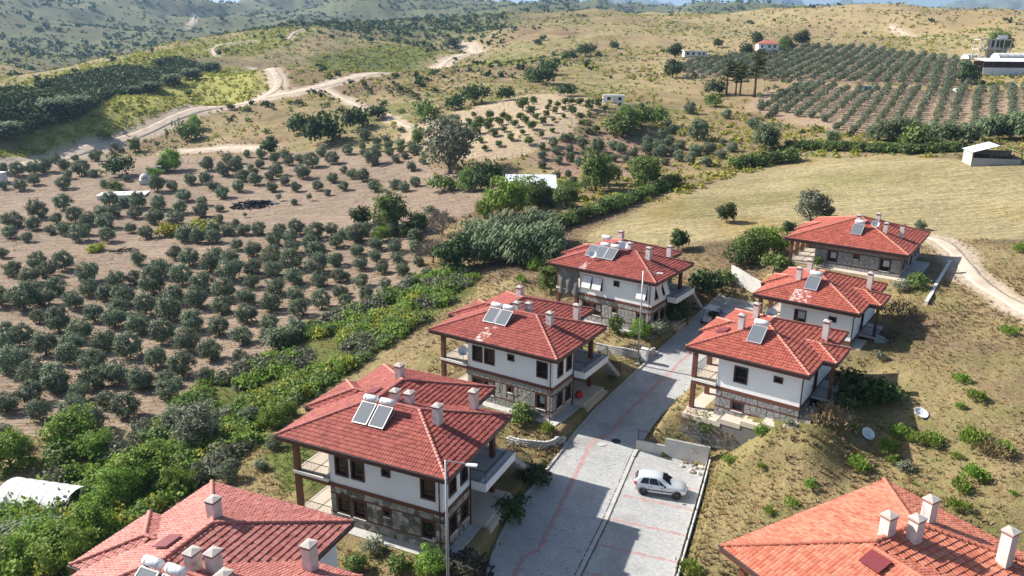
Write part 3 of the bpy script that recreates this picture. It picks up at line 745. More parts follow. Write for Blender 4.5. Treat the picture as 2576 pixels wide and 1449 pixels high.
def tile_profile(w=0.235, l=0.44, hgt_=0.045):
    """one interlocking tile: local x across, y down the slope (0 top .. l bottom edge), z out of the roof plane"""
    xs = np.array([0, .30, .45, .72, .88, 1.0]) * w - w / 2
    hs_ = np.array([0.0, 0.004, .020, .023, .008, 0.0])
    top = [(x, -0.03, 0.0 + h * 0.85) for x, h in zip(xs, hs_)]
    bot = [(x, l - 0.03, 0.052 + h) for x, h in zip(xs, hs_)]
    lip = [(x, l - 0.035, -0.005) for x in xs]
    V = np.array(top + bot + lip); n = len(xs)
    F = np.array([(i, i + n, i + n + 1, i + 1)[::-1] for i in range(n - 1)] + [(n + i, 2 * n + i, 2 * n + i + 1, n + i + 1)[::-1] for i in range(n - 1)])
    return V, F
TV, TF = tile_profile()
TILE_MESH = {k: mesh_np('roof_tile', TV, TF, TILE[k]) for k in TILE}
def hipface(rects, u, v):
    """height, face id and rect id of the union of hip roofs"""
    best = np.full(np.shape(u), -9.0); fid = np.zeros(np.shape(u), int); rid = np.zeros(np.shape(u), int)
    for k, (u0, u1, v0, v1) in enumerate(rects):
        d = np.stack([u - u0, u1 - u, v - v0, v1 - v]); h = d.min(0) * SL; f = d.argmin(0)
        m_ = h > best; best = np.where(m_, h, best); fid = np.where(m_, f, fid); rid = np.where(m_, k, rid)
    return best, fid, rid
def roof_tiles(rects, course=0.385, w=0.235):
    """centres (u,v,z), face ids of all tiles"""
    out = []
    cs = 1 / math.sqrt(1 + SL * SL)
    for k, (u0, u1, v0, v1) in enumerate(rects):
        for f in range(4):
            along_u = f >= 2
            a0, a1 = (u0, u1) if along_u else (v0, v1)
            depth = min(u1 - u0, v1 - v0) / 2 + 0.3
            nc = int(depth / (course * cs)) + 1
            for c in range(nc):
                p = (c + 0.5) * course * cs
                a = np.arange(a0 + w / 2, a1, w) + (0.0 if c % 2 == 0 else 0.0)
                if f == 0: u, v = np.full(len(a), u0 + p), a
                elif f == 1: u, v = np.full(len(a), u1 - p), a
                elif f == 2: u, v = a, np.full(len(a), v0 + p)
                else: u, v = a, np.full(len(a), v1 - p)
                h, fi, ri = hipface(rects, u, v)
                ok = (fi == f) & (ri == k) & (h > 0)
                if ok.any(): out.append(np.column_stack([u[ok], v[ok], h[ok], np.full(ok.sum(), f)]))
    return np.vstack(out)
def tile_basis(f):
    d = {0: (-1, 0), 1: (1, 0), 2: (0, -1), 3: (0, 1)}[f]          # downhill
    down = Vector((d[0], d[1], -SL)).normalized(); across = Vector((-d[1], d[0], 0)); nrm = across.cross(down)
    if nrm.z < 0: across = -across; nrm = across.cross(down)
    return across, down, nrm
def cap_line(p, q, mat, parent, name='hip_tile', r=0.13, step=0.36, mesh={}):
    """half-round cap tiles from the low end p to the high end q, each an object of its own"""
    p, q = Vector(p), Vector(q); d = q - p; n = max(1, int(d.length / step)); d.normalize()
    key = mat.name
    if key not in mesh:
        V = []; F = []; K = 7; l = step * 1.12
        for s_, rr, lift in ((0, r * 1.12, 0.03), (l, r * 0.9, 0.0)):
            for i in range(K):
                t_ = math.pi * i / (K - 1); V.append((s_, rr * math.cos(t_), rr * math.sin(t_) * 0.85 + lift - 0.02))
        for i in range(K): t_ = math.pi * i / (K - 1); V.append((0.0, r * 0.95 * math.cos(t_), r * 0.95 * math.sin(t_) * 0.85 - 0.03))
        F = [(i, i + 1, K + i + 1, K + i) for i in range(K - 1)] + [(i + 1, i, 2 * K + i, 2 * K + i + 1) for i in range(K - 1)]
        mesh[key] = mesh_np('hip_tile', np.array(V), np.array(F), mat, smooth=False)
    yv = Vector((0, 0, 1)).cross(d).normalized(); zv = d.cross(yv)
    for i in range(n):
        o = obj(name, mesh[key], parent)
        c = p + d * (i * (q - p).length / n) + zv * (0.035 + rnd.uniform(-.006, .006))
        ya = yv + d * rnd.uniform(-.03, .03)
        o.matrix_local = Matrix(((d.x, ya.x, zv.x, c.x), (d.y, ya.y, zv.y, c.y), (d.z, ya.z, zv.z, c.z), (0, 0, 0, 1)))

def wall_seg(mb, p, q, z0, z1, openings, depth=0.22, out=None):
    """wall face from p to q (plan points), seen from the right-hand side when walking p->q; openings (s0,s1,za,zb) leave real holes with reveals"""
    p, q = Vector((*p, 0)), Vector((*q, 0)); L_ = (q - p).length; d = (q - p) / L_; inn = Vector((-d.y, d.x, 0))
    xs = sorted({0, L_, *[o[0] for o in openings], *[o[1] for o in openings]}); zs = sorted({z0, z1, *[o[2] for o in openings], *[o[3] for o in openings]})
    P = lambda s, z, k=0: tuple(p + d * s + inn * k + Vector((0, 0, z)))
    for a, b in zip(xs[:-1], xs[1:]):
        for c, e in zip(zs[:-1], zs[1:]):
            if any(o[0] <= a + 1e-6 and o[1] >= b - 1e-6 and o[2] <= c + 1e-6 and o[3] >= e - 1e-6 for o in openings): continue
            mb.add([P(a, c), P(b, c), P(b, e), P(a, e)], [(0, 1, 2, 3)])
    for a, b, c, e in openings:
        mb.add([P(a, c), P(b, c), P(b, e), P(a, e), P(a, c, depth), P(b, c, depth), P(b, e, depth), P(a, e, depth)], [(0, 1, 5, 4), (1, 2, 6, 5), (2, 3, 7, 6), (3, 0, 4, 7)])
def seg_box(p, q, s0, s1, z0, z1, k0, k1):
    """corners of a box on a wall line: along s, height z, depth k (positive = into the wall)"""
    p, q = Vector((*p, 0)), Vector((*q, 0)); d = (q - p).normalized(); inn = Vector((-d.y, d.x, 0))
    P = lambda s, z, k: tuple(p + d * s + inn * k + Vector((0, 0, z)))
    return [P(s0, z0, k0), P(s1, z0, k0), P(s1, z0, k1), P(s0, z0, k1), P(s0, z1, k0), P(s1, z1, k0), P(s1, z1, k1), P(s0, z1, k1)]
def window(house, p, q, s0, s1, z0, z1, curtain=False, sill=True, awning=False, mull=True):
    w = obj('window', None, house)
    f = 0.09; fr = MB()
    fr.hexa(seg_box(p, q, s0 - .05, s0 + f, z0 - .05, z1 + .05, -.05, .17)); fr.hexa(seg_box(p, q, s1 - f, s1 + .05, z0 - .05, z1 + .05, -.05, .17))
    fr.hexa(seg_box(p, q, s0 + f, s1 - f, z1 - f, z1 + .05, -.048, .17)); fr.hexa(seg_box(p, q, s0 + f, s1 - f, z0 - .05, z0 + f, -.03, .17))
    if mull and (z1 - z0) > 0.9: fr.hexa(seg_box(p, q, s0 + f, s1 - f, z0 + (z1 - z0) * .30, z0 + (z1 - z0) * .30 + .06, .08, .165))
    fr.build('frame', M_FRAME, w)
    MB().add(seg_box(p, q, s0 + f, s1 - f, z0 + f, z1 - f, .14, .15)[0:2] + seg_box(p, q, s0 + f, s1 - f, z0 + f, z1 - f, .14, .15)[5:3:-1], [(0, 1, 2, 3)]).build('pane', M_GLASS, w)
    if curtain:
        MB().hexa(seg_box(p, q, s0 + f + .25, s1 - f - .02, z0 + (z1 - z0) * .36, z1 - f - .06, .125, .135)).build('curtain', M_CURT, w)
    if sill: MB().hexa(seg_box(p, q, s0 - .02, s1 + .02, z0 - .10, z0 - .045, -.12, .10)).build('sill', M_SILL, w)
    if awning:
        P8 = seg_box(p, q, s0 - .03, s1 + .03, z0 + .15, z1 + .02, -.06, -.03)
        pd, qd = Vector((*p, 0)), Vector((*q, 0)); d = (qd - pd).normalized(); o_ = Vector((d.y, -d.x, 0)) * 0.55
        for i in (0, 1, 2, 3): P8[i] = tuple(Vector(P8[i]) + o_)
        MB().hexa(P8).build('awning_blind', M_SILL, w)
        for s_ in (s0 - .02, s1 + .0):
            a = Vector(seg_box(p, q, s_, s_ + .03, z0 - .1, z0, -.06, -.03)[0]); b = Vector(P8[0 if s_ < s0 else 1])
            MB().tube([a, b], .018, 5).build('blind_arm', M_SILL, w)

def clip_half(poly, a, b, c):
    """keep a*x+b*y<=c"""
    out = []
    for i in range(len(poly)):
        p, q = poly[i], poly[(i + 1) % len(poly)]
        dp, dq = a * p[0] + b * p[1] - c, a * q[0] + b * q[1] - c
        if dp <= 0: out.append(p)
        if dp * dq < 0:
            t_ = dp / (dp - dq); out.append((p[0] + t_ * (q[0] - p[0]), p[1] + t_ * (q[1] - p[1])))
    return out
def stones(parent, p, q, rects, size, mat, seed, thick=0.045):
    """irregular cladding stones (voronoi cells) over rectangles of a wall line"""
    rg = random.Random(seed)
    p, q = Vector((*p, 0)), Vector((*q, 0)); d = (q - p).normalized(); outw = Vector((d.y, -d.x, 0))
    for (s0, s1, z0, z1) in rects:
        if s1 - s0 < 0.08 or z1 - z0 < 0.08: continue
        nx = max(1, round((s1 - s0) / (size * 1.2))); nz = max(1, round((z1 - z0) / (size * 0.85)))
        pts = [(s0 + (i + 0.5 + rg.uniform(-.46, .46)) * (s1 - s0) / nx, z0 + (j + 0.5 + rg.uniform(-.46, .46)) * (z1 - z0) / nz) for i in range(nx) for j in range(nz) if rg.random() > 0.08 or nx * nz < 4]
        for i, c in enumerate(pts):
            poly = [(s0 + .012, z0 + .012), (s1 - .012, z0 + .012), (s1 - .012, z1 - .012), (s0 + .012, z1 - .012)]
            for o_ in sorted(pts, key=lambda t_: (t_[0] - c[0]) ** 2 + (t_[1] - c[1]) ** 2)[1:14]:
                dx, dz = o_[0] - c[0], o_[1] - c[1]; L_ = math.hypot(dx, dz)
                poly = clip_half(poly, dx / L_, dz / L_, ((o_[0] + c[0]) * dx + (o_[1] + c[1]) * dz) / 2 / L_ - 0.014)
                if len(poly) < 3: break
            if len(poly) < 3: continue
            pol = [poly[0]]
            for w_ in poly[1:]:
                if math.hypot(w_[0] - pol[-1][0], w_[1] - pol[-1][1]) > 0.03: pol.append(w_)
            if len(pol) < 3: continue
            n = len(pol); cx_ = sum(t_[0] for t_ in pol) / n; cz_ = sum(t_[1] for t_ in pol) / n
            th = thick * rg.uniform(.6, 1.3); tx, tz = rg.uniform(-.04, .04), rg.uniform(-.04, .04)
            vs = [tuple(p + d * a + outw * 0.004 + Vector((0, 0, b))) for a, b in pol]
            vs += [tuple(p + d * (cx_ + (a - cx_) * .93) + outw * (th + tx * (a - cx_) + tz * (b - cz_)) + Vector((0, 0, cz_ + (b - cz_) * .93))) for a, b in pol]
            MB().add(vs, [tuple(range(n, 2 * n))] + [(k_, (k_ + 1) % n, n + (k_ + 1) % n, n + k_) for k_ in range(n)]).build('stone', mat, parent)
def split_rects(s0, s1, z0, z1, openings, trims=()):
    """rectangles of a wall left free by openings and horizontal trims"""
    out = []
    zs = sorted({z0, z1, *[t_ for t_ in trims if z0 < t_ < z1]})
    for a, b in zip(zs[:-1], zs[1:]):
        za, zb = a + (.05 if a in trims else 0), b - (.05 if b in trims else 0)
        ops = sorted([o for o in openings if o[2] < zb - .02 and o[3] > za + .02])
        x = s0
        for o in ops:
            if o[0] - .12 > x: out.append((x, o[0] - .12, za, zb))
            if o[2] - .12 > za + .1: out.append((o[0] - .12, o[1] + .12, za, o[2] - .12))
            if zb > o[3] + .2: out.append((o[0] - .12, o[1] + .12, o[3] + .1, zb))
            x = o[1] + .12
        if x < s1: out.append((x, s1, za, zb))
    return out
def railing(parent, pts, z, h=1.0, step=0.13):
    mb = MB()
    for a, b in zip(pts[:-1], pts[1:]):
        za, zb = (z, z) if len(a) == 2 else (a[2], b[2])
        A = Vector((a[0], a[1], za)); B = Vector((b[0], b[1], zb)); n = max(1, int((B - A).length / step))
        mb.tube([A + Vector((0, 0, h)), B + Vector((0, 0, h))], .028, 6); mb.tube([A + Vector((0, 0, .09)), B + Vector((0, 0, .09))], .018, 5)
        for i in range(n + 1):
            c = A + (B - A) * (i / n); r_ = .026 if i in (0, n) else .010
            mb.tube([c, c + Vector((0, 0, h))], r_, 4)
    mb.build('railing', M_RAIL, parent)
def chimney(parent, u, v, zb, h, black=False, red=False, w=0.58, d=0.7):
    c = obj('chimney', None, parent)
    z0 = zb - 0.5
    MB().box(u - w / 2, u + w / 2, v - d / 2, v + d / 2, z0, zb + h - .22).build('shaft', M_CHIM, c)
    MB().box(u - w / 2 - .03, u + w / 2 + .03, v - d / 2 - .03, v + d / 2 + .03, zb + h - .22, zb + h - .12).build('collar', M_LEAD if black else M_CHRED, c)
    x = .07
    MB().box(u - w / 2 - .05, u + w / 2 + .05, v - d / 2 - .05, v + d / 2 + .05, zb + h - .12, zb + h - .05).add(
        [(u - w / 2 - x, v - d / 2 - x, zb + h - .05), (u + w / 2 + x, v - d / 2 - x, zb + h - .05), (u + w / 2 + x, v + d / 2 + x, zb + h - .05), (u - w / 2 - x, v + d / 2 + x, zb + h - .05), (u, v, zb + h + .09)],
        [(0, 1, 4), (1, 2, 4), (2, 3, 4), (3, 0, 4), (3, 2, 1, 0)]).build('cap', M_CHRED if red else M_CHCAP, c)
    MB().box(u - w / 2 - .12, u + w / 2 + .14, v - d / 2 - .12, v + d / 2 + .1, zb - .42, zb - .12 + .0).build('flashing', M_LEAD, c)

def villa_roof(house, kind, rects, outline, lines, tiles_single=None, seed=1, streak=None):
    """roof part with underlay, tiles (some single), hip tiles, fascia, soffit, gutter"""
    roof = obj('roof', None, house)
    u0, u1 = min(p[0] for p in outline), max(p[0] for p in outline); v0, v1 = min(p[1] for p in outline), max(p[1] for p in outline)
    st = 0.25; us = np.arange(u0, u1 + st / 2, st); vs = np.arange(v0, v1 + st / 2, st)
    U, V = np.meshgrid(us, vs, indexing='ij'); H_, _, _ = hipface(rects, U, V)
    idx = np.arange(U.size).reshape(U.shape)
    q = np.stack([idx[:-1, :-1], idx[1:, :-1], idx[1:, 1:], idx[:-1, 1:]], -1).reshape(-1, 4)
    hv = H_.ravel(); q = q[(hv[q] >= -0.02).all(1)]
    obj('underlay', mesh_np('underlay', np.column_stack([U.ravel(), V.ravel(), hv - 0.015]), q, CAPM[kind]), roof)
    T = roof_tiles(rects)
    sel = np.zeros(len(T), bool)
    if tiles_single is not None:
        pri = tiles_single(T); order = np.argsort(pri)[:280]; sel[order[pri[order] < 1e8]] = True
    g = np.random.default_rng(seed)
    VV = []; tint = []; SV = []
    stk = np.zeros(len(T), bool)
    if streak: stk = (T[:, 3] == 2) & (T[:, 0] > streak[0]) & (T[:, 0] < streak[1]) & (T[:, 1] < streak[2]) & (g.random(len(T)) < .55) & ~sel
    for f in range(4):
        ac, dn, nr_ = tile_basis(f)
        Mb = np.array([ac, dn, nr_])
        loc = TV @ Mb
        S = T[(T[:, 3] == f) & stk]
        if len(S): SV.append((S[:, :3] - 0.385 / 2 * np.array(dn) + g.normal(0, 0.007, (len(S), 3)))[:, None] + loc[None])
        S = T[(T[:, 3] == f) & ~sel & ~stk]
        cs = np.column_stack([S[:, 0], S[:, 1], S[:, 2]]) - 0.385 / 2 * np.array(dn)
        j = g.normal(0, 0.007, (len(S), 3))
        VV.append((cs + j)[:, None] + loc[None])
        for s_ in T[(T[:, 3] == f) & sel]:
            o = obj('roof_tile', TILE_MESH[kind], roof)
            c = Vector(s_[:3]) - dn * (0.385 / 2) + Vector(g.normal(0, 0.006, 3))
            o.matrix_local = Matrix(((ac.x, dn.x, nr_.x, c.x), (ac.y, dn.y, nr_.y, c.y), (ac.z, dn.z, nr_.z, c.z), (0, 0, 0, 1)))
    VV = np.concatenate(VV); n = len(VV)
    F = (np.arange(n)[:, None, None] * len(TV) + TF[None]).reshape(-1, 4)
    tint = g.random(n)
    obj('tile_field', mesh_np('tile_field', VV.reshape(-1, 3), F, TILE[kind], {'tint': ('FACE', 'FLOAT', np.repeat(tint, len(TF)))}), roof, kind='stuff')
    if SV:
        SV = np.concatenate(SV); ns = len(SV); obj('streaked_tiles', mesh_np('streaked_tiles', SV.reshape(-1, 3), (np.arange(ns)[:, None, None] * len(TV) + TF[None]).reshape(-1, 4), TILE['lime'], {'tint': ('FACE', 'FLOAT', np.repeat(g.random(ns), len(TF)))}), roof, kind='stuff')
    for p, q_ in lines: cap_line(p, q_, CAPM[kind], roof)
    fa = MB(); gu = MB(); n = len(outline)
    for i in range(n):
        a, b = outline[i], outline[(i + 1) % n]
        dx, dy = b[0] - a[0], b[1] - a[1]; L_ = math.hypot(dx, dy); dx, dy = dx / L_, dy / L_; nx_, ny_ = dy, -dx   # outward for ccw outline
        P4 = lambda o0, o1, e: [(a[0] + nx_ * o0 - dx * e, a[1] + ny_ * o0 - dy * e), (b[0] + nx_ * o0 + dx * e, b[1] + ny_ * o0 + dy * e), (b[0] + nx_ * o1 + dx * e, b[1] + ny_ * o1 + dy * e), (a[0] + nx_ * o1 - dx * e, a[1] + ny_ * o1 - dy * e)]
        A = P4(-.03, .035 + .001 * i, .03)
        fa.hexa([(x, y, -.40) for x, y in A] + [(x, y, .015 - .001 * i) for x, y in A])
        B_ = P4(.04 + .001 * i, .13, .10)
        gu.hexa([(x, y, -.07) for x, y in B_] + [(x, y, .0 - .001 * i) for x, y in B_])
    fa.build('fascia', M_FASCIA, roof); gu.build('gutter', M_GUT, roof)
    MB().add([(x, y, -.34) for x, y in outline], [tuple(range(n - 1, -1, -1))]).build('soffit', M_FASCIA, roof)
    return roof

R1 = [(-15, 0, 0, 10.75), (-15, -3.5, 0, 15)]
B1 = [(-16, -10, 4.85, 10.6)]
PK2 = (-5.375, 5.375, 5.375 * SL); MF = (-9.25, 5.75, 5.75 * SL); MBk = (-9.25, 9.25, 5.75 * SL)
LN1 = [((0, 0, 0), PK2), ((0, 10.75, 0), PK2), ((-8.875, 5.375, 5.375 * SL), PK2), ((-15, 0, 0), MF), ((-15, 15, 0), MBk), ((-3.5, 15, 0), MBk), (MF, MBk)]
LB1 = [((-16, 4.85, 0), (-13.125, 7.725, 2.875 * SL)), ((-16, 10.6, 0), (-13.125, 7.725, 2.875 * SL)), ((-13.125, 7.725, 2.875 * SL), (-12.125, 7.725, 2.875 * SL))]
def villa_two_storey(n, label, kind, stone_mat, single=None, bump=True, stones_on=True, awn=False, chims=None, seed=1, detail=True, tarp=False):
    x, y, z, yw = HS[n]
    h = thing('villa', label, 'house', (x, y, z), math.radians(yw), 'red roofed villas along the street')
    gnd = {'C': -6.85, 'B': -6.84, 'A': -6.88, 'G': -6.85, 'H': -6.9}[n]
    ol = [(-15, 0), (0, 0), (0, 10.75), (-3.5, 10.75), (-3.5, 15), (-15, 15)]
    if bump: ol += [(-15, 10.6), (-16, 10.6), (-16, 4.85), (-15, 4.85)]
    villa_roof(h, kind, R1 + (B1 if bump else []), ol, LN1 + (LB1 if bump else []), single, seed, {'B': (-9.3, -8.3, 2.4), 'A': (-10.6, -9.7, 1.6)}.get(n))
    for c in (chims or [(-3.55, 5.05, 1.55), (-2.9, 9.75, 1.75), (-6.9, 6.45, 1.1), (-8.15, 6.35, .95), (-10.05, 10.0, 1.25)]):
        hh = hipface(R1, np.array(c[0]), np.array(c[1]))[0]; chimney(h, c[0], c[1], float(hh), c[2], *c[3:])
    up = MB(); lo = MB()
    base = gnd - 0.5
    ring = [(-10.7, .8), (-.8, .8), (-.8, 4.95), (-3.6, 4.95), (-3.6, 10.0), (-4.3, 10.0), (-4.3, 14.2), (-14.2, 14.2), (-14.2, 5.6), (-10.7, 5.6)]
    ops_u = {0: [(.60, 1.75, -2.55, -.95), (2.05, 3.20, -2.55, -.95), (4.8, 5.5, -1.58, -.98), (8.1, 9.25, -2.55, -.95)], 1: [(.85, 1.95, -2.6, -1.0), (2.65, 3.75, -2.6, -1.0)], 3: [(.5, 1.6, -3.2, -1.0), (2.6, 4.2, -2.6, -1.0)], 9: [(1.2, 3.4, -3.2, -1.0)]}
    ops_l = {0: [(.60, 1.75, -5.85, -4.4), (2.05, 3.20, -5.85, -4.4), (4.8, 5.4, -5.0, -4.4), (8.1, 9.15, -5.85, -4.4)], 1: [(.85, 1.95, -5.85, -4.4), (2.65, 3.75, -5.85, -4.4)], 3: [(.6, 1.7, -6.6, -4.4)], 9: [(1.2, 3.4, -6.6, -4.4)]}
    lower_vis = detail
    for i in range(len(ring)):
        p, q = ring[i], ring[(i + 1) % len(ring)]
        wall_seg(up, p, q, -3.5, -.36, ops_u.get(i, []) if detail or i in (0, 1) else [])
        wall_seg(lo, p, q, base, -3.5, ops_l.get(i, []) if detail else [])
        for o in (ops_u.get(i, []) if detail else []): window(h, p, q, *o, sill=i in (0, 1), awning=awn and i in (0, 1) and o[1] - o[0] > .8, curtain=False)
        for o in (ops_l.get(i, []) if detail else []): window(h, p, q, *o, sill=i in (0, 1), curtain=(n in 'BA' and i == 0 and o[0] > 1.9))
    up.build('wall', M_WALL, h)
    lw = lo.build('stone_wall', M_MORTAR if stones_on else stone_mat, h)
    if stones_on:
        stones(lw, ring[0], ring[1], split_rects(0, 9.9, gnd - .1, -3.66, ops_l[0], (-4.25, -5.95)), .42, stone_mat, seed)
        stones(lw, ring[1], ring[2], split_rects(0, 4.15, gnd - .1, -3.66, ops_l[1], (-4.25, -5.95)), .42, stone_mat, seed + 5)
    bd = MB()
    for i in range(len(ring)):
        p, q = ring[i], ring[(i + 1) % len(ring)]; L_ = math.dist(p, q)
        bd.hexa(seg_box(p, q, -.06 + .002 * i, L_ + .06 - .002 * i, -3.66 + .001 * i, -3.35 - .001 * i, -.07 - .001 * i, .02))
    bd.build('floor_band', M_BROWN, h)
    if detail:
        tr = MB()
        for p, q in ((ring[0], ring[1]), (ring[1], ring[2])):
            L_ = math.dist(p, q)
            for zt, k_ in ((-4.25, -.052), (-5.95, -.054)): tr.hexa(seg_box(p, q, 0.001, L_ - .001, zt - .045, zt + .045, k_, .02))
        for s_ in (4.68, 5.52): tr.hexa(seg_box(ring[0], ring[1], s_ - .05, s_ + .05, -5.9, -4.3, -.05, .02))
        tr.build('timber_band', M_BROWN, h)
        MB().tube([(-1.28, .68, -.3), (-1.28, .70, -.62), (-1.02, .66, -.8), (-1.02, .66, -3.5)], .05, 6).build('drainpipe', M_PIPE, h)
        MB().tube([(-1.02, .68, -3.5), (-1.02, .68, gnd)], .055, 6).build('drainpipe', M_BROWN, h)
        MB().tube([(-.70, 4.85, -.4), (-.70, 4.85, gnd)], .05, 6).build('drainpipe', M_PIPE, h)
    # open loggia at the downhill end
    MB().box(-14.05, -10.72, .62, 5.6, -3.36, -3.12).build('balcony_slab', M_SILL, h)
    MB().box(-13.95, -10.74, .70, 5.5, -3.119, -3.10).build('balcony_floor', M_FLOOR, h)
    MB().box(-14.0, -10.72, .66, .88, -3.68, -3.361).box(-14.0, -13.75, .9, 5.6, -3.68, -3.362).build('balcony_beam', M_BROWN, h)
    MB().box(-14.0, -10.72, .62, 5.6, gnd - .3, gnd + .22).build('terrace_slab', M_FLOOR, h)
    for (pu, pv) in ((-13.8, .86), (-13.8, 5.4)):
        MB().box(pu - .2, pu + .2, pv - .2, pv + .2, gnd + .22, -3.681).box(pu - .2, pu + .2, pv - .2, pv + .2, -3.11, -.35).build('post', M_BROWN, h)
    if not tarp: railing(h, [(-10.72, .74), (-13.9, .74), (-13.9, 5.4)], -3.1)
    railing(h, [(-10.72, .74), (-13.9, .74), (-13.9, 5.4)], gnd + .22)
    # roadside balcony and entrance
    MB().box(-3.58, .42, 5.02, 10.35, -3.62, -3.24).build('balcony_slab', M_SILL, h)
    MB().box(-.05, .55, 5.0, 10.4, -3.74, -3.05).box(-3.5, -.05, 5.0, 5.12, -3.74, -3.05).box(-3.5, -.05, 10.28, 10.4, -3.74, -3.05).build('balcony_edge', M_WALL, h)
    MB().box(-3.5, -.06, 5.13, 10.27, -3.239, -3.21).build('balcony_floor', M_CONC, h)
    railing(h, [(-.8, 5.06), (.45, 5.06), (.45, 10.34), (-3.4, 10.34)], -3.05)
    MB().box(-1.15, -.75, 9.0, 9.4, -3.2, -.35).build('post', M_BROWN, h)
    MB().box(-1.15, -.75, 9.0, 9.4, gnd, -3.63).build('post', M_BROWN, h)
    MB().box(-3.58, .55, 4.97, 9.6, gnd - .4, gnd + .45).box(.55, .95, 4.97, 9.6, gnd - .4, gnd + .22).build('entrance_steps', M_FLOOR, h)
    st = MB(); nst = 14
    for i in range(nst):
        v_ = 10.42 + i * .28; zt = -3.25 - (i + 1) * (abs(gnd) - 3.25) / (nst + 1)
        st.box(-.95, .35, v_, v_ + .28, zt - .5, zt)
    st.build('stairs', M_CONC, h)
    railing(h, [(.38, 10.42, -3.3), (.38, 14.3, gnd + .2)], 0)
    # concrete skirt
    MB().box(-10.7, 0.05, -.15, .8, gnd - .3, gnd + .08).box(-.8, .2, .8, 4.96, gnd - .3, gnd + .082).build('plinth_path', M_CONC, h)
    if tarp:
        g = MB(); nu, nz_ = 16, 10; V = []
        for j in range(nz_ + 1):
            for i in range(nu + 1):
                s_ = i / nu; t_ = j / nz_
                V.append((-13.7 + s_ * 3.0, .52 + .07 * math.sin(s_ * 17 + t_ * 3) + .08 * math.sin(s_ * 5 - t_ * 6) + .05 * math.sin(t_ * 9), -.45 - t_ * (3.3 + .25 * math.sin(s_ * 8))))
        g.add(V, [(j * (nu + 1) + i, j * (nu + 1) + i + 1, (j + 1) * (nu + 1) + i + 1, (j + 1) * (nu + 1) + i) for j in range(nz_) for i in range(nu)])
        o = g.build('tarpaulin', pmat('grey_tarpaulin', (.13, .135, .135), .6, .1, 3, stain=((.4, .4, .38), .6, .62)), smooth=True, label='grey tarpaulin hung over the loggia of the far street villa', category='tarpaulin')
        o.location = h.location; o.rotation_euler = h.rotation_euler
    return h
def near_front(T):   # tiles of the front and road-side slopes, lowest courses first
    p = np.where(T[:, 3] == 2, T[:, 2], np.where(T[:, 3] == 1, T[:, 2] + .15, 1e9)); return np.where((T[:, 0] > -9) & (T[:, 1] < 9), p, 1e9)
def near_far_right(T):  # villa G: the rear slopes are what the photograph shows
    return np.where((T[:, 3] == 1) & (T[:, 1] > 8.0), np.hypot(T[:, 0] + 6, T[:, 1] - 9), np.where((T[:, 3] == 0) & (T[:, 1] > 9), np.hypot(T[:, 0] + 11, T[:, 1] - 10) + 2, 1e9))
def near_left(T):
    return np.where(T[:, 3] == 2, np.hypot(T[:, 0] + 12, T[:, 1]), np.where((T[:, 3] == 0) & (T[:, 1] < 8), np.hypot(T[:, 0] + 13, T[:, 1]) + 1.0, 1e9))
villa_two_storey('C', 'two-storey villa with dark brown stone ground floor beside the near street lamp', 'crimson', M_STONED, near_front, seed=3)
villa_two_storey('B', 'two-storey villa with pale stone ground floor, middle of the three left of the street', 'crimson', M_STONE, seed=4, chims=[(-3.65, 5.1, 1.35), (-3.1, 10.0, 1.85), (-7.1, 6.8, 1.15), (-8.05, 6.0, 1.0), (-10.2, 10.1, 1.2)])
villa_two_storey('A', 'two-storey villa with white awning blinds and a grey tarpaulin at its loggia', 'crimson', M_STONE, seed=5, awn=True, tarp=True)
villa_two_storey('G', 'villa cut off at the lower edge, with a pinkish red roof beside the scrub', 'coral', M_STONED, near_far_right, stones_on=False, detail=False, seed=6, chims=[(-9.9, 10.1, 1.3, True), (-7.4, 5.9, 1.25), (-6.4, 6.35, 1.35), (-2.75, 9.75, 1.8), (-4.5, 5.1, 1.4)])
villa_two_storey('H', 'villa cut off at the lower edge, with an orange roof and four white chimneys', 'orange', M_STONEG, near_left, bump=False, stones_on=False, detail=False, seed=7, chims=[(-9.4, 6.95, 1.35), (-8.5, 8.15, 1.5), (-9.5, 11.0, 1.6), (-5.5, 12.0, 2.2)])

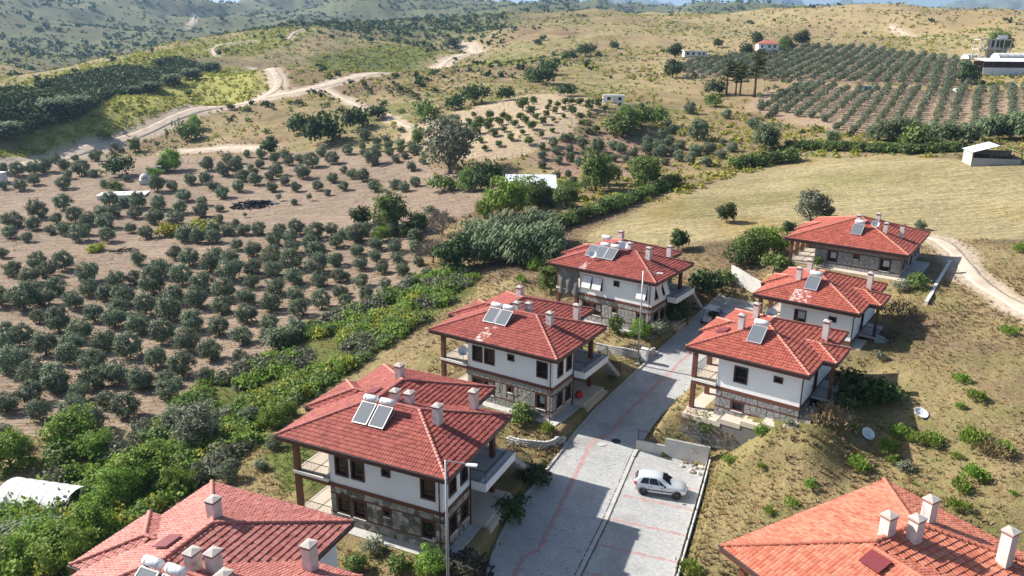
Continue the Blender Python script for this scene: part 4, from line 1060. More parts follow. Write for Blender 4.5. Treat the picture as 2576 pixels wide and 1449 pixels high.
R2 = [(-10.77, 0, 0, 12.4), (-11.35, -6, 4.4, 8.8), (-4, 1.15, 3.95, 8.2)]
def villa_split(n, label, kind, stone_mat, gl, gr, stones_on, seed, tints=False):
    x, y, z, yw = HS[n]
    h = thing('villa', label, 'house', (x, y, z), math.radians(yw), 'red roofed villas along the street')
    ol = [(-10.77, 0), (0, 0), (0, 3.95), (1.15, 3.95), (1.15, 8.2), (0, 8.2), (0, 12.4), (-10.77, 12.4), (-10.77, 8.8), (-11.35, 8.8), (-11.35, 4.4), (-10.77, 4.4)]
    c = 10.77 / 2
    ln = [((0, 0, 0), (-c, c, c * SL)), ((-10.77, 0, 0), (-c, c, c * SL)), ((0, 12.4, 0), (-c, 12.4 - c, c * SL)), ((-10.77, 12.4, 0), (-c, 12.4 - c, c * SL)), ((-c, c, c * SL), (-c, 12.4 - c, c * SL)),
          ((-11.35, 4.4, 0), (-9.15, 6.6, 2.2 * SL)), ((-11.35, 8.8, 0), (-9.15, 6.6, 2.2 * SL)), ((-9.15, 6.6, 2.2 * SL), (-8.5, 6.6, 2.2 * SL)),
          ((1.15, 3.95, 0), (-.975, 6.075, 2.125 * SL)), ((1.15, 8.2, 0), (-.975, 6.075, 2.125 * SL)), ((-.975, 6.075, 2.125 * SL), (-2.1, 6.075, 2.125 * SL))]
    villa_roof(h, kind, R2, ol, ln, None, seed, (-6.9, -5.2, 2.3) if n == 'E' else None)
    for cu, cv, ch in ((-7.3, 3.95, 1.5), (-7.3, 7.85, 1.5), (-1.05, 8.35, 1.8)):
        chimney(h, cu, cv, float(hipface(R2, np.array(cu), np.array(cv))[0]), ch, False, False, .5, .6)
    ring = [(-7.95, .8), (-.66, .8), (-.66, 3.9), (-.66, 11.6), (-7.95, 11.6)]
    ou = {0: [(1.5, 2.65, -2.5, -1.05), (4.95, 5.65, -1.62, -1.12)], 2: [(.7, 1.7, -3.3, -1.1)], 4: [(2, 4, -3.2, -1.1), (6, 8, -3.2, -1.1)]}
    ll = {0: [(1.55, 2.55, -5.2, -4.38)], 4: [(2, 4, -6, -4.2)]}
    up = MB(); lo = MB(); base = gl - .6
    for i in range(5):
        p, q = ring[i], ring[(i + 1) % 5]
        wall_seg(up, p, q, -3.5, -.36, ou.get(i, [])); wall_seg(lo, p, q, base, -3.5, ll.get(i, []))
        for o in ou.get(i, []): window(h, p, q, *o, sill=i == 0 and o[1] - o[0] > 1, curtain=(i == 0 and n == 'E' and o[0] < 2))
        for o in ll.get(i, []): window(h, p, q, *o, sill=i == 0, mull=False)
    up.build('wall', M_WALL, h); lw = lo.build('stone_wall', M_MORTAR if stones_on else stone_mat, h)
    if stones_on:
        rc = []
        for s0, s1, za, zb in split_rects(0, 7.29, gl - .1, -3.66, ll[0], (-4.29, -5.27)):
            g0 = gl + (gr - gl) * ((s0 + s1) / 2) / 7.29 - .25
            if zb > g0 + .1: rc.append((s0, s1, max(za, g0 - .6), zb))
        stones(lw, ring[0], ring[1], rc, .45, stone_mat, seed)
        stones(lw, ring[1], ring[2], [(0, 3.1, gr - .2, -3.66)], .45, stone_mat, seed + 2)
    bd = MB()
    for i in range(5):
        p, q = ring[i], ring[(i + 1) % 5]; L_ = math.dist(p, q)
        bd.hexa(seg_box(p, q, -.06 + .002 * i, L_ + .06 - .002 * i, -3.66 + .001 * i, -3.35 - .001 * i, -.07 - .001 * i, .02))
    for zt in (-4.29, -5.27): bd.hexa(seg_box(ring[0], ring[1], 0, 7.2 if zt > -5 else 5.4, zt - .05, zt + .05, -.055, .02))
    bd.build('timber_band', M_BROWN, h)
    MB().tube([(-.25, .1, -.3), (-.6, .7, -.75), (-.62, .72, -.9), (-.62, .72, gr)], .055, 6).build('drainpipe', M_PIPE, h)
    # terrace towards the street
    MB().box(-10.35, -7.97, .62, 11.7, -3.36, -3.12).build('balcony_slab', M_SILL, h)
    MB().box(-10.28, -7.97, .70, 11.6, -3.119, -3.1).build('balcony_floor', M_FLOOR, h)
    MB().box(-10.3, -7.97, .66, .88, -3.68, -3.361).box(-10.3, -10.05, .9, 11.6, -3.68, -3.362).build('balcony_beam', M_BROWN, h)
    MB().box(-10.5, -7.96, .5, 11.8, gl - .3, gl + .18).build('terrace_slab', M_FLOOR, h)
    MB().box(-10.45, -7.98, .55, 11.75, gl - 4, gl - .301).build('retaining_base', M_MORTAR, h)
    for pv in (.86, 4.45, 8.75, 11.5):
        MB().box(-10.32, -9.94, pv - .19, pv + .19, gl + .18, -3.681).box(-10.32, -9.94, pv - .19, pv + .19, -3.1, -.35).build('post', M_BROWN, h)
    railing(h, [(-7.98, .74), (-10.2, .74), (-10.2, 11.5)], -3.1)
    # porch stair
    MB().box(-.66, 1.0, 3.95, 8.2, -3.66, -3.45).build('porch_slab', M_CONC, h)
    MB().box(.72, 1.0, 3.98, 4.26, -3.45, -.35).build('post', M_FASCIA, h)
    MB().box(.3, 1.0, 3.97, 8.1, gr - .3, -3.661).build('porch_base', M_BROWN, h)
    st = MB(); ns = 6
    for i in range(ns): st.box(1.0 + i * .3, 1.0 + (i + 1) * .3, 4.0, 5.3, gr - .4, -3.45 - (i + 1) * (abs(gr) - 3.45) / (ns + 1))
    st.build('stairs', M_CONC, h)
    railing(h, [(.95, 4.0, -3.45), (2.85, 4.0, gr + .12)], 0, .95); railing(h, [(-.6, 3.98, -3.45), (.95, 3.98, -3.45)], 0, .95); railing(h, [(.95, 5.3, -3.45), (2.85, 5.3, gr + .12)], 0, .95)
    pp = MB()
    for i in range(6):
        a, b = -10.4 + i * 1.78, -10.4 + (i + 1) * 1.78; g0 = gl + (gr - gl) * np.clip((a + 9) / 9, 0, 1)
        pp.box(a, b, -.55, .8, g0 - .35, g0 + .10)
    pp.box(-.66, .35, .8, 3.96, gr - .4, gr + .1).build('plinth_path', M_FLOOR, h)
    MB().hexa([(-10.4, -.5, gl - 3), (.2, -.5, gr - 3), (.2, .79, gr - 3), (-10.4, .79, gl - 3), (-10.4, -.5, gl - .352), (.2, -.5, gr - .36), (.2, .79, gr - .36), (-10.4, .79, gl - .352)]).build('retaining_base', M_MORTAR, h)
    return h
villa_split('D', 'white villa on a stone base, nearest to the parking bay and the car', 'red', M_STONEG, -6.3, -4.5, True, 21)
villa_split('E', 'white villa behind the parking-bay villa, with whitish streaks below its solar panel', 'red', M_STONEG, -5.7, -4.05, False, 22)
R3 = [(-15, 0, 0, 15.2), (-15.45, -9, 5.4, 10.6)]
def villa_single(n, label):
    x, y, z, yw = HS[n]
    h = thing('villa', label, 'house', (x, y, z), math.radians(yw), 'red roofed villas along the street')
    ol = [(-15, 0), (0, 0), (0, 15.2), (-15, 15.2), (-15, 10.6), (-15.45, 10.6), (-15.45, 5.4), (-15, 5.4)]
    c = 7.5
    ln = [((0, 0, 0), (-c, c, c * SL)), ((-15, 0, 0), (-c, c, c * SL)), ((0, 15.2, 0), (-c, 15.2 - c, c * SL)), ((-15, 15.2, 0), (-c, 15.2 - c, c * SL)), ((-15.45, 5.4, 0), (-12.85, 8, 2.6 * SL)), ((-15.45, 10.6, 0), (-12.85, 8, 2.6 * SL)), ((-12.85, 8, 2.6 * SL), (-12.4, 8, 2.6 * SL))]
    villa_roof(h, 'red', R3, ol, ln, None, 31)
    for cu, cv, ch, rd in ((-5.75, 9.6, 1.0, 0), (-3.9, 5.25, 1.3, 0), (-2.1, 6.2, 1.8, 1), (-7.4, 5.8, 1.15, 0)): chimney(h, cu, cv, float(hipface(R3, np.array(cu), np.array(cv))[0]), ch, rd == 0, bool(rd), .5, .6)
    ring = [(-11.2, .8), (-.75, .8), (-.75, 14.4), (-14.2, 14.4), (-14.2, 9.0), (-11.2, 9.0)]
    g = -3.32
    ops = {0: [(1.65, 2.8, -2.5, -1.1), (4.85, 5.45, -1.62, -1.08), (8.0, 9.2, -2.6, -1.15)], 1: [(1.2, 2.2, -2.5, -1.1), (3.2, 4.2, -2.5, -1.1), (6.2, 7.4, -3.2, -1.0), (9, 10, -2.5, -1.1), (11, 12, -2.5, -1.1)], 5: [(2, 4, -3.2, -1)]}
    lo = MB()
    for i in range(6):
        p, q = ring[i], ring[(i + 1) % 6]; wall_seg(lo, p, q, g - .5, -.36, ops.get(i, []))
        for o in ops.get(i, []): window(h, p, q, *o, sill=i in (0, 1), curtain=(i == 0 and o[1] - o[0] > 1))
    lw = lo.build('stone_wall', M_MORTAR, h)
    stones(lw, ring[0], ring[1], split_rects(0, 10.45, g - .1, -.36, ops[0], (-.98, -2.72)), .48, M_STONEG, 31)
    stones(lw, ring[1], ring[2], split_rects(0, 13.6, g - .1, -.36, ops[1], (-.98,)), .7, M_STONEG, 32)
    bd = MB()
    for zt in (-.98, -2.72): bd.hexa(seg_box(ring[0], ring[1], 0, 10.45, zt - .045, zt + .045, -.052, .02))
    for s_ in (4.75, 5.55): bd.hexa(seg_box(ring[0], ring[1], s_ - .04, s_ + .04, -2.66, -1.04, -.05, .02))
    bd.build('timber_band', M_BROWN, h)
    MB().tube([(-.6, .2, -.4), (-.7, .68, -.8), (-.7, .68, g)], .055, 6).build('drainpipe', M_BROWN, h)
    MB().box(-14.6, -11.2, .5, 9.0, g - .6, g + .18).build('terrace_slab', M_FLOOR, h)
    MB().box(-14.7, -11.3, .42, .62, g - .9, g + .02).box(-14.8, -14.6, .42, 9, g - .9, g + .02).build('terrace_wall', M_BROWN, h)
    for pv in (.86, 3.6, 6.3, 8.9): MB().box(-14.5, -14.12, pv - .19, pv + .19, g, -.35).build('post', M_BROWN, h)
    railing(h, [(-11.2, .62), (-14.3, .62), (-14.3, 9)], g + .18)
    MB().box(-11.2, .3, -.4, .8, g - .4, g + .09).build('plinth_path', M_FLOOR, h)
    MB().box(-.75, 1.2, 5.4, 10.5, g - .4, g + .25).box(-.75, .5, .8, 5.4, g - .4, g + .092).build('entrance_steps', M_CONC, h)
    return h
villa_single('F', 'single-storey stone villa on the terrace beside the gravel track')
# ---------------------------------------------------------------- walls, fences and street things
M_WHITEC = pmat('pale_concrete_coping', (.60, .585, .55), 0.9, 0.12, 1.5, 0.006, 14, stain=((.42, .39, .34), 1.0, 0.6))
M_WALLC = pmat('streaky_retaining_concrete', (.50, .49, .46), 0.9, 0.14, 0.9, 0.01, 10, stain=((.25, .245, .22), 1.1, 0.57))
M_BLOCK = pmat('pale_walling_block', (.50, .49, .47), 0.9, 0.15, 3, 0.01, 18, objrand=0.22)
def wall_run(mb, pts, zb, zt, th):
    for a, b in zip(pts[:-1], pts[1:]):
        d = np.array(b) - np.array(a); d /= np.hypot(*d); n_ = np.array([-d[1], d[0]]) * th / 2
        a_, b_ = np.array(a), np.array(b)
        za, zbb = (zb(*a), zb(*b)); ta, tb = (zt(*a), zt(*b))
        c = [a_ - n_, b_ - n_, b_ + n_, a_ + n_]
        mb.hexa([(*c[0], za), (*c[1], zbb), (*c[2], zbb), (*c[3], za), (*c[0], ta), (*c[1], tb), (*c[2], tb), (*c[3], ta)])
    return mb
W0, W1 = np.array(PK[3]), np.array(PK[4]); Wm = W0 + (W1 - W0) * 0.40
zr = float(ROADZ(W0[1]))
rw = thing('retaining_wall', 'stained concrete retaining wall at the far end of the parking bay', 'wall', (0, 0, 0))
wall_run(MB(), [tuple(W0), tuple(Wm)], lambda x, y: zr - .6, lambda x, y: zr + 1.0, .22).build('low_section', M_WALLC, rw)
wall_run(MB(), [tuple(Wm), tuple(W1)], lambda x, y: zr - .6, lambda x, y: zr + 1.75, .24).build('high_section', M_WALLC, rw)
def fence(pts, z, h, label, post=1.6, bars=0.13):
    f = thing('iron_fence', label, 'fence', (0, 0, 0))
    rails = MB(); ps = MB()
    for a, b in zip(pts[:-1], pts[1:]):
        A = Vector((a[0], a[1], z(*a))); B = Vector((b[0], b[1], z(*b))); n = max(1, int((B - A).length / bars)); k_ = max(1, int(post / bars))
        rails.tube([A + Vector((0, 0, h)), B + Vector((0, 0, h))], .025, 5); rails.tube([A + Vector((0, 0, .1)), B + Vector((0, 0, .1))], .02, 5)
        for i in range(n + 1):
            c = A + (B - A) * (i / n)
            if i % k_ == 0: MB().tube([c, c + Vector((0, 0, h + .08))], .04, 6).build('fence_post', M_RAIL, f)
            else: ps.tube([c + Vector((0, 0, .1)), c + Vector((0, 0, h))], .009, 4)
    rails.build('rail', M_RAIL, f); ps.build('bars', M_RAIL, f)
    return f
fence([tuple(W0 + (W1 - W0) * .02), tuple(Wm)], lambda x, y: zr + 1.0, 1.0, 'black iron fence on the lower step of the parking bay wall')
fence([tuple(Wm), tuple(W1)], lambda x, y: zr + 1.75, .95, 'black iron fence on the upper step of the parking bay wall')
EW = [np.array(PK[4]), np.array(PK[5]), np.array(PK[6]), np.array(PARKPOLY[-1])]
EWr = resample(np.array(EW), 2.0)
bwz = lambda x, y: float(ROADZ(y)) + 0.75
bw = thing('boundary_wall', 'long low white-topped wall along the right edge of the parking bay', 'wall')
wall_run(MB(), [tuple(p) for p in EWr], lambda x, y: float(ROADZ(y)) - .5, lambda x, y: bwz(x, y) - .08, .22).build('wall_body', M_WALLC, bw)
wall_run(MB(), [tuple(p) for p in EWr], lambda x, y: bwz(x, y) - .08, bwz, .34).build('coping', M_WHITEC, bw)
ewo = EWr + np.array([0.0, 0])
fence([tuple(p) for p in EWr[::2]], lambda x, y: bwz(x, y), .85, 'black iron fence along the white-topped wall beside the parking bay', 2.0, .16)
up_ = resample(np.array([EW[0], at(1812, 1066)[:2]]), 1.5)
wall_run(MB(), [tuple(p) for p in up_], lambda x, y: gz(x, y) - .5, lambda x, y: gz(x, y) + .22, .25).build('garden_kerb', M_WHITEC, label='narrow pale kerb climbing from the parking bay corner to the villa', category='kerb wall')
BLK = MB().box(-.19, .19, -.11, .11, 0, .17).mesh('block', M_BLOCK, bevel=.02)
def block_wall(pts, courses, label, zoff=0.0):
    root = thing('block_retaining_wall', label, 'wall')
    P_ = resample(smooth_poly(pts, 2), .40); d = np.gradient(P_, axis=0)
    for c in range(courses):
        for i in range(len(P_)):
            if c % 2 and i == len(P_) - 1: continue
            p = P_[i] if c % 2 == 0 else (P_[i] + P_[min(i + 1, len(P_) - 1)]) / 2
            back = np.array([-d[i, 1], d[i, 0]]) / np.hypot(*d[i]) * .05 * c
            obj('block', BLK, root, (p[0] + back[0], p[1] + back[1], BZ(p) + zoff + c * .185), (0, 0, math.atan2(d[i, 1], d[i, 0]) + rnd.uniform(-.03, .03)))
    return root
PZ = lambda x, y, k=1.5652: ((1344 + x * .52174) / k, (1512 + y * .52174) / k)
_bp = [at(*PZ(*p)) for p in [(1255, 440), (1350, 470), (1500, 490), (1600, 475), (1690, 440)]]
BZ = lambda p: gz(p[0], p[1]) - .1
block_wall([p[:2] for p in _bp], 4, 'curved wall of pale blocks below the weedy bed, nearer of the two')
R9 = lambda x, y: ((2350 + x * 550 / 901) / 1.565217, (1150 + y * 550 / 901) / 1.565217)
block_wall([at(*R9(*p))[:2] for p in [(0, 375), (90, 395), (180, 415), (260, 425), (340, 425), (375, 405)]], 5, 'curved wall of pale blocks beside the white cabinet, farther of the two')
# white wall below the vines and terrace kerb of the stone villa
Z6 = lambda x, y: (1717.4 + x / 3, 483 + y / 3)
vw = [at(*Z6(*p))[:2] for p in [(365, 650), (450, 700), (520, 745), (600, 790)]]
wall_run(MB(), [tuple(p) for p in vw], lambda x, y: gz(x, y) - 1, lambda x, y: gz(x, y) + 1.9, .3).build('vine_wall', M_WHITEC, label='whitewashed wall below the vines left of the upper villas', category='wall')
tk = resample(np.array([h2w('F', 3.2, 14)[:2], h2w('F', 3.4, 2)[:2], h2w('F', 3.5, -6.5)[:2]]), 2.0)
wall_run(MB(), [tuple(p) for p in tk], lambda x, y: gz(x, y) - 1, lambda x, y: 7.75 if y > 88 else 7.45, .35).build('terrace_wall', M_WHITEC, label='low pale terrace wall between the stone villa and the gravel track', category='wall')

# ---------------------------------------------------------------- street lamps, cabinet
M_GALV = pmat('galvanised_steel', (.42, .43, .44), 0.45, 0.08, 4, metal=0.6)
M_LED = pmat('white_lamp_housing', (.75, .76, .77), 0.4, 0.04, 4)
M_CAB = pmat('grey_white_cabinet', (.62, .64, .64), 0.5, 0.05, 3)
def street_lamp(x, y, h, arm, ang, label):
    z = gz(x, y); t_ = thing('street_lamp', label, 'street lamp', (x, y, z), ang, 'street lamps')
    MB().box(-.22, .22, -.22, .22, -.2, .12).build('foot', M_CONC, t_)
    MB().tube([(0, 0, 0), (0, 0, h * .5), (0, 0, h)], [.11, .09, .06], 10).build('pole', M_GALV, t_, smooth=True)
    MB().tube([(0, 0, h - .02), (arm * .5, 0, h - .08), (arm, 0, h - .14)], .04, 8).build('arm', M_GALV, t_)
    MB().box(arm - .1, arm + .62, -.15, .15, h - .24, h - .13).build('lamp_head', M_LED, t_, bevel=.03)
    MB().box(arm + .02, arm + .55, -.11, .11, h - .255, h - .241).build('lens', M_CAB, t_)
d = ray(1121, 1158); t_ = (11.2 - CAMZ) / d[2]; street_lamp(d[0] * t_, d[1] * t_, 11.2 - gz(d[0] * t_, d[1] * t_), 1.35, math.radians(-8), 'tall grey street lamp in front of the nearest whole villa')
lb = at(1604, 916); street_lamp(lb[0], lb[1], 11.0, 1.5, math.radians(-10), 'tall grey street lamp beside the white cabinet at the kerb')
cb = at(*R9(305, 448)); t_ = thing('utility_cabinet', 'small white utility cabinet at the kerb beside the farther street lamp', 'cabinet', (cb[0], cb[1], cb[2]), math.radians(-35))
MB().box(-.4, .4, -.25, .25, -.1, .12).build('plinth', M_CONC, t_); MB().box(-.38, .38, -.23, .23, .12, 1.55).build('body', M_CAB, t_, bevel=.02)
MB().box(-.43, .43, -.28, .28, 1.55, 1.63).build('lid', M_CAB, t_, bevel=.015); MB().box(-.33, .33, -.245, -.232, .25, 1.45).build('door', M_LED, t_); MB().box(.2, .24, -.27, -.246, .8, .95).build('handle', M_PIPE, t_)

# ---------------------------------------------------------------- solar water heaters and dishes
m, t = new_mat('solar_collector_glass')
_o = t.nodes.new('ShaderNodeOutputMaterial'); _b = t.nodes.new('ShaderNodeBsdfPrincipled'); _tc = t.nodes.new('ShaderNodeTexCoord')
_wv = t.nodes.new('ShaderNodeTexWave'); _wv.inputs['Scale'].default_value = 4.0; _wv.inputs['Distortion'].default_value = .3
_mx = t.nodes.new('ShaderNodeMix'); _mx.data_type = 'RGBA'; _mx.inputs[6].default_value = (.10, .115, .13, 1); _mx.inputs[7].default_value = (.17, .19, .21, 1)
t.links.new(_tc.outputs['Object'], _wv.inputs['Vector']); t.links.new(_wv.outputs['Fac'], _mx.inputs[0]); t.links.new(_mx.outputs[2], _b.inputs['Base Color'])
_b.inputs['Roughness'].default_value = .25; t.links.new(_b.outputs[0], _o.inputs[0]); M_SOLAR = m
M_ALU = pmat('aluminium_frame', (.55, .56, .57), .4, .06, 5, metal=.5)
M_TANK = pmat('white_enamel_tank', (.70, .72, .73), .35, .06, 3, stain=((.5, .5, .5), 2, .68))
def heater(n, us, label, v0=2.65, tanks=None, dark=False):
    x, y, z, yw = HS[n]
    t_ = thing('solar_water_heater', label, 'solar heater', (x, y, z), math.radians(yw), 'solar water heaters on the villa roofs')
    w = 1.32; zb = v0 * SL + .16; dv, dz = 1.56, 1.08
    for u in us:
        P = lambda a, b, e: (u + a * w, v0 + b * dv - e * .57, zb + b * dz + e * .82)
        p = obj('collector', None, t_)
        fr = MB()
        for a0, a1, b0, b1 in ((0, .045, 0, 1), (.955, 1, 0, 1), (.045, .955, 0, .035), (.045, .955, .965, 1)):
            fr.hexa([P(a0, b0, -.06), P(a1, b0, -.06), P(a1, b1, -.06), P(a0, b1, -.06), P(a0, b0, .045), P(a1, b0, .045), P(a1, b1, .045), P(a0, b1, .045)])
        fr.build('frame', M_ALU, p)
        MB().hexa([P(.03, .02, -.05), P(.97, .02, -.05), P(.97, .98, -.05), P(.03, .98, -.05), P(.03, .02, .02), P(.97, .02, .02), P(.97, .98, .02), P(.03, .98, .02)]).build('glass', M_SOLAR, p)
        st = MB()
        for a in (.08, .92):
            st.tube([P(a, 0, -.06), (u + a * w, v0, v0 * SL - .02)], .025, 5); st.tube([P(a, 1, -.06), (u + a * w, v0 + dv + .35, (v0 + dv + .35) * SL)], .025, 5); st.tube([P(a, 0, -.07), (u + a * w, v0 + dv + .35, (v0 + dv + .35) * SL + .05)], .02, 5)
        st.build('stand', M_ALU, p)
    for u, zt in (tanks if tanks else [(u, 0) for u in us]):
        k_ = obj('tank', None, t_)
        vc, zc = v0 + dv + .22, zb + dz + .26 + zt
        MB().lathe([(0, -.62), (.2, -.61), (.27, -.56), (.275, 0), (.27, .56), (.2, .61), (0, .62)], (u + w / 2, vc, zc), 18, 'x').build('shell', M_TANK, k_, smooth=True)
        MB().lathe([(.282, -.40), (.284, -.38), (.284, -.36), (.282, -.34)], (u + w / 2, vc, zc), 18, 'x').build('strap', M_ALU, k_)
        MB().lathe([(.282, .34), (.284, .36), (.284, .38), (.282, .40)], (u + w / 2, vc, zc), 18, 'x').build('strap', M_ALU, k_)
        leg = MB()
        for a in (.2, .8): leg.tube([(u + a * w, vc, zc - .2), (u + a * w, vc + .1, (vc + .1) * SL)], .022, 5)
        leg.build('leg', M_ALU, k_)
    return t_
heater('C', (-9.75, -8.25), 'solar water heater with two blue-grey tanks on the nearest whole roof')
heater('B', (-10.15, -8.72), 'solar water heater with two panels on the middle roof left of the street')
heater('A', (-11.1, -9.85, -8.5), 'solar water heater with three panels on the far roof left of the street', 2.5, [(-9.85, 0), (-8.4, 0), (-9.7, .95)])
heater('D', (-6.2,), 'single-panel solar heater on the red roof beside the parking bay', 2.2)
heater('E', (-6.25,), 'single dark solar panel and tank above the white roof streaks', 2.2)
heater('F', (-7.6,), 'single-panel solar heater on the roof of the stone villa', 2.75)
heater('G', (-9.6, -8.0), 'solar water heater tanks at the lower edge on the pinkish roof', 2.9)
M_DISH = pmat('white_dish_enamel', (.72, .74, .76), .4, .05, 3)
def dish(loc, az, el, r, label, mast=0.6, name='satellite_dish'):
    t_ = thing(name, label, 'satellite dish', loc)
    dirv = Vector((math.cos(az) * math.cos(el), math.sin(az) * math.cos(el), math.sin(el)))
    q = dirv.to_track_quat('Z', 'Y').to_matrix().to_4x4(); c = Vector((0, 0, mast))
    b = MB().lathe([(.02, -.12 * r), (r * .5, -.12 * r + .06 * r), (r * .85, .10 * r), (r, .18 * r), (r * 1.02, .17 * r), (r * .86, .08 * r), (r * .5, -.14 * r), (.02, -.16 * r)], n=24)
    o = b.build('reflector', M_DISH, t_, smooth=True); o.matrix_local = Matrix.Translation(c) @ q
    a = MB().tube([(0, -r, .15 * r), (0, -.15 * r, 1.0 * r)], .018, 5).tube([(r * .7, r * .6, .15 * r), (0, -.15 * r, 1.0 * r)], .01, 4).tube([(-r * .7, r * .6, .15 * r), (0, -.15 * r, 1.0 * r)], .01, 4).build('feed_arm', M_GALV, t_); a.matrix_local = o.matrix_local.copy()
    e = MB().lathe([(0, -.06), (.05, -.06), (.05, .06), (0, .06)], (0, -.15 * r, 1.0 * r), 10).build('feed_horn', M_CAB, t_); e.matrix_local = o.matrix_local.copy()
    MB().tube([(0, 0, -.1), (0, 0, mast)], .03, 6).build('mast', M_GALV, t_)
dish(h2w('A', -9.7, 2.0, 2.0 * SL), math.radians(-100), math.radians(35), .5, 'satellite dish on the front slope beside the three solar panels', .8)
dish(h2w('A', -7.0, 5.0, 5.0 * SL), math.radians(-100), math.radians(35), .55, 'satellite dish on the ridge right of the three solar panel tanks', .7)
dish(h2w('F', -5.2, 5.1, 5.1 * SL), math.radians(-95), math.radians(35), .5, 'satellite dish right of the solar heater on the stone villa roof', .6)
dish(h2w('B', -11.4, .95, -3.1), math.radians(-100), math.radians(30), .52, 'satellite dish on the loggia of the middle villa left of the street', 1.2)
dish(h2w('E', -8.9, .95, -3.1), math.radians(-100), math.radians(30), .6, 'satellite dish on the balcony between the two white villas right of the street', 1.0)
for px, py, el, r, lb_ in ((2316, 1046, 65, .58, 'large discarded satellite dish lying in dry grass, the farther one'), (2182, 1098, 50, .55, 'large discarded satellite dish lying in dry grass, the nearer one')):
    p = at(px, py); dish((p[0], p[1], p[2]), math.radians(-75), math.radians(el), r, lb_, .25)

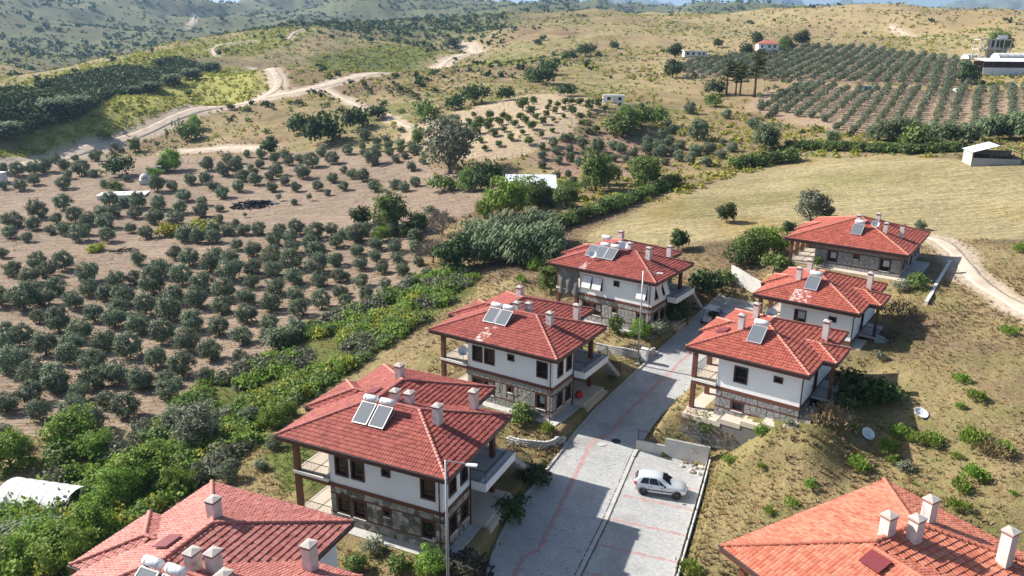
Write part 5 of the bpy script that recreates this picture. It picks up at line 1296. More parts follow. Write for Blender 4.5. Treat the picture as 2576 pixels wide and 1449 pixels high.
# ---------------------------------------------------------------- parked hatchback
M_CARP = pmat('silver_car_paint', (.62, .66, .70), .28, .03, 2, coat=.6, metal=.25)
M_TYRE = pmat('tyre_rubber', (.018, .018, .02), .85, .1, 8)
M_RIM = pmat('dark_wheel_cover', (.05, .05, .055), .5, .1, 6, metal=.3)
M_LAMP = pmat('headlight_glass', (.62, .58, .45), .15, .05, 5)
M_TAIL = pmat('red_tail_light', (.5, .03, .02), .25, .05, 5)
M_TRIM = pmat('black_car_trim', (.025, .025, .028), .6, .1, 8)
def car():
    ra = np.array(at_fn(*R8(1355, 695), ROADZ)); fa = np.array(at_fn(*R8(1675, 745), ROADZ)); d_ = fa - ra; d_ /= np.hypot(*d_); nl = np.array([-d_[1], d_[0]])
    c = (ra + fa) / 2 + nl * .80
    sc = 1.11
    t_ = thing('parked_car', 'silver five-door hatchback parked in the paved bay', 'car', (c[0], c[1], float(ROADZ(c[1])) + .028), math.atan2(d_[1], d_[0]), scale=(sc, sc, sc))
    # side profile stations: x, sill z, belt half width, belt z, roof half width, roof z
    S = [(-1.98, .42, .62, .74, .58, .80), (-1.93, .30, .74, .86, .66, 1.02), (-1.75, .24, .81, .92, .64, 1.30), (-1.45, .22, .84, .93, .60, 1.43), (-.9, .20, .855, .93, .585, 1.475), (-.3, .20, .86, .92, .575, 1.47), (.1, .20, .86, .91, .56, 1.40), (.45, .20, .855, .90, .56, 1.20),
         (.80, .20, .85, .89, .66, .985), (1.15, .21, .835, .84, .66, .93), (1.55, .22, .80, .76, .60, .86), (1.85, .26, .70, .66, .50, .74), (2.00, .34, .56, .58, .38, .62)]
    V = []; K = 11
    for (x, zs, wb, zb, wr, zr_) in S:
        pr_ = [(0, zs - .02), (wb * .80, zs - .02), (wb * .97, zs + .08), (wb * 1.0, (zs + zb) / 2), (wb * .985, zb - .03), (wb * .96, zb), (wr + (wb * .96 - wr) * .5, zb + (zr_ - zb) * .48), (wr, zr_ - .05 * (zr_ > 1)), (wr * .90, zr_ - .012), (wr * .45, zr_ + .018), (0, zr_ + .025)]
        V += [(x, -a, b) for a, b in pr_] + [(x, a, b) for a, b in pr_]
    F = []; n = len(S)
    for i in range(n - 1):
        for sgn in (0, 1):
            for k in range(K - 1):
                a = i * 2 * K + sgn * K + k; b = a + 2 * K
                F.append((a, b, b + 1, a + 1) if sgn == 0 else (a, a + 1, b + 1, b))
    for i in (0, n - 1):
        r_ = [i * 2 * K + k for k in range(K)] + [i * 2 * K + K + k for k in range(K - 1, -1, -1)]; F.append(tuple(r_))
    b = MB().add(V, F); bo = b.build('body', M_CARP, t_, smooth=True)
    mod = bo.modifiers.new('subsurf', 'SUBSURF'); mod.levels = 1; mod.render_levels = 1
    # glazing lies just proud of the body between belt and roof
    def gl(name, quad, mat=M_GLASS): MB().add(quad, [tuple(range(len(quad)))]).build(name, mat, t_)
    def side(x, f, off=.012):       # point on the greenhouse side at height fraction f
        xs_ = [s[0] for s in S]; wb = np.interp(x, xs_, [s[2] for s in S]); zb = np.interp(x, xs_, [s[3] for s in S]); wr = np.interp(x, xs_, [s[4] for s in S]); zr_ = np.interp(x, xs_, [s[5] for s in S])
        return (wb * .96 + (wr - wb * .96) * f) + off, zb + (zr_ - .05 - zb) * f
    for sgn in (-1, 1):
        for x0, x1, x0t, x1t in ((-1.50, -.86, -1.30, -.84), (-.80, -.02, -.78, -.28)):
            q = []
            for x, f in ((x0, .10), ((x0 + x1) / 2, .10), (x1, .10), (x1t, .90), ((x0t + x1t) / 2, .92), (x0t, .90)):
                y_, z_ = side(x, f); q.append((x, sgn * y_, z_))
            gl('side_window', q)
        q = []
        for x, f in ((.02, .12), (.40, .12), (.05, .60), (-.18, .85)):
            y_, z_ = side(x, f); q.append((x, sgn * y_, z_))
        gl('quarter_window', q)
        MB().box(-1.15, .95, sgn * .868 - .012, sgn * .868 + .012, .50, .56).build('side_moulding', M_TRIM, t_)
        mi = MB().box(.30, .46, sgn * .97 - .09, sgn * .97 + .09, .93, 1.06).build('mirror', M_TRIM, t_, bevel=.02)
        for hx in (-.70, .05): MB().box(hx, hx + .16, sgn * .868 - .012, sgn * .868 + .02, .77, .80).build('door_handle', M_TRIM, t_)
        for gxx in (-.83, .22): MB().box(gxx - .006, gxx + .006, sgn * .866 - .004, sgn * .866 + .006, .30, .90).build('door_gap', M_TRIM, t_)
        MB().add([(1.62, sgn * .46, .80), (1.52, sgn * .72, .80), (1.78, sgn * .70, .66), (1.90, sgn * .55, .64), (1.86, sgn * .42, .69)], [(0, 1, 2, 3, 4)]).build('headlight', M_LAMP, t_)
        MB().hexa([(-1.99, sgn * .52, .78), (-1.93, sgn * .74, .76), (-1.80, sgn * .80, .78), (-1.9, sgn * .6, .78), (-1.96, sgn * .54, 1.0), (-1.92, sgn * .72, 1.02), (-1.78, sgn * .76, 1.02), (-1.85, sgn * .6, 1.0)]).build('tail_light', M_TAIL, t_)
        for wx in (-1.25, 1.26):
            w = obj('wheel', None, t_)
            MB().lathe([(.19, -.10), (.27, -.105), (.305, -.07), (.31, 0), (.305, .07), (.27, .105), (.19, .10)], (wx, sgn * .745, .31), 20, 'y').build('tyre', M_TYRE, w, smooth=True)
            r_ = MB().lathe([(0, sgn * .095), (.06, sgn * .10), (.18, sgn * .085), (.2, sgn * .06)], (wx, sgn * .745, .31), 14, 'y'); r_.build('rim', M_RIM, w)
            MB().lathe([(.32, sgn * .10), (.36, sgn * .125), (.37, sgn * .10)], (wx, sgn * .745, .32), 20, 'y').build('wheel_arch', M_TRIM, w)
    gl('windscreen', [(.83, -.60, 1.0), (.83, .60, 1.0), (.50, .55, 1.21), (.14, .50, 1.405), (.14, -.50, 1.405), (.50, -.55, 1.21)])
    gl('rear_window', [(-1.93, -.56, 1.07), (-1.93, .56, 1.07), (-1.73, .50, 1.345), (-1.73, -.50, 1.345)])
    MB().box(1.95, 2.02, -.42, .42, .36, .48).build('grille', M_TRIM, t_); MB().box(2.0, 2.035, -.26, .26, .42, .52).build('number_plate', M_SILL, t_)
    MB().box(-2.0, -1.96, -.26, .26, .62, .72).build('number_plate', M_SILL, t_)
    MB().tube([(-1.45, 0, 1.47), (-1.62, 0, 1.72)], .012, 4).build('aerial', M_TRIM, t_)
car()
# ---------------------------------------------------------------- canopied buggy at the end of the street
bp_ = at_fn(*Z6(205, 985), ROADZ)
t_ = thing('canopied_buggy', 'small buggy with a white canopy parked in the shade beyond the villas', 'buggy', (bp_[0], bp_[1], float(ROADZ(bp_[1])) + .03), math.radians(-130))
M_BUG = pmat('dusty_white_plastic', (.55, .54, .50), .6, .12, 4); M_SEAT = pmat('dark_seat_vinyl', (.05, .05, .055), .6, .1, 4)
MB().box(-1.15, 1.25, -.55, .55, .32, .46).build('chassis', M_TRIM, t_)
MB().hexa([(.55, -.58, .46), (1.35, -.5, .42), (1.35, .5, .42), (.55, .58, .46), (.6, -.55, 1.05), (1.2, -.45, .88), (1.2, .45, .88), (.6, .55, 1.05)]).build('front_cowl', M_BUG, t_, bevel=.04)
MB().box(-.45, .15, -.52, .52, .46, .78).build('seat', M_SEAT, t_, bevel=.04); MB().box(-.6, -.42, -.52, .52, .7, 1.2).build('backrest', M_SEAT, t_, bevel=.04)
MB().box(-1.6, -.62, -.62, .62, .62, .72).box(-1.6, -1.54, -.62, .62, .72, 1.0).box(-1.54, -.62, -.62, -.56, .72, 1.0).box(-1.54, -.62, .56, .62, .72, 1.0).build('cargo_bed', M_SEAT, t_)
MB().box(-1.1, .95, -.72, .72, 1.92, 2.0).build('canopy', M_BUG, t_, bevel=.03)
for a, b_ in ((-.95, -.6), (-.95, .6), (.8, -.55), (.8, .55)): MB().tube([(a, b_, .5), (a * .95, b_, 1.95)], .025, 6).build('canopy_post', M_RAIL, t_)
MB().tube([(.6, -.2, .95), (.3, -.2, 1.1)], .02, 5).lathe([(.16, -.012), (.18, 0), (.16, .012)], (.28, -.2, 1.12), 12, 'x').build('steering_wheel', M_TRIM, t_)
for a, b_ in ((-1.1, -.6), (-1.1, .6), (1.0, -.6), (1.0, .6)):
    w = obj('wheel', None, t_); MB().lathe([(.14, -.1), (.25, -.11), (.28, 0), (.25, .11), (.14, .1)], (a, b_, .28), 16, 'y').build('tyre', M_TYRE, w); MB().lathe([(0, -.07), (.14, -.08), (.14, .08), (0, .07)], (a, b_, .28), 10, 'y').build('rim', M_BUG, w)
cp = at_fn(*Z6(300, 940), ROADZ)
t_ = thing('plastic_chair', 'blue plastic chair beside the canopied buggy', 'chair', (cp[0], cp[1], float(ROADZ(cp[1])) + .03), .6)
M_BLUE = pmat('blue_plastic', (.03, .09, .25), .5, .08, 4)
MB().box(-.23, .23, -.23, .23, .42, .46).build('seat', M_BLUE, t_); MB().hexa([(-.23, .2, .46), (.23, .2, .46), (.23, .24, .46), (-.23, .24, .46), (-.22, .30, .88), (.22, .30, .88), (.22, .33, .88), (-.22, .33, .88)]).build('backrest', M_BLUE, t_)
for a in (-.2, .2):
    for b_ in (-.2, .2): MB().tube([(a, b_, .43), (a * 1.15, b_ * 1.15, 0)], .02, 5).build('leg', M_BLUE, t_)
# red bean bag at the middle villa's entrance, bucket on a sill
M_REDF = pmat('red_fabric', (.45, .03, .02), .8, .15, 5)
q = h2w('B', -.6, 6.1, -6.84 + .45); t_ = obj('bean_bag', MB().lathe([(0, 0), (.3, .02), (.42, .2), (.38, .42), (.22, .62), (.08, .70), (0, .70)], n=16).mesh('bean_bag', M_REDF, True), None, q, label='red bean bag on the entrance step under a balcony', category='bean bag')
q = h2w('C', -1.5, .66, -5.88); obj('bucket', MB().lathe([(0, .01), (.11, 0), (.14, .28), (.15, .28), (.15, .30), (.13, .30), (.10, .03), (0, .03)], n=16).mesh('bucket', M_SILL, True), None, q, label='white bucket on the ground floor window sill by the near lamp', category='bucket')
# ---------------------------------------------------------------- heaps of timber
M_OLDW = pmat('weathered_timber', (.15, .115, .085), .9, .3, 5, .01, 20, objrand=.4); M_DARKW = pmat('charred_timber', (.035, .032, .03), .9, .3, 5, objrand=.4); M_BRN = pmat('bleached_branches', (.27, .19, .13), .9, .3, 5, objrand=.3)
def heap(px, py, n, spread, hgt_, ln, mat, name, label, part, cat, rad=.05, seed=1, flat=False):
    p = at(px, py); rg = random.Random(seed); t_ = thing(name, label, cat, (p[0], p[1], p[2]))
    for i in range(n):
        a = rg.uniform(0, math.pi); l = ln * rg.uniform(.5, 1.1); r_ = rg.uniform(0, 1) ** .6 * spread; th = rg.uniform(0, 6.283)
        cx, cy = r_ * math.cos(th), r_ * math.sin(th) * .7; cz_ = gz(p[0] + cx, p[1] + cy) - p[2] + hgt_ * (1 - r_ / spread * .85) * rg.uniform(.2, 1) + .04; tl = rg.uniform(-.2, .2)
        dx, dy = math.cos(a) * l / 2, math.sin(a) * l / 2
        if flat:
            o = MB().box(-l / 2, l / 2, -.07, .07, -.025, .025).build(part, mat, t_); o.location = (cx, cy, cz_); o.rotation_euler = (rg.uniform(-.3, .3), tl, a)
        else: MB().tube([(cx - dx, cy - dy, cz_ - tl * l / 2), (cx + rg.uniform(-.06, .06), cy + rg.uniform(-.06, .06), cz_ + rg.uniform(-.04, .08)), (cx + dx, cy + dy, cz_ + tl * l / 2)], [rad, rad * .9, rad * .6], 5).build(part, mat, t_)
    return t_
heap(1172, 1418, 60, 2.0, .7, 1.5, M_DARKW, 'timber_heap', 'dark heap of scrap timber below the corner of the nearest whole villa', 'plank', 'timber heap', .07, 2, True)
heap(1342, 712, 70, 2.6, 1.0, 1.9, M_BRN, 'branch_heap', 'heap of bleached branches behind the middle villa left of the street', 'branch', 'branch heap', .05, 3)
heap(*R8(1800, 405), 16, .9, .5, 1.5, M_OLDW, 'plank_heap', 'small heap of old planks against the parking bay wall', 'plank', 'timber heap', .05, 4, True)
heap(*R9(255, 365), 30, 1.4, .5, 1.6, M_OLDW, 'brushwood_heap', 'low pile of brushwood beside the farther block wall', 'branch', 'branch heap', .04, 5)
heap(640, 518, 70, 5.0, 1.6, 2.6, M_DARKW, 'burnt_wood_heap', 'black heap of burnt wood and scrap in the olive grove', 'beam', 'scrap heap', .22, 6)
heap(312, 632, 25, 2.6, .6, 1.8, M_DARKW, 'charred_branch_heap', 'small charred branch heap at the end of the terrace bank', 'branch', 'branch heap', .10, 8)
M_ROCK = pmat('pale_rubble', (.50, .43, .35), .9, .2, 4, .02, 10)
def rock_mesh(seed, mat=M_ROCK):
    bm = bmesh.new(); bmesh.ops.create_icosphere(bm, subdivisions=2, radius=1); rg = random.Random(seed); ph = [rg.uniform(0, 6) for _ in range(6)]
    for v_ in bm.verts:
        c_ = v_.co; v_.co = c_ * (1 + .22 * math.sin(c_.x * 2.3 + ph[0]) * math.sin(c_.y * 2.9 + ph[1]) + .16 * math.sin(c_.z * 4 + ph[2]) + .08 * math.sin(c_.x * 7 + ph[3])); v_.co.z *= .7
    me = bpy.data.meshes.new('rock'); bm.to_mesh(me); bm.free(); me.materials.append(mat); return me
for i, (rx, ry, s_) in enumerate([(1815, 492, .32), (1880, 510, .22), (1900, 455, .28), (1725, 440, .2), (1850, 455, .18)]):
    p = at_fn(*R8(rx, ry), ROADZ); obj('rubble_stone', rock_mesh(i), None, (p[0], p[1], float(ROADZ(p[1])) + s_ * .5), (0, 0, i), (s_, s_ * .8, s_), label=['largest pale rubble stone beside the plank heap', 'pale rubble stone nearest the white-topped wall below the planks', 'rubble stone between plank heap and boundary wall', 'small stone at the street end of the plank heap', 'smallest stone under the plank heap edge'][i], category='stone', group='rubble stones by the parking wall')
# blue drums or sheet by the burnt heap
p = at(688, 514); obj('tarpaulin_sheet', MB().add([(x_ * .3 - 1.2, y_ * .3 - .6, .35 + .2 * math.sin(x_ * 1.3) * math.cos(y_ * 1.1)) for y_ in range(5) for x_ in range(9)], [(j * 9 + i, j * 9 + i + 1, (j + 1) * 9 + i + 1, (j + 1) * 9 + i) for j in range(4) for i in range(8)]).mesh('tarpaulin_sheet', M_BLUE, True), None, p, (0, 0, .4), label='crumpled bright blue sheet at the edge of the burnt heap', category='tarpaulin')
# rooftop oddments: red roof hatches
M_HATCH = pmat('dark_red_sheet_metal', (.17, .03, .035), .5, .08, 4)
for n, u, v, f, lb_ in (('H', -8.3, 4.6, 2, 'dark red hatch on the orange roof'), ('C', -10.6, 7.0, 0, 'mauve red hatch on the pink side of the nearest whole roof'), ('G', -10.6, 7.2, 0, 'mauve red hatch on the pinkish roof at the lower edge'), ('D', -8.9, 3.95, 0, 'small red hatch on the sunlit slope of the parking bay villa')):
    ac, dn, nr_ = tile_basis(f); hz = float(hipface(R1 if n != 'D' else R2, np.array(u), np.array(v))[0]); x, y, z, yw = HS[n]
    t_ = thing('roof_hatch', lb_, 'roof hatch', (x, y, z), math.radians(yw), 'roof hatches')
    c = Vector((u, v, hz)); P = lambda a, b, e: tuple(c + ac * a + dn * b + nr_ * e)
    MB().hexa([P(-.5, -.42, .0), P(.5, -.42, .0), P(.5, .42, .0), P(-.5, .42, .0), P(-.5, -.42, .16), P(.5, -.42, .16), P(.5, .42, .20), P(-.5, .42, .20)]).build('upstand', M_ALU, t_)
    MB().hexa([P(-.62, -.55, .165), P(.62, -.55, .165), P(.62, .58, .205), P(-.62, .58, .205), P(-.62, -.55, .20), P(.62, -.55, .20), P(.62, .58, .24), P(-.62, .58, .24)]).build('lid', M_HATCH, t_)
# ---------------------------------------------------------------- vegetation
LM = {'olive': leafmat('olive_leaves', (.09, .122, .07), (.235, .28, .175), .22),
      'citrus': leafmat('citrus_leaves', (.045, .085, .016), (.13, .185, .035), .25),
      'bright': leafmat('bright_green_leaves', (.10, .19, .025), (.26, .36, .065), .35),
      'green': leafmat('green_shrub_leaves', (.085, .14, .03), (.20, .265, .075), .3),
      'dark': leafmat('dark_evergreen_leaves', (.028, .055, .016), (.08, .12, .035), .2),
      'pine': leafmat('pine_needles', (.045, .065, .016), (.12, .135, .03), .2),
      'grey': leafmat('grey_green_leaves', (.12, .135, .085), (.25, .265, .185), .25),
      'reed': leafmat('reed_leaves', (.085, .125, .055), (.22, .27, .15), .3),
      'dry': leafmat('dry_grass', (.32, .225, .09), (.55, .42, .20), .3),
      'brown': leafmat('dead_brown_weeds', (.15, .10, .06), (.30, .215, .13), .2),
      'lime': leafmat('yellow_green_vine_leaves', (.20, .22, .03), (.40, .38, .06), .35),
      'bare': leafmat('bare_twigs', (.13, .11, .09), (.22, .19, .16), .1)}
M_BARK = pmat('bark', (.12, .09, .065), .95, .3, 6, .02, 20)
def crown_arr(seed, nclump, nleaf, leaf, rx=1.0, rz=.9, cz=1.05, sig=.17, low=-.75, shell=.5, aspect=.55, up=0.0, lump=.22):
    g = np.random.default_rng(seed)
    d = g.normal(size=(nclump * 4, 3)); d /= np.linalg.norm(d, axis=1)[:, None]; d = d[d[:, 2] > low][:nclump]
    ph = g.uniform(0, 6.28, 6)
    irr = 1 + lump * (np.sin(d[:, 0] * 3.1 + ph[0]) * np.sin(d[:, 1] * 2.7 + ph[1]) + .7 * np.sin(d[:, 2] * 4 + ph[2] + d[:, 0] * 2))
    r = g.uniform(shell, .9, len(d)) * irr
    c = d * r[:, None] * [rx, rx, rz]
    n = nleaf
    k = g.integers(0, len(c), n)
    p = c[k] + g.normal(size=(n, 3)) * sig * [1, 1, .8]
    nr_ = p / (np.linalg.norm(p, axis=1)[:, None] + 1e-6) * .7 + g.normal(size=(n, 3)) * .55; nr_[:, 2] += .25
    nr_ /= np.linalg.norm(nr_, axis=1)[:, None]
    a = np.cross(nr_, g.normal(size=(n, 3)) + [0, 0, up]); a /= np.linalg.norm(a, axis=1)[:, None] + 1e-9
    b = np.cross(nr_, a)
    if up:                                  # upright sprays
        b = g.normal(size=(n, 3)) * .35 + [0, 0, 1] + p * .5; b /= np.linalg.norm(b, axis=1)[:, None]; a = np.cross(b, g.normal(size=(n, 3))); a /= np.linalg.norm(a, axis=1)[:, None] + 1e-9
    s = leaf * g.uniform(.6, 1.4, n)[:, None]
    p = p + [0, 0, cz]
    p[:, 2] = np.maximum(p[:, 2], .06)
    V = np.stack([p - a * s * aspect, p + b * s * .55 - a * s * .1, p + a * s * aspect + b * s * .2, p - b * s * .55], 1)
    ct = g.random(len(c))
    tint = np.clip(.55 * g.random(n) + .45 * ct[k], 0, 1)
    return V.reshape(-1, 3), np.arange(n * 4).reshape(-1, 4), tint
def crown_mesh(name, mat, *a, **k):
    V, F, t_ = crown_arr(*a, **k); return mesh_np(name, V, F, mat, {'tint': ('FACE', 'FLOAT', t_)})
def trunk_mesh(seed, h=.9, r=.09, limbs=4, spread=.5, crownz=1.1):
    rg = random.Random(seed); mb = MB()
    p1 = (rg.uniform(-.06, .06), rg.uniform(-.06, .06), h * .5); p2 = (rg.uniform(-.1, .1), rg.uniform(-.1, .1), h)
    mb.tube([(0, 0, -.12), (0, 0, .02), p1, p2], [r * 1.5, r * 1.15, r * .9, r * .7], 7)
    for i in range(limbs):
        a = 6.283 * i / limbs + rg.uniform(-.4, .4); s = spread * rg.uniform(.7, 1.2)
        st = p1 if i % 2 else p2
        mb.tube([st, (st[0] + math.cos(a) * s * .5, st[1] + math.sin(a) * s * .5, st[2] + .25 * crownz), (math.cos(a) * s, math.sin(a) * s, crownz * rg.uniform(.9, 1.35))], [r * .6, r * .42, r * .16], 5)
    return mb.mesh('trunk', M_BARK, True)
KIND = {}
def kind(name, nvar, mat, trunk, ca, ck): KIND[name] = [(crown_mesh('crown', LM[mat], 100 * (hash(name) % 1 + len(name)) + i, *ca, **ck), trunk_mesh(i + len(name), **trunk) if trunk is not None else None) for i in range(nvar)]
kind('olive', 6, 'olive', dict(h=.55, r=.075, limbs=5, spread=.55, crownz=.95), (70, 3400, .09), dict(rz=.84, cz=.90, low=-.9, sig=.12, shell=.62, lump=.12))
kind('young_olive', 3, 'olive', dict(h=.8, r=.05, limbs=3, spread=.4, crownz=1.2), (24, 700, .17), dict(rz=1.0, cz=1.25, sig=.18))
kind('citrus', 4, 'citrus', dict(h=.5, r=.07, limbs=4, spread=.4, crownz=.9), (40, 1100, .16), dict(rz=.95, cz=1.0, sig=.18))
kind('broad', 4, 'bright', dict(h=.5, r=.06, limbs=6, spread=.6, crownz=.9), (90, 5200, .085), dict(rz=.95, cz=.98, sig=.13, lump=.32, low=-.85))
kind('greentree', 4, 'green', dict(h=.5, r=.06, limbs=6, spread=.6, crownz=.9), (90, 5200, .085), dict(rz=.95, cz=.98, sig=.13, lump=.3, low=-.85))
kind('darktree', 3, 'dark', dict(h=.6, r=.07, limbs=6, spread=.6, crownz=.95), (60, 2000, .14), dict(rz=.9, cz=1.0, sig=.15, lump=.25, low=-.85))
kind('greytree', 2, 'grey', dict(h=.5, r=.08, limbs=7, spread=.7, crownz=1.0), (90, 3800, .085), dict(rz=.95, cz=1.0, sig=.12, lump=.22, low=-.85))
kind('shrub', 5, 'bright', None, (30, 520, .26), dict(rz=.75, cz=.55, sig=.18, up=1.0, low=-.3, aspect=.22))
kind('bush', 5, 'green', None, (36, 800, .17), dict(rz=.75, cz=.6, sig=.2, low=-.4, lump=.35))
kind('darkbush', 4, 'dark', None, (36, 800, .17), dict(rz=.75, cz=.62, sig=.2, low=-.4, lump=.35))
kind('greybush', 3, 'grey', None, (36, 800, .15), dict(rz=.75, cz=.6, sig=.2, low=-.4, lump=.35))
kind('vine', 3, 'lime', None, (36, 700, .2), dict(rz=.5, cz=.4, sig=.22, low=-.2, lump=.35))
kind('deadbush', 3, 'brown', None, (30, 600, .2), dict(rz=.6, cz=.45, sig=.22, up=.8, low=-.2, aspect=.14))
def pine_mesh(seed):
    g = np.random.default_rng(seed); Vs, Fs, ts = [], [], []; b = 0
    for i in range(13):
        z = 2.2 + i * .24; r = .85 * (1 - .045 * i) * g.uniform(.5, 1); a = g.uniform(0, 6.28)
        V, F, t_ = crown_arr(seed * 31 + i, 10, 150, .14, rx=.42, rz=.2, cz=0, sig=.12)
        V = V + [r * math.cos(a) * .6, r * math.sin(a) * .6, z]
        Vs.append(V); Fs.append(F + b); ts.append(t_); b += len(V)
    return mesh_np('crown', np.vstack(Vs), np.vstack(Fs), LM['pine'], {'tint': ('FACE', 'FLOAT', np.concatenate(ts))})
KIND['pine'] = [(pine_mesh(i), MB().tube([(0, 0, -.2), (.03, 0, 1.5), (-.03, .04, 3.4), (0, 0, 4.9)], [.11, .085, .06, .02], 7).tube([(.0, 0, 2.3), (.35, .2, 2.8)], [.04, .015], 5).tube([(.0, 0, 2.8), (-.35, -.1, 3.2)], [.04, .015], 5).mesh('trunk', M_BARK, True)) for i in (1, 2, 3)]
KIND['cypress'] = [(crown_mesh('crown', LM['dark'], 900 + i, 40, 700, .2, rx=.8, rz=3.0, cz=3.1, sig=.16, low=-.95, lump=.1), trunk_mesh(i, .5, .07, 2, .1, .9)) for i in range(2)]
KIND['bare'] = [(crown_mesh('crown', LM['bare'], 950 + i, 50, 900, .3, rz=.9, cz=1.0, sig=.2, up=.8, aspect=.05), trunk_mesh(i + 7, .7, .06, 8, .8, 1.3)) for i in range(2)]
def depth_of(p): return float((np.array(p) - CPOS) @ _w)
NTREE = 0
OLP = []
PARTN = {'shrub': 'foliage', 'bush': 'foliage', 'darkbush': 'foliage', 'greybush': 'foliage', 'vine': 'foliage', 'deadbush': 'foliage'}
def plant(kd, px, py, w, label, name, cat, group=None, zs=1.0, lift=0.10, p=None):
    global NTREE
    if p is None: p = at(px, py - lift * w * .3)
    s = w / 2 * depth_of(p) / FPX
    cr, tr = KIND[kd][NTREE % len(KIND[kd])] if NTREE % 3 else KIND[kd][(NTREE * 7 + 1) % len(KIND[kd])]
    NTREE += 1
    if kd == 'olive': OLP.append((p[0], p[1], s))
    rg = random.Random(NTREE)
    rz = rg.uniform(0, 6.283); sc = (s * rg.uniform(.94, 1.08), s * rg.uniform(.94, 1.08), s * zs * rg.uniform(.92, 1.1))
    if tr is None:
        return obj(name, cr, None, (p[0], p[1], p[2]), (0, 0, rz), sc, label=label, category=cat, group=group)
    t_ = thing(name, label, cat, (p[0], p[1], p[2]), rz, group, sc)
    obj('crown', cr, t_); obj('trunk', tr, t_)
    return t_
q4 = lambda x, y, w: (x / 3, 483 + y / 3, w / 3)
q1 = lambda x, y, w: (x / 3, y / 3, w / 3)
q2 = lambda x, y, w: (858.7 + x / 3, y / 3, w / 3)
q3 = lambda x, y, w: (1717.4 + x / 3, y / 3, w / 3)
q5 = lambda x, y, w: (858.7 + x / 3, 483 + y / 3, w / 3)
q6 = lambda x, y, w: (1717.4 + x / 3, 483 + y / 3, w / 3)
q7 = lambda x, y, w: (x / 3, 966 + y / 3, w / 3)
q8 = lambda x, y, w: (858.7 + x / 3, 966 + y / 3, w / 3)
q9 = lambda x, y, w: (1717.4 + x / 3, 966 + y / 3, w / 3)
LOWER = [(490, 590, 160), (660, 685, 170), (225, 690, 150), (440, 770, 140), (185, 890, 230), (300, 990, 120), (5, 770, 70), (570, 880, 160), (20, 500, 90), (800, 820, 140), (1045, 555, 110), (1325, 510, 110), (720, 980, 160), (40, 1090, 130), (180, 1150, 180), (450, 1060, 200), (870, 1020, 180), (940, 860, 180),
 (1010, 700, 110), (1160, 780, 220), (1215, 650, 160), (1105, 930, 170), (1310, 850, 170), (1380, 700, 170), (1430, 560, 150), (1280, 980, 200), (1490, 880, 180), (1530, 750, 180), (1590, 610, 170), (1620, 510, 120), (1730, 670, 190), (1750, 540, 140), (1690, 810, 180), (1790, 440, 100), (1900, 630, 160), (1910, 490, 130),
 (1870, 850, 160), (1680, 920, 160), (1895, 730, 120), (2060, 640, 140), (2050, 550, 160), (2075, 780, 160), (2070, 410, 120), (2200, 470, 130), (2110, 340, 110), (2240, 330, 130), (2210, 590, 170), (2230, 700, 150), (2385, 510, 160), (2400, 620, 170), (2410, 720, 130), (2245, 830, 150), (2430, 880, 150), (2380, 360, 150),
 (2500, 330, 110), (2540, 420, 110), (2530, 560, 120), (2560, 680, 110), (2560, 800, 110), (2045, 900, 160), (2035, 1050, 150), (2250, 940, 150), (2240, 1080, 150), (2015, 1140, 120), (1860, 990, 170), (1835, 1150, 170), (1455, 1050, 180), (1655, 1080, 170), (1420, 1210, 190), (1600, 1270, 180), (1240, 1140, 190), (1055, 1070, 190),
 (985, 1250, 200), (790, 1200, 190), (610, 1120, 190), (530, 1300, 180), (350, 1230, 200), (110, 1370, 240), (260, 1449, 220), (420, 1480, 210), (710, 1360, 200), (900, 1449, 210), (1180, 1330, 170), (1075, 1490, 170), (1380, 1390, 200), (1540, 1449, 150), (1820, 1290, 120), (1250, 1470, 150)]
LOWER = [q4(*p) for p in LOWER] + [q7(*p) for p in [(60, 210, 200), (300, 270, 160), (600, 130, 160), (815, 180, 150), (1280, 120, 200), (430, 60, 200), (140, 500, 150), (20, 390, 120), (1070, 40, 190)]]
LOWER += [q5(*p) for p in [(115, 480, 110), (260, 520, 110), (145, 590, 120), (305, 620, 110), (405, 460, 110), (430, 540, 110), (565, 470, 110), (585, 560, 90), (465, 630, 110), (150, 720, 120), (330, 740, 100), (510, 730, 130), (190, 830, 130), (35, 870, 110), (330, 830, 80), (40, 660, 60), (30, 770, 60), (110, 380, 150), (650, 640, 90), (20, 350, 90)]]
UPPER = [q4(*p) for p in [(290, 200, 150), (480, 135, 140), (430, 240, 90), (110, 270, 150), (255, 290, 120), (390, 320, 80), (80, 350, 110), (205, 380, 90), (495, 330, 110), (600, 375, 140), (570, 230, 120), (670, 255, 120), (650, 330, 90), (800, 280, 140), (815, 380, 115), (760, 190, 110), (870, 190, 110), (830, 110, 120), (1020, 200, 110),
 (990, 310, 90), (1110, 355, 120), (1170, 245, 140), (1330, 250, 130), (1360, 165, 115), (1515, 195, 120), (1200, 140, 120), (1390, 75, 110), (1530, 105, 85), (1675, 50, 110), (1660, 150, 70), (1655, 240, 80), (1780, 280, 75), (1045, 125, 130), (940, 115, 90), (2220, 100, 55), (2335, 70, 50), (2105, 70, 45), (1850, 195, 35), (2470, 30, 60)]]
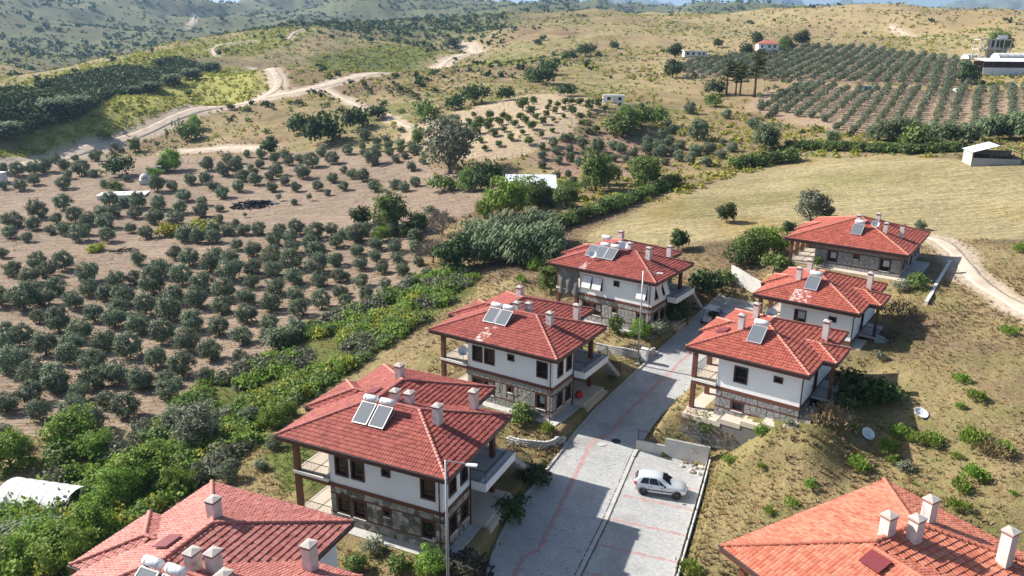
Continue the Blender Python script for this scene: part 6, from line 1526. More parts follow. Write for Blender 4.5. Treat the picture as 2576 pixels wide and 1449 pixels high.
UPPER += [q1(*p) for p in [(420, 1240, 90), (330, 1300, 130), (255, 1320, 110), (490, 1290, 100), (140, 1330, 120), (570, 1220, 60), (720, 1220, 95), (620, 1330, 130), (700, 1340, 80), (510, 1355, 80), (255, 1400, 90), (155, 1440, 100), (30, 1430, 70), (30, 1310, 80), (480, 1430, 110), (1305, 1440, 80), (1555, 1395, 110), (1440, 1395, 100), (1690, 1330, 120),
 (1570, 1290, 110), (1715, 1230, 75), (1790, 1240, 80), (1865, 1190, 60), (1960, 1270, 80), (1890, 1290, 60), (1970, 1200, 80), (2070, 1230, 75), (2180, 1250, 80), (2085, 1330, 110), (2265, 1230, 80), (2145, 1195, 80), (2355, 1265, 120), (2425, 1180, 80), (2510, 1240, 110), (1785, 1310, 120), (1830, 1370, 100), (1910, 1340, 80), (1930, 1400, 110),
 (2035, 1360, 80), (2055, 1449, 90), (2150, 1400, 80), (2290, 1350, 130), (2230, 1449, 80), (2400, 1440, 90), (2510, 1380, 90), (1800, 1449, 100), (1610, 1440, 90), (1190, 1449, 130), (870, 1130, 60), (1190, 1115, 45), (790, 1420, 70), (955, 1370, 60)]]
MID = [q2(*p) for p in [(50, 1170, 85), (160, 1130, 60), (165, 1180, 60), (180, 1060, 90), (270, 1100, 70), (265, 1150, 70), (235, 1250, 140), (350, 1130, 70), (365, 1180, 75), (345, 1080, 70), (445, 1110, 70), (445, 1155, 70), (415, 1230, 70), (480, 1200, 65), (550, 1170, 90), (535, 1120, 70), (615, 1240, 60), (600, 1150, 50), (20, 1310, 60), (80, 1350, 90), (160, 1370, 110),
 (20, 1440, 80), (255, 1449, 100), (400, 1430, 90), (475, 1449, 90), (555, 1410, 85), (530, 1290, 80)]]
EAST = [q2(*p) for p in [(1680, 1070, 70), (1600, 1110, 75), (1855, 1010, 55), (1730, 1050, 55), (1515, 1130, 65), (1720, 1150, 65), (1625, 1170, 80), (1515, 1210, 75), (1640, 1240, 75), (1515, 1270, 70), (1725, 1220, 80), (1795, 1255, 75), (1830, 1180, 60), (1820, 1120, 90), (1930, 1160, 120), (1975, 1210, 70), (2110, 1160, 90), (2050, 1130, 80), (2050, 1220, 70), (2150, 1230, 70), (2200, 1180, 80),
 (2210, 1260, 90), (2305, 1170, 110), (2310, 1100, 90), (2390, 1140, 90), (2420, 1180, 100), (2470, 1110, 90), (2500, 1180, 90), (2545, 1220, 90), (2560, 1130, 80), (2420, 1050, 80), (2500, 1010, 80), (1710, 1340, 60), (1750, 1390, 60), (1630, 1340, 60), (1745, 1410, 80), (2290, 1260, 80), (2380, 1200, 80), (2440, 1250, 70), (2460, 960, 70)]]
EAST += [q3(*p) for p in [(100, 1180, 110), (190, 1170, 110), (290, 1200, 90), (370, 1150, 90), (110, 1060, 170), (60, 1240, 90), (180, 1260, 90), (300, 1100, 60), (50, 860, 100), (330, 900, 80), (540, 980, 100), (680, 880, 70)]]
FILL = [(0, 690), (330, 640), (480, 600), (640, 560), (760, 560), (1060, 600), (1060, 690), (980, 740), (860, 790), (760, 840), (640, 890), (560, 960), (430, 1030), (250, 1090), (0, 1100)]
_rf = random.Random(3); _py = 590.0; _row = 0
while _py < 1095:
    sp_ = 36 + (_py - 590) * .068
    _px = 8 + (_row % 2) * sp_ * .5
    while _px < 1060:
        qx, qy = _px + _rf.uniform(-4, 4), _py + _rf.uniform(-3, 3) - .10 * (_px - 500) * 0
        if inpoly([qx], [qy], FILL)[0] and all(math.hypot((a_ - qx), (b_ - qy) * 1.7) > sp_ * .92 for a_, b_, _c in LOWER) and not (qx < 420 and qy < 700 and qx > 150): LOWER.append((qx, qy, sp_ * 1.05))
        _px += sp_ * 1.05
    _py += sp_ * .55; _row += 1
def grove(lst, what, kd='olive', name='olive_tree'):
    lst = sorted(lst, key=lambda t_: -t_[1])
    rows = []; i = 0
    per = max(6, int(len(lst) ** .5 * 1.15))
    rows = [sorted(lst[i:i + per]) for i in range(0, len(lst), per)]
    for ri, r_ in enumerate(rows):
        for ci, (px, py, w) in enumerate(r_):
            plant(kd if w > 17 else 'young_olive', px, py, w * 1.04, 'olive tree, %s from left, %s row up in %s' % (ordinal(ci), ordinal(ri), what), name, 'tree', 'olive trees of ' + what)
grove(LOWER, 'the lower grove'); grove(UPPER, 'the upper left grove'); grove(MID, 'the grove by the big grey tree'); grove(EAST, 'the grove left of the straw field')
CIT = [q2(*p) for p in [(1225, 900, 55), (1110, 985, 90), (965, 960, 60), (855, 950, 90), (760, 970, 90), (1040, 950, 80), (1190, 950, 70), (1120, 900, 70), (1310, 965, 60), (1230, 1000, 50), (1150, 1035, 70), (1010, 1020, 90), (1350, 905, 60), (1390, 935, 60), (1465, 900, 50), (1550, 885, 50), (1525, 945, 60), (1440, 985, 75), (1415, 1095, 70), (1190, 1110, 55), (1365, 1020, 45),
 (1510, 1045, 50), (1590, 1000, 40), (1600, 920, 35), (1610, 860, 50), (1560, 835, 50), (1630, 810, 50), (1680, 840, 40), (1690, 800, 60), (1575, 795, 40), (1740, 870, 70), (1740, 790, 60), (1800, 800, 60), (1800, 910, 60), (1870, 885, 40), (1940, 870, 35), (1865, 830, 80), (1935, 810, 60), (1990, 840, 45), (2100, 805, 35), (1370, 840, 100), (1450, 790, 60),
 (1425, 870, 70), (1260, 930, 60), (1000, 890, 45), (1675, 890, 35), (1275, 1065, 60), (1085, 1140, 50), (1050, 1080, 50), (660, 1040, 70)]]
CIT = sorted(CIT, key=lambda t_: -t_[1])
for i in range(0, len(CIT), 8):
    for j, (px, py, w) in enumerate(sorted(CIT[i:i + 8])): plant('citrus', px, py, w, 'green citrus tree on the pale plot, %s from left in %s row from below' % (ordinal(j), ordinal(i // 8)), 'citrus_tree', 'tree', 'citrus trees on the pale plot', zs=1.05)
T_ = lambda kd, q, label, name, cat='tree', group=None, zs=1.0: plant(kd, *q, label, name, cat, group, zs)
T_('greytree', q2(820, 1320, 400), 'largest grey-green tree, standing left of the corrugated shed', 'large_tree')
T_('greentree', q2(580, 1095, 100), 'tall narrow green tree at the near edge of the citrus plot', 'garden_tree', zs=1.3)
T_('darkbush', q2(260, 905, 150), 'round dark bush above the bend of the gravel track', 'dark_bush', 'bush')
T_('darkbush', q2(110, 980, 210), 'wide dark bush left of the round dark bush by the track', 'dark_bush', 'bush')
for i, (x, y, w, lb_) in enumerate([(1920, 1449, 270, 'tall green tree behind the shed, nearest to the hedge'), (2010, 1400, 180, 'tall green tree behind the reed thicket, second from the shed'), (2290, 1430, 260, 'broad green tree at the corner of the straw field')]): T_('greentree', q2(x, y, w), lb_, 'green_tree', zs=1.15)
for i, (x, y, w, kd, lb_) in enumerate([(1110, 1449, 220, 'darktree', 'dark tree against the left side of the corrugated shed'), (960, 1449, 190, 'greentree', 'green tree left of the corrugated shed'), (760, 1449, 200, 'bush', 'light green bush under the largest grey tree'), (1460, 1540, 160, 'broad', 'bright tree in front of the corrugated shed'), (1680, 1510, 150, 'broad', 'bright tree right of the corrugated shed')]): T_(kd, q2(x, y, w), lb_, 'shed_tree' if kd != 'bush' else 'bush', 'tree' if kd != 'bush' else 'bush')
for i, (x, y, w, kd, lb_) in enumerate([(370, 310, 300, 'greentree', 'large walnut-like tree standing alone below the bank'), (590, 310, 150, 'darktree', 'small dark tree right of the large tree below the bank'), (490, 350, 130, 'darktree', 'dark small tree under the large tree below the bank'), (310, 375, 130, 'broad', 'light green low tree in front of the large tree below the bank'), (155, 260, 150, 'darktree', 'dark round tree left of the large tree below the bank'), (680, 185, 120, 'greybush', 'round olive bush on the bank behind the reeds'), (120, 380, 150, 'greytree', 'greyish tree at the edge of the grove left of the bank'), (1250, 200, 330, 'broad', 'broad bright tree above the reed thicket'), (1080, 200, 140, 'broad', 'bright pointed bush at the left end of the trees above the reeds'), (1480, 110, 220, 'greentree', 'green tree between reed thicket and shed'), (1700, 130, 200, 'greentree', 'green tree at the end of the hedge by the reeds'), (880, 600, 280, 'darktree', 'dark green tree at the left foot of the reed thicket'), (690, 540, 200, 'bare', 'leafless grey tree left of the reed thicket'), (760, 330, 200, 'bare', 'leafless grey shrub above the reed thicket')]): T_(kd, q5(x, y, w), lb_, 'tree' if kd != 'bare' else 'leafless_tree')
T_('darktree', q5(2540, 440, 150), 'small dark tree with bare stem beside the far roof left of the street', 'small_tree', zs=1.1)
T_('darktree', q6(330, 235, 145), 'lone small tree with a clear stem on the straw field', 'small_tree', zs=1.0)
T_('greytree', q6(960, 225, 260), 'round grey tree behind the stone villa roof', 'grey_tree')
T_('olive', q6(1080, 190, 120), 'small olive right of the round grey tree behind the stone villa', 'small_tree'); T_('darktree', q6(790, 320, 105), 'small dark tree left of the stone villa roof', 'small_tree'); T_('olive', q6(1790, 290, 95), 'small round olive right of the stone villa chimneys', 'small_tree')
for i, (x, y, w, lb_) in enumerate([(330, 720, 150, 'leftmost pine'), (400, 725, 130, 'second pine from the left'), (430, 730, 150, 'third pine from the left'), (540, 740, 190, 'rightmost and stoutest pine')]): T_('pine', q3(x, y, w), lb_ + ' of the clump left of the olive rows', 'pine_tree', group='pines', zs=.62)
for i, (x, y, w, kd, lb_) in enumerate([(245, 720, 150, 'darkbush', 'dark bush at the foot of the pines'), (215, 810, 120, 'bush', 'green bush below the pines'), (900, 350, 120, 'darktree', 'dark round tree right of the red roofed white house'), (775, 385, 110, 'greentree', 'green tree against the red roofed white house'), (2370, 440, 200, 'greentree', 'green tree in front of the white barn roofs'), (1740, 1140, 230, 'bush', 'green bush below the orchard rows'), (1900, 1130, 120, 'bush', 'small green bush right of the one below the orchard rows'), (2150, 640, 170, 'darktree', 'dark tree below the blue-white barn'), (480, 430, 90, 'darktree', 'dark tree in the corner of the back orchard'), (265, 360, 70, 'darktree', 'small dark tree behind the flat white house'), (560, 340, 90, 'darktree', 'dark tree left behind the red roofed white house')]): T_(kd, q3(x, y, w), lb_, 'tree' if 'tree' in kd else 'bush', 'tree' if 'tree' in kd else 'bush')
for i, (x, y, w, kd, lb_) in enumerate([(1020, 1150, 110, 'greentree', 'round green tree beside the gravel road bend'), (1290, 1290, 160, 'broad', 'bright green tree beside the parked truck'), (1235, 1300, 110, 'greentree', 'darker tree left of the bright tree by the truck'), (885, 1335, 220, 'darkbush', 'large dark bush left of the stone oven'), (870, 1440, 110, 'bush', 'green bush in front of the stone oven'), (1160, 1365, 110, 'broad', 'pale green small tree right of the stone oven'), (2045, 1170, 140, 'darktree', 'cactus-dark tree at the yard gate'), (2270, 1010, 200, 'darkbush', 'wide dark tree above the yard'), (2440, 1090, 290, 'darkbush', 'widest dark tree cluster right of the yard'), (560, 1080, 20, 'bush', 'tiny bush by the gravel road')]): T_(kd, q1(x, y, w), lb_, 'tree' if 'tree' in kd or kd == 'broad' else 'bush', 'tree' if 'tree' in kd or kd == 'broad' else 'bush')
for i, (x, y, w, zs) in enumerate([(1265, 1070, 40, .9), (1300, 960, 22, .9), (1355, 970, 24, 1.3), (1385, 990, 26, 1.0), (1325, 960, 18, .9)]): T_('cypress', q1(x, y, w), 'slim dark cypress beside the gravel road, %s from left' % ORD[i], 'cypress_tree', group='cypresses by the gravel road', zs=zs)
for i, (x, y, w, kd) in enumerate([(1470, 980, 120, 'broad'), (1430, 1060, 180, 'bush'), (800, 1050, 110, 'bush'), (1740, 830, 60, 'darkbush')]): T_(kd, q1(x, y, w), ['bright small tree right of the cypresses', 'long green bush below the cypresses', 'green bush at the yellow-green field by the road', 'dark bush on the verge of the gravel road'][i], ['small_tree', 'bush', 'bush', 'bush'][i], ['tree', 'bush', 'bush', 'bush'][i])
for i, (x, y, w, kd, lb_) in enumerate([(1280, 330, 170, 'vine', 'yellow-green vine bush on the bank in the grove, left one'), (1540, 300, 160, 'vine', 'yellow-green vine bush on the bank in the grove, right one'), (1420, 350, 150, 'greybush', 'grey bush between the two yellow-green vines'), (720, 450, 120, 'vine', 'low row of yellow-green weeds along the terrace edge')]): T_(kd, q4(x, y, w), lb_, 'bush', 'bush')
# shrubs of the weedy lot right of the parking bay
LOT = [(1540, 520, 170), (1320, 640, 150), (1620, 400, 150), (1750, 440, 160), (1880, 460, 150), (2200, 480, 230), (2420, 530, 150), (2180, 720, 180), (2100, 810, 150), (2280, 740, 100), (2210, 130, 140), (2090, 190, 80), (960, 790, 110), (590, 390, 140), (820, 920, 100), (650, 980, 90), (350, 600, 110), (590, 640, 70), (2070, 950, 150), (1580, 600, 110), (1400, 660, 70), (50, 1430, 170), (2070, 560, 80), (1290, 350, 60), (2500, 840, 60)]
for i, (x, y, w) in enumerate(sorted(LOT)): T_('shrub', q9(x, y, w), 'bright green weedy shrub on the dry lot, %s from the parking bay side' % ordinal(i), 'weed_shrub', 'shrub', 'green shrubs on the dry lot')
for i, (x, y, w, kd, lb_) in enumerate([(1670, 660, 130, 'greybush', 'grey low shrub in the middle of the dry lot'), (1100, 340, 330, 'deadbush', 'large brown dead bush below the porch stair of the parking bay villa'), (2350, 560, 260, 'deadbush', 'brown dead bush at the right edge of the dry lot'), (300, 420, 200, 'deadbush', 'brown dead weeds against the parking bay wall'), (60, 330, 220, 'deadbush', 'brown dead weeds on the bank behind the iron fence'), (170, 350, 190, 'bush', 'green weeds on the bank behind the iron fence'), (800, 320, 90, 'greybush', 'tall pale weed against the stone base of the parking bay villa'), (1300, 140, 330, 'darkbush', 'dark bush in the shade of the parking bay villa'), (1480, 150, 260, 'darkbush', 'second dark bush in the shade of the parking bay villa'), (1180, 220, 200, 'bush', 'weedy bush at the corner of the parking bay villa')]): T_(kd, q9(x, y, w), lb_, 'bush', 'bush')
for i, (x, y, w, kd, lb_) in enumerate([(2460, 1080, 130, 'shrub', 'green shrub on the dry slope near the right edge'), (2100, 1440, 120, 'shrub', 'small green shrub below the shadow of the upper white villa'), (1490, 1270, 100, 'greybush', 'silvery weed in the shade edge right of the white villas'), (2550, 460, 110, 'shrub', 'green shrub beside the gravel track'), (1640, 960, 260, 'deadbush', 'brown dead bush behind the porch of the upper white villa'), (500, 520, 260, 'greentree', 'dense vine bush left of the stone villa'), (640, 480, 240, 'broad', 'bright vine mass beside the stone villa terrace'), (420, 560, 170, 'darkbush', 'dark vine over the whitewashed wall'), (700, 590, 200, 'bush', 'green bush below the stone villa terrace'), (1010, 570, 80, 'citrus', 'small citrus bush in front of the stone villa'), (1760, 720, 150, 'bush', 'green weeds on the terrace below the stone villa'), (1650, 740, 120, 'greybush', 'greyish weeds on the terrace below the stone villa'), (330, 690, 130, 'bush', 'green bush left of the whitewashed wall'), (170, 780, 260, 'darkbush', 'dark bush in the shade behind the canopied buggy')]): T_(kd, q6(x, y, w), lb_, 'bush', 'bush')
for i, (x, y, w, kd, lb_) in enumerate([(1470, 760, 210, 'darkbush', 'dark rosemary bush at the kerb, farther of two'), (1270, 1010, 230, 'darkbush', 'dark rosemary bush at the kerb, nearer of two'), (1555, 370, 120, 'shrub', 'bright shrub in the weedy bed above the block wall'), (1330, 290, 200, 'bush', 'tall weeds against the stone wall of the middle villa'), (1440, 260, 110, 'greybush', 'pale weeds at the corner of the middle villa'), (670, 1449, 220, 'broad', 'bright leafy bush below the near street lamp'), (430, 1400, 170, 'bush', 'green bush beside the scrap timber'), (250, 1260, 140, 'greybush', 'weedy shrub below the dark stone wall'), (110, 1400, 170, 'bush', 'low green bush between the two nearest villas')]): T_(kd, q8(x, y, w), lb_, 'bush', 'bush')
for i, (x, y, w, kd, lb_) in enumerate([(2060, 1070, 130, 'citrus', 'round citrus bush before the far stone wall'), (2250, 1100, 150, 'broad', 'bright small tree before the corner of the far villa'), (2410, 1110, 170, 'greytree', 'thin-leaved small tree at the kerb by the far villa'), (2530, 980, 200, 'darkbush', 'dark bush in the shade of the far balcony'), (1580, 770, 230, 'greentree', 'green tree behind the middle villa by the branch heap'), (1470, 590, 130, 'shrub', 'bright weed on the dry slope behind the far villa'), (1360, 690, 100, 'shrub', 'small bright weed below the one behind the far villa'), (1010, 660, 90, 'shrub', 'bright weed at the left end of the dry slope'), (450, 1110, 70, 'shrub', 'small bright weed left of the loggia of the middle villa'), (360, 1150, 90, 'shrub', 'bright weed on the dry slope above the nearest whole roof')]): T_(kd, q5(x, y, w), lb_, 'bush', 'bush')
# garden and scrub at the lower left
for i, (x, y, w, kd, lb_) in enumerate([(570, 480, 330, 'broad', 'tall bright tree at the edge of the grove above the greenhouse'), (720, 560, 240, 'broad', 'green tree right of the tall bright tree above the greenhouse'), (450, 620, 260, 'bush', 'green bush behind the greenhouse'), (80, 640, 330, 'broad', 'large green tree at the left edge above the greenhouse'), (1150, 780, 380, 'broad', 'largest bright green tree left of the lowest roof'), (900, 930, 330, 'broad', 'bright green tree below the largest bright one'), (1330, 830, 230, 'broad', 'bright tree between the largest bright tree and the roof'), (320, 1330, 360, 'broad', 'feathery green tree in front of the greenhouse'), (80, 1080, 260, 'reed', 'x'), (700, 1170, 330, 'broad', 'leafy tree beside the eave of the lowest roof'), (480, 1400, 420, 'broad', 'leafy tree mass in the lower left corner'), (130, 1350, 300, 'bush', 'grey-green bush in the lower left corner'), (1500, 480, 350, 'greytree', 'feathery pale tamarisk tree on the slope'), (1330, 350, 200, 'greytree', 'small feathery tree left of the pale tamarisk'), (1180, 480, 250, 'bush', 'green bush left of the pale tamarisk'), (1880, 320, 180, 'olive', 'young olive on the slope beside the pole frame'), (1730, 740, 190, 'olive', 'olive bush behind the lowest roof'), (1680, 650, 110, 'vine', 'yellowish bush behind the lowest roof'), (1980, 650, 110, 'olive', 'small olive by the wire fence'), (2070, 500, 150, 'olive', 'olive below the left eave of the nearest whole villa'), (2060, 330, 190, 'broad', 'bright leafy bush left of the nearest whole roof'), (2170, 260, 150, 'broad', 'bright leafy bush touching the roof bump of the nearest whole villa'), (1400, 220, 200, 'bush', 'dark scrub bush on the grove edge'), (1560, 220, 170, 'greybush', 'pale flowering scrub bush on the grove edge'), (1690, 280, 150, 'greybush', 'grey scrub bush above the tamarisk'), (1080, 400, 180, 'greybush', 'grey scrub left of the feathery trees')]):
    if kd != 'reed': T_(kd, q7(x, y, w), lb_, 'scrub_bush' if 'bush' in kd or kd == 'vine' else 'garden_tree', 'bush' if 'bush' in kd or kd == 'vine' else 'tree')
# ---------------------------------------------------------------- uncountable vegetation, each kind one object
def scatter(name, variants, pts, sc, mat, label, zsc=None, seed=5):
    g = np.random.default_rng(seed); n = len(pts)
    if n == 0: return
    k = g.integers(0, len(variants), n); a = g.uniform(0, 6.283, n); Vs, Fs, Ts = [], [], []; b = 0
    for i, (V, F, t_) in enumerate(variants):
        s = np.where(k == i)[0]
        if not len(s): continue
        c, s_ = np.cos(a[s])[:, None], np.sin(a[s])[:, None]
        x = (V[None, :, 0] * c - V[None, :, 1] * s_) * sc[s][:, None] + pts[s, 0][:, None]
        y = (V[None, :, 0] * s_ + V[None, :, 1] * c) * sc[s][:, None] + pts[s, 1][:, None]
        z = V[None, :, 2] * (sc if zsc is None else zsc)[s][:, None] + pts[s, 2][:, None]
        Vs.append(np.stack([x, y, z], -1).reshape(-1, 3)); Fs.append((F[None] + (np.arange(len(s)) * len(V))[:, None, None]).reshape(-1, F.shape[1]) + b); b += len(s) * len(V)
        Ts.append(np.clip(np.tile(t_, len(s)) * .55 + np.repeat(g.random(len(s)), len(t_)) * .45, 0, 1))
    return obj(name, mesh_np(name, np.vstack(Vs), np.vstack(Fs), mat, {'tint': ('FACE', 'FLOAT', np.concatenate(Ts))}), kind='stuff', label=label)
def lump(seed, n, leaf, **k): return crown_arr(seed, max(5, n // 4), n, leaf, **k)
SHRUBV = [lump(i, 22, .62, rz=.62, cz=.5, sig=.25, low=-.2) for i in range(5)]
SHRUBN = [lump(50 + i, 90, .34, rz=.7, cz=.55, sig=.24, low=-.3, lump=.35) for i in range(5)]
OLV = [lump(80 + i, 150, .27, rz=.85, cz=1.0, sig=.22) for i in range(4)]
def tuft_arr(seed, n=9, h=1.0, w=.07, sp=.35):
    g = np.random.default_rng(seed); V = []
    for i in range(n):
        a = g.uniform(0, 6.28); r = g.uniform(0, .12); ln = h * g.uniform(.5, 1.1); t_ = g.uniform(.1, sp) * ln; p = np.array([r * math.cos(a), r * math.sin(a), 0]); q = p + [t_ * math.cos(a), t_ * math.sin(a), ln]; e = np.array([-math.sin(a), math.cos(a), 0]) * w
        V += [p - e, p + e, q]
    return np.array(V), np.arange(3 * n).reshape(-1, 3), g.random(n)
TUFT = [tuft_arr(i, 10, .75, .09, 1.5) for i in range(6)]
TUFTB = [tuft_arr(20 + i, 12, .8, .11, 1.3) for i in range(5)]
def free(x, y, roads=True, margin=.3):
    m_ = np.ones(len(x), bool)
    m_ &= ~inpoly(x, y, ROADPOLY) & ~inpoly(x, y, PARKPOLY)
    for n, u0, u1, v0, v1, *_z in PADS:
        hx, hy, hz, yw = HS[n]; c, s = math.cos(math.radians(yw)), math.sin(math.radians(yw)); u = (x - hx) * c + (y - hy) * s; v = -(x - hx) * s + (y - hy) * c
        m_ &= ~((u > u0 - margin) & (u < u1 + margin + .6) & (v > v0 - margin) & (v < v1 + margin))
    for k_, lst in TRW.items():
        for w, pl in lst: m_ &= seg_dist(x, y, [tuple(p) for p in pl[::2]]) > w * .55
    return m_
def polar(n, r0, r1, a0, a1, power=0.0, g=np.random.default_rng(77)):
    r = np.exp(g.uniform(math.log(r0), math.log(r1), n)) if power == 0 else (g.uniform(r0 ** power, r1 ** power, n)) ** (1 / power)
    a = np.radians(g.uniform(a0, a1, n)); return r * np.sin(a), r * np.cos(a)
inz = lambda k_, x, y: inpoly(x, y, ZN[k_])
# far hills: dark shrub dots
g = np.random.default_rng(5)
x, y = polar(60000, 150, 2400, -37, 37)
r = np.hypot(x, y); az = np.degrees(np.arctan2(x, y))
cl = fbm(x / 45, y / 45, 4, 61) + .6 * fbm(x / 160, y / 160, 3, 71)
pr_ = np.clip(.9 * (cl - .06), .004, .5)
pr_ = np.where((r > 650) & (az < 0), np.clip(.55 + 2.2 * cl, .03, .98), pr_)
pr_ = np.where(r > 1150, np.clip(.5 + 1.2 * cl, .1, .95), pr_)
pr_ = np.where((az > 8) & (r < 1100), pr_ * .35, pr_)
for k_, v in (('gully', .95), ('green2', .06), ('green1', .015), ('green3', .05), ('grove', 0), ('citrus', 0), ('rows', 0), ('back', 0), ('field', 0), ('midsoil', .02)): pr_ = np.where(inz(k_, x, y), v, pr_)
pr_ = np.where((r < 420) & (az > -14) & (az < 6) & (pr_ > 0), np.maximum(pr_, .16 * (cl > -.05)), pr_)
ok = (g.random(len(x)) < pr_) & free(x, y)
x, y, r = x[ok], y[ok], r[ok]
sz = np.clip(g.lognormal(-.1, .45, len(x)), .35, 2.3) * np.interp(r, [150, 400, 1000, 2500], [.75, 1.0, 1.9, 3.4])
z = gzs(x, y) - .1
nearm = r < 330
scatter('hill_scrub', SHRUBV, np.column_stack([x, y, z])[~nearm], sz[~nearm], LM['dark'], 'dark evergreen shrubs dotted over the far hills')
sel = nearm & (g.random(len(x)) < .55)
scatter('slope_scrub', SHRUBN, np.column_stack([x, y, z])[sel], sz[sel], LM['dark'], 'dark green scrub on the slopes beyond the groves')
scatter('slope_scrub', SHRUBN, np.column_stack([x, y, z])[nearm & ~sel], sz[nearm & ~sel], LM['green'], 'light green scrub on the slopes beyond the groves', seed=8)
# pale green sapling rows and grass clumps on the hills
x, y = polar(80000, 150, 1000, -37, 37); r = np.hypot(x, y); az = np.degrees(np.arctan2(x, y)); cl = fbm(x / 60, y / 60, 4, 91)
pr_ = np.clip(.06 + .9 * cl, .01, .6)
for k_, v in (('green1', .8), ('green2', .7), ('green3', .8), ('gully', .1), ('grove', 0), ('citrus', .02), ('rows', 0), ('back', 0), ('field', 0)): pr_ = np.where(inz(k_, x, y), v, pr_)
ok = (g.random(len(x)) < pr_) & free(x, y); x, y, r = x[ok], y[ok], r[ok]
scatter('hill_grass', [lump(200 + i, 9, .7, rz=.5, cz=.35, sig=.3, low=-.1) for i in range(4)], np.column_stack([x, y, gzs(x, y) - .05]), np.interp(r, [150, 500, 1000], [.6, .95, 1.6]) * g.uniform(.6, 1.5, len(x)), LM['lime'], 'yellow-green low growth on the hillsides')
x, y = polar(60000, 150, 900, -37, 37); r = np.hypot(x, y); cl = fbm(x / 30, y / 30, 4, 95) + .5 * fbm(x / 120, y / 120, 3, 96)
ok = free(x, y) & (g.random(len(x)) < np.clip(.22 + 1.5 * cl, .02, .8))
for k_ in ('green1', 'grove', 'citrus', 'rows', 'back', 'field', 'gully'): ok &= ~inz(k_, x, y)
x, y, r = x[ok], y[ok], r[ok]; sel = fbm(x / 50, y / 50, 3, 97) + g.normal(0, .12, len(x)) > .03
LB = [lump(600 + i, 7, .75, rz=.45, cz=.3, sig=.3, low=-.1) for i in range(4)]; ss_ = np.interp(r, [150, 500, 900], [.4, .7, 1.2]) * g.uniform(.6, 1.5, len(x)); PP = np.column_stack([x, y, gzs(x, y) - .05])
scatter('hill_dry_scrub', LB, PP[sel], ss_[sel], LM['brown'], 'brown dry scrub on the hillsides', seed=15)
scatter('hill_green_scrub', LB, PP[~sel], ss_[~sel], LM['green'], 'low green scrub on the hillsides', seed=16)
# near dry grass and weeds
x, y = polar(120000, 26, 150, -36, 37, 1.2); ok = free(x, y)
for k_ in ('grove', 'citrus', 'midsoil'): ok &= ~inz(k_, x, y)
den = np.clip(.6 + 2.0 * fbm(x / 5, y / 5, 3, 15), .08, 1); infl = inz('field', x, y)
ok &= g.random(len(x)) < np.where(infl, .35, den)
x, y = x[ok], y[ok]; infl = infl[ok]
P = np.column_stack([x, y, gzs(x, y) - .02]); h = np.where(infl, .3, 1.0) * g.uniform(.10, .38, len(x)) * (1 + 1.2 * np.clip(fbm(x / 8, y / 8, 3, 19), -.3, .5)); cls = fbm(x / 9, y / 9, 4, 25) + g.normal(0, .10, len(x))
scr = inz('scrub', x, y) | inz('lawn', x, y)
kd = np.where(scr, np.where(cls > -.1, 2, 0), np.where(cls > .10, 1, np.where(cls < -.11, 2, 0))); kd = np.where(infl, 0, kd)
scatter('dry_grass', TUFT, P[kd == 0], h[kd == 0] * 1.1, LM['dry'], 'dry golden grass round the villas and on the lot')
scatter('dead_weeds', TUFTB, P[kd == 1], h[kd == 1] * 1.25, LM['brown'], 'brown dead weeds round the villas and on the lot')
scatter('green_weeds', TUFTB, P[kd == 2], h[kd == 2] * .9, LM['green'], 'green weeds and grass round the villas and on the slope')
# scrub belt between villas and grove
sx = np.array([p[0] for p in ZN['scrub']]); sy = np.array([p[1] for p in ZN['scrub']])
x = g.uniform(sx.min(), sx.max(), 9000); y = g.uniform(sy.min(), sy.max(), 9000)
ok = inz('scrub', x, y) & free(x, y, margin=1.8) & (fbm(x / 6, y / 6, 3, 33) > -.12)
x, y = x[ok][:1500], y[ok][:1500]; P = np.column_stack([x, y, gzs(x, y) - .1]); s_ = g.uniform(.35, 1.25, len(x)); kk = fbm(x / 9, y / 9, 3, 35) + g.normal(0, .08, len(x))
SB = [lump(400 + i, 150, .25, rz=.8, cz=.55, sig=.22, low=-.3, lump=.4) for i in range(5)]
kq = g.random(len(kk)) < .3
scatter('scrub_belt', SB, P[(kk > .04) & kq], s_[(kk > .04) & kq], LM['lime'], 'yellow-green scrub on the slope below the villas', seed=14)
kk = np.where((kk > .04) & kq, 99, kk)
scatter('scrub_belt', SB, P[(kk > .04) & (kk < 50)], s_[(kk > .04) & (kk < 50)], LM['green'], 'green scrub on the slope below the villas')
scatter('scrub_belt', SB, P[(kk <= .04) & (kk > -.12)], s_[(kk <= .04) & (kk > -.12)], LM['bright'], 'bright leafy scrub on the slope below the villas', seed=9)
scatter('scrub_belt', SB, P[kk <= -.12], s_[kk <= -.12], LM['grey'], 'greyish flowering scrub on the slope below the villas', seed=10)
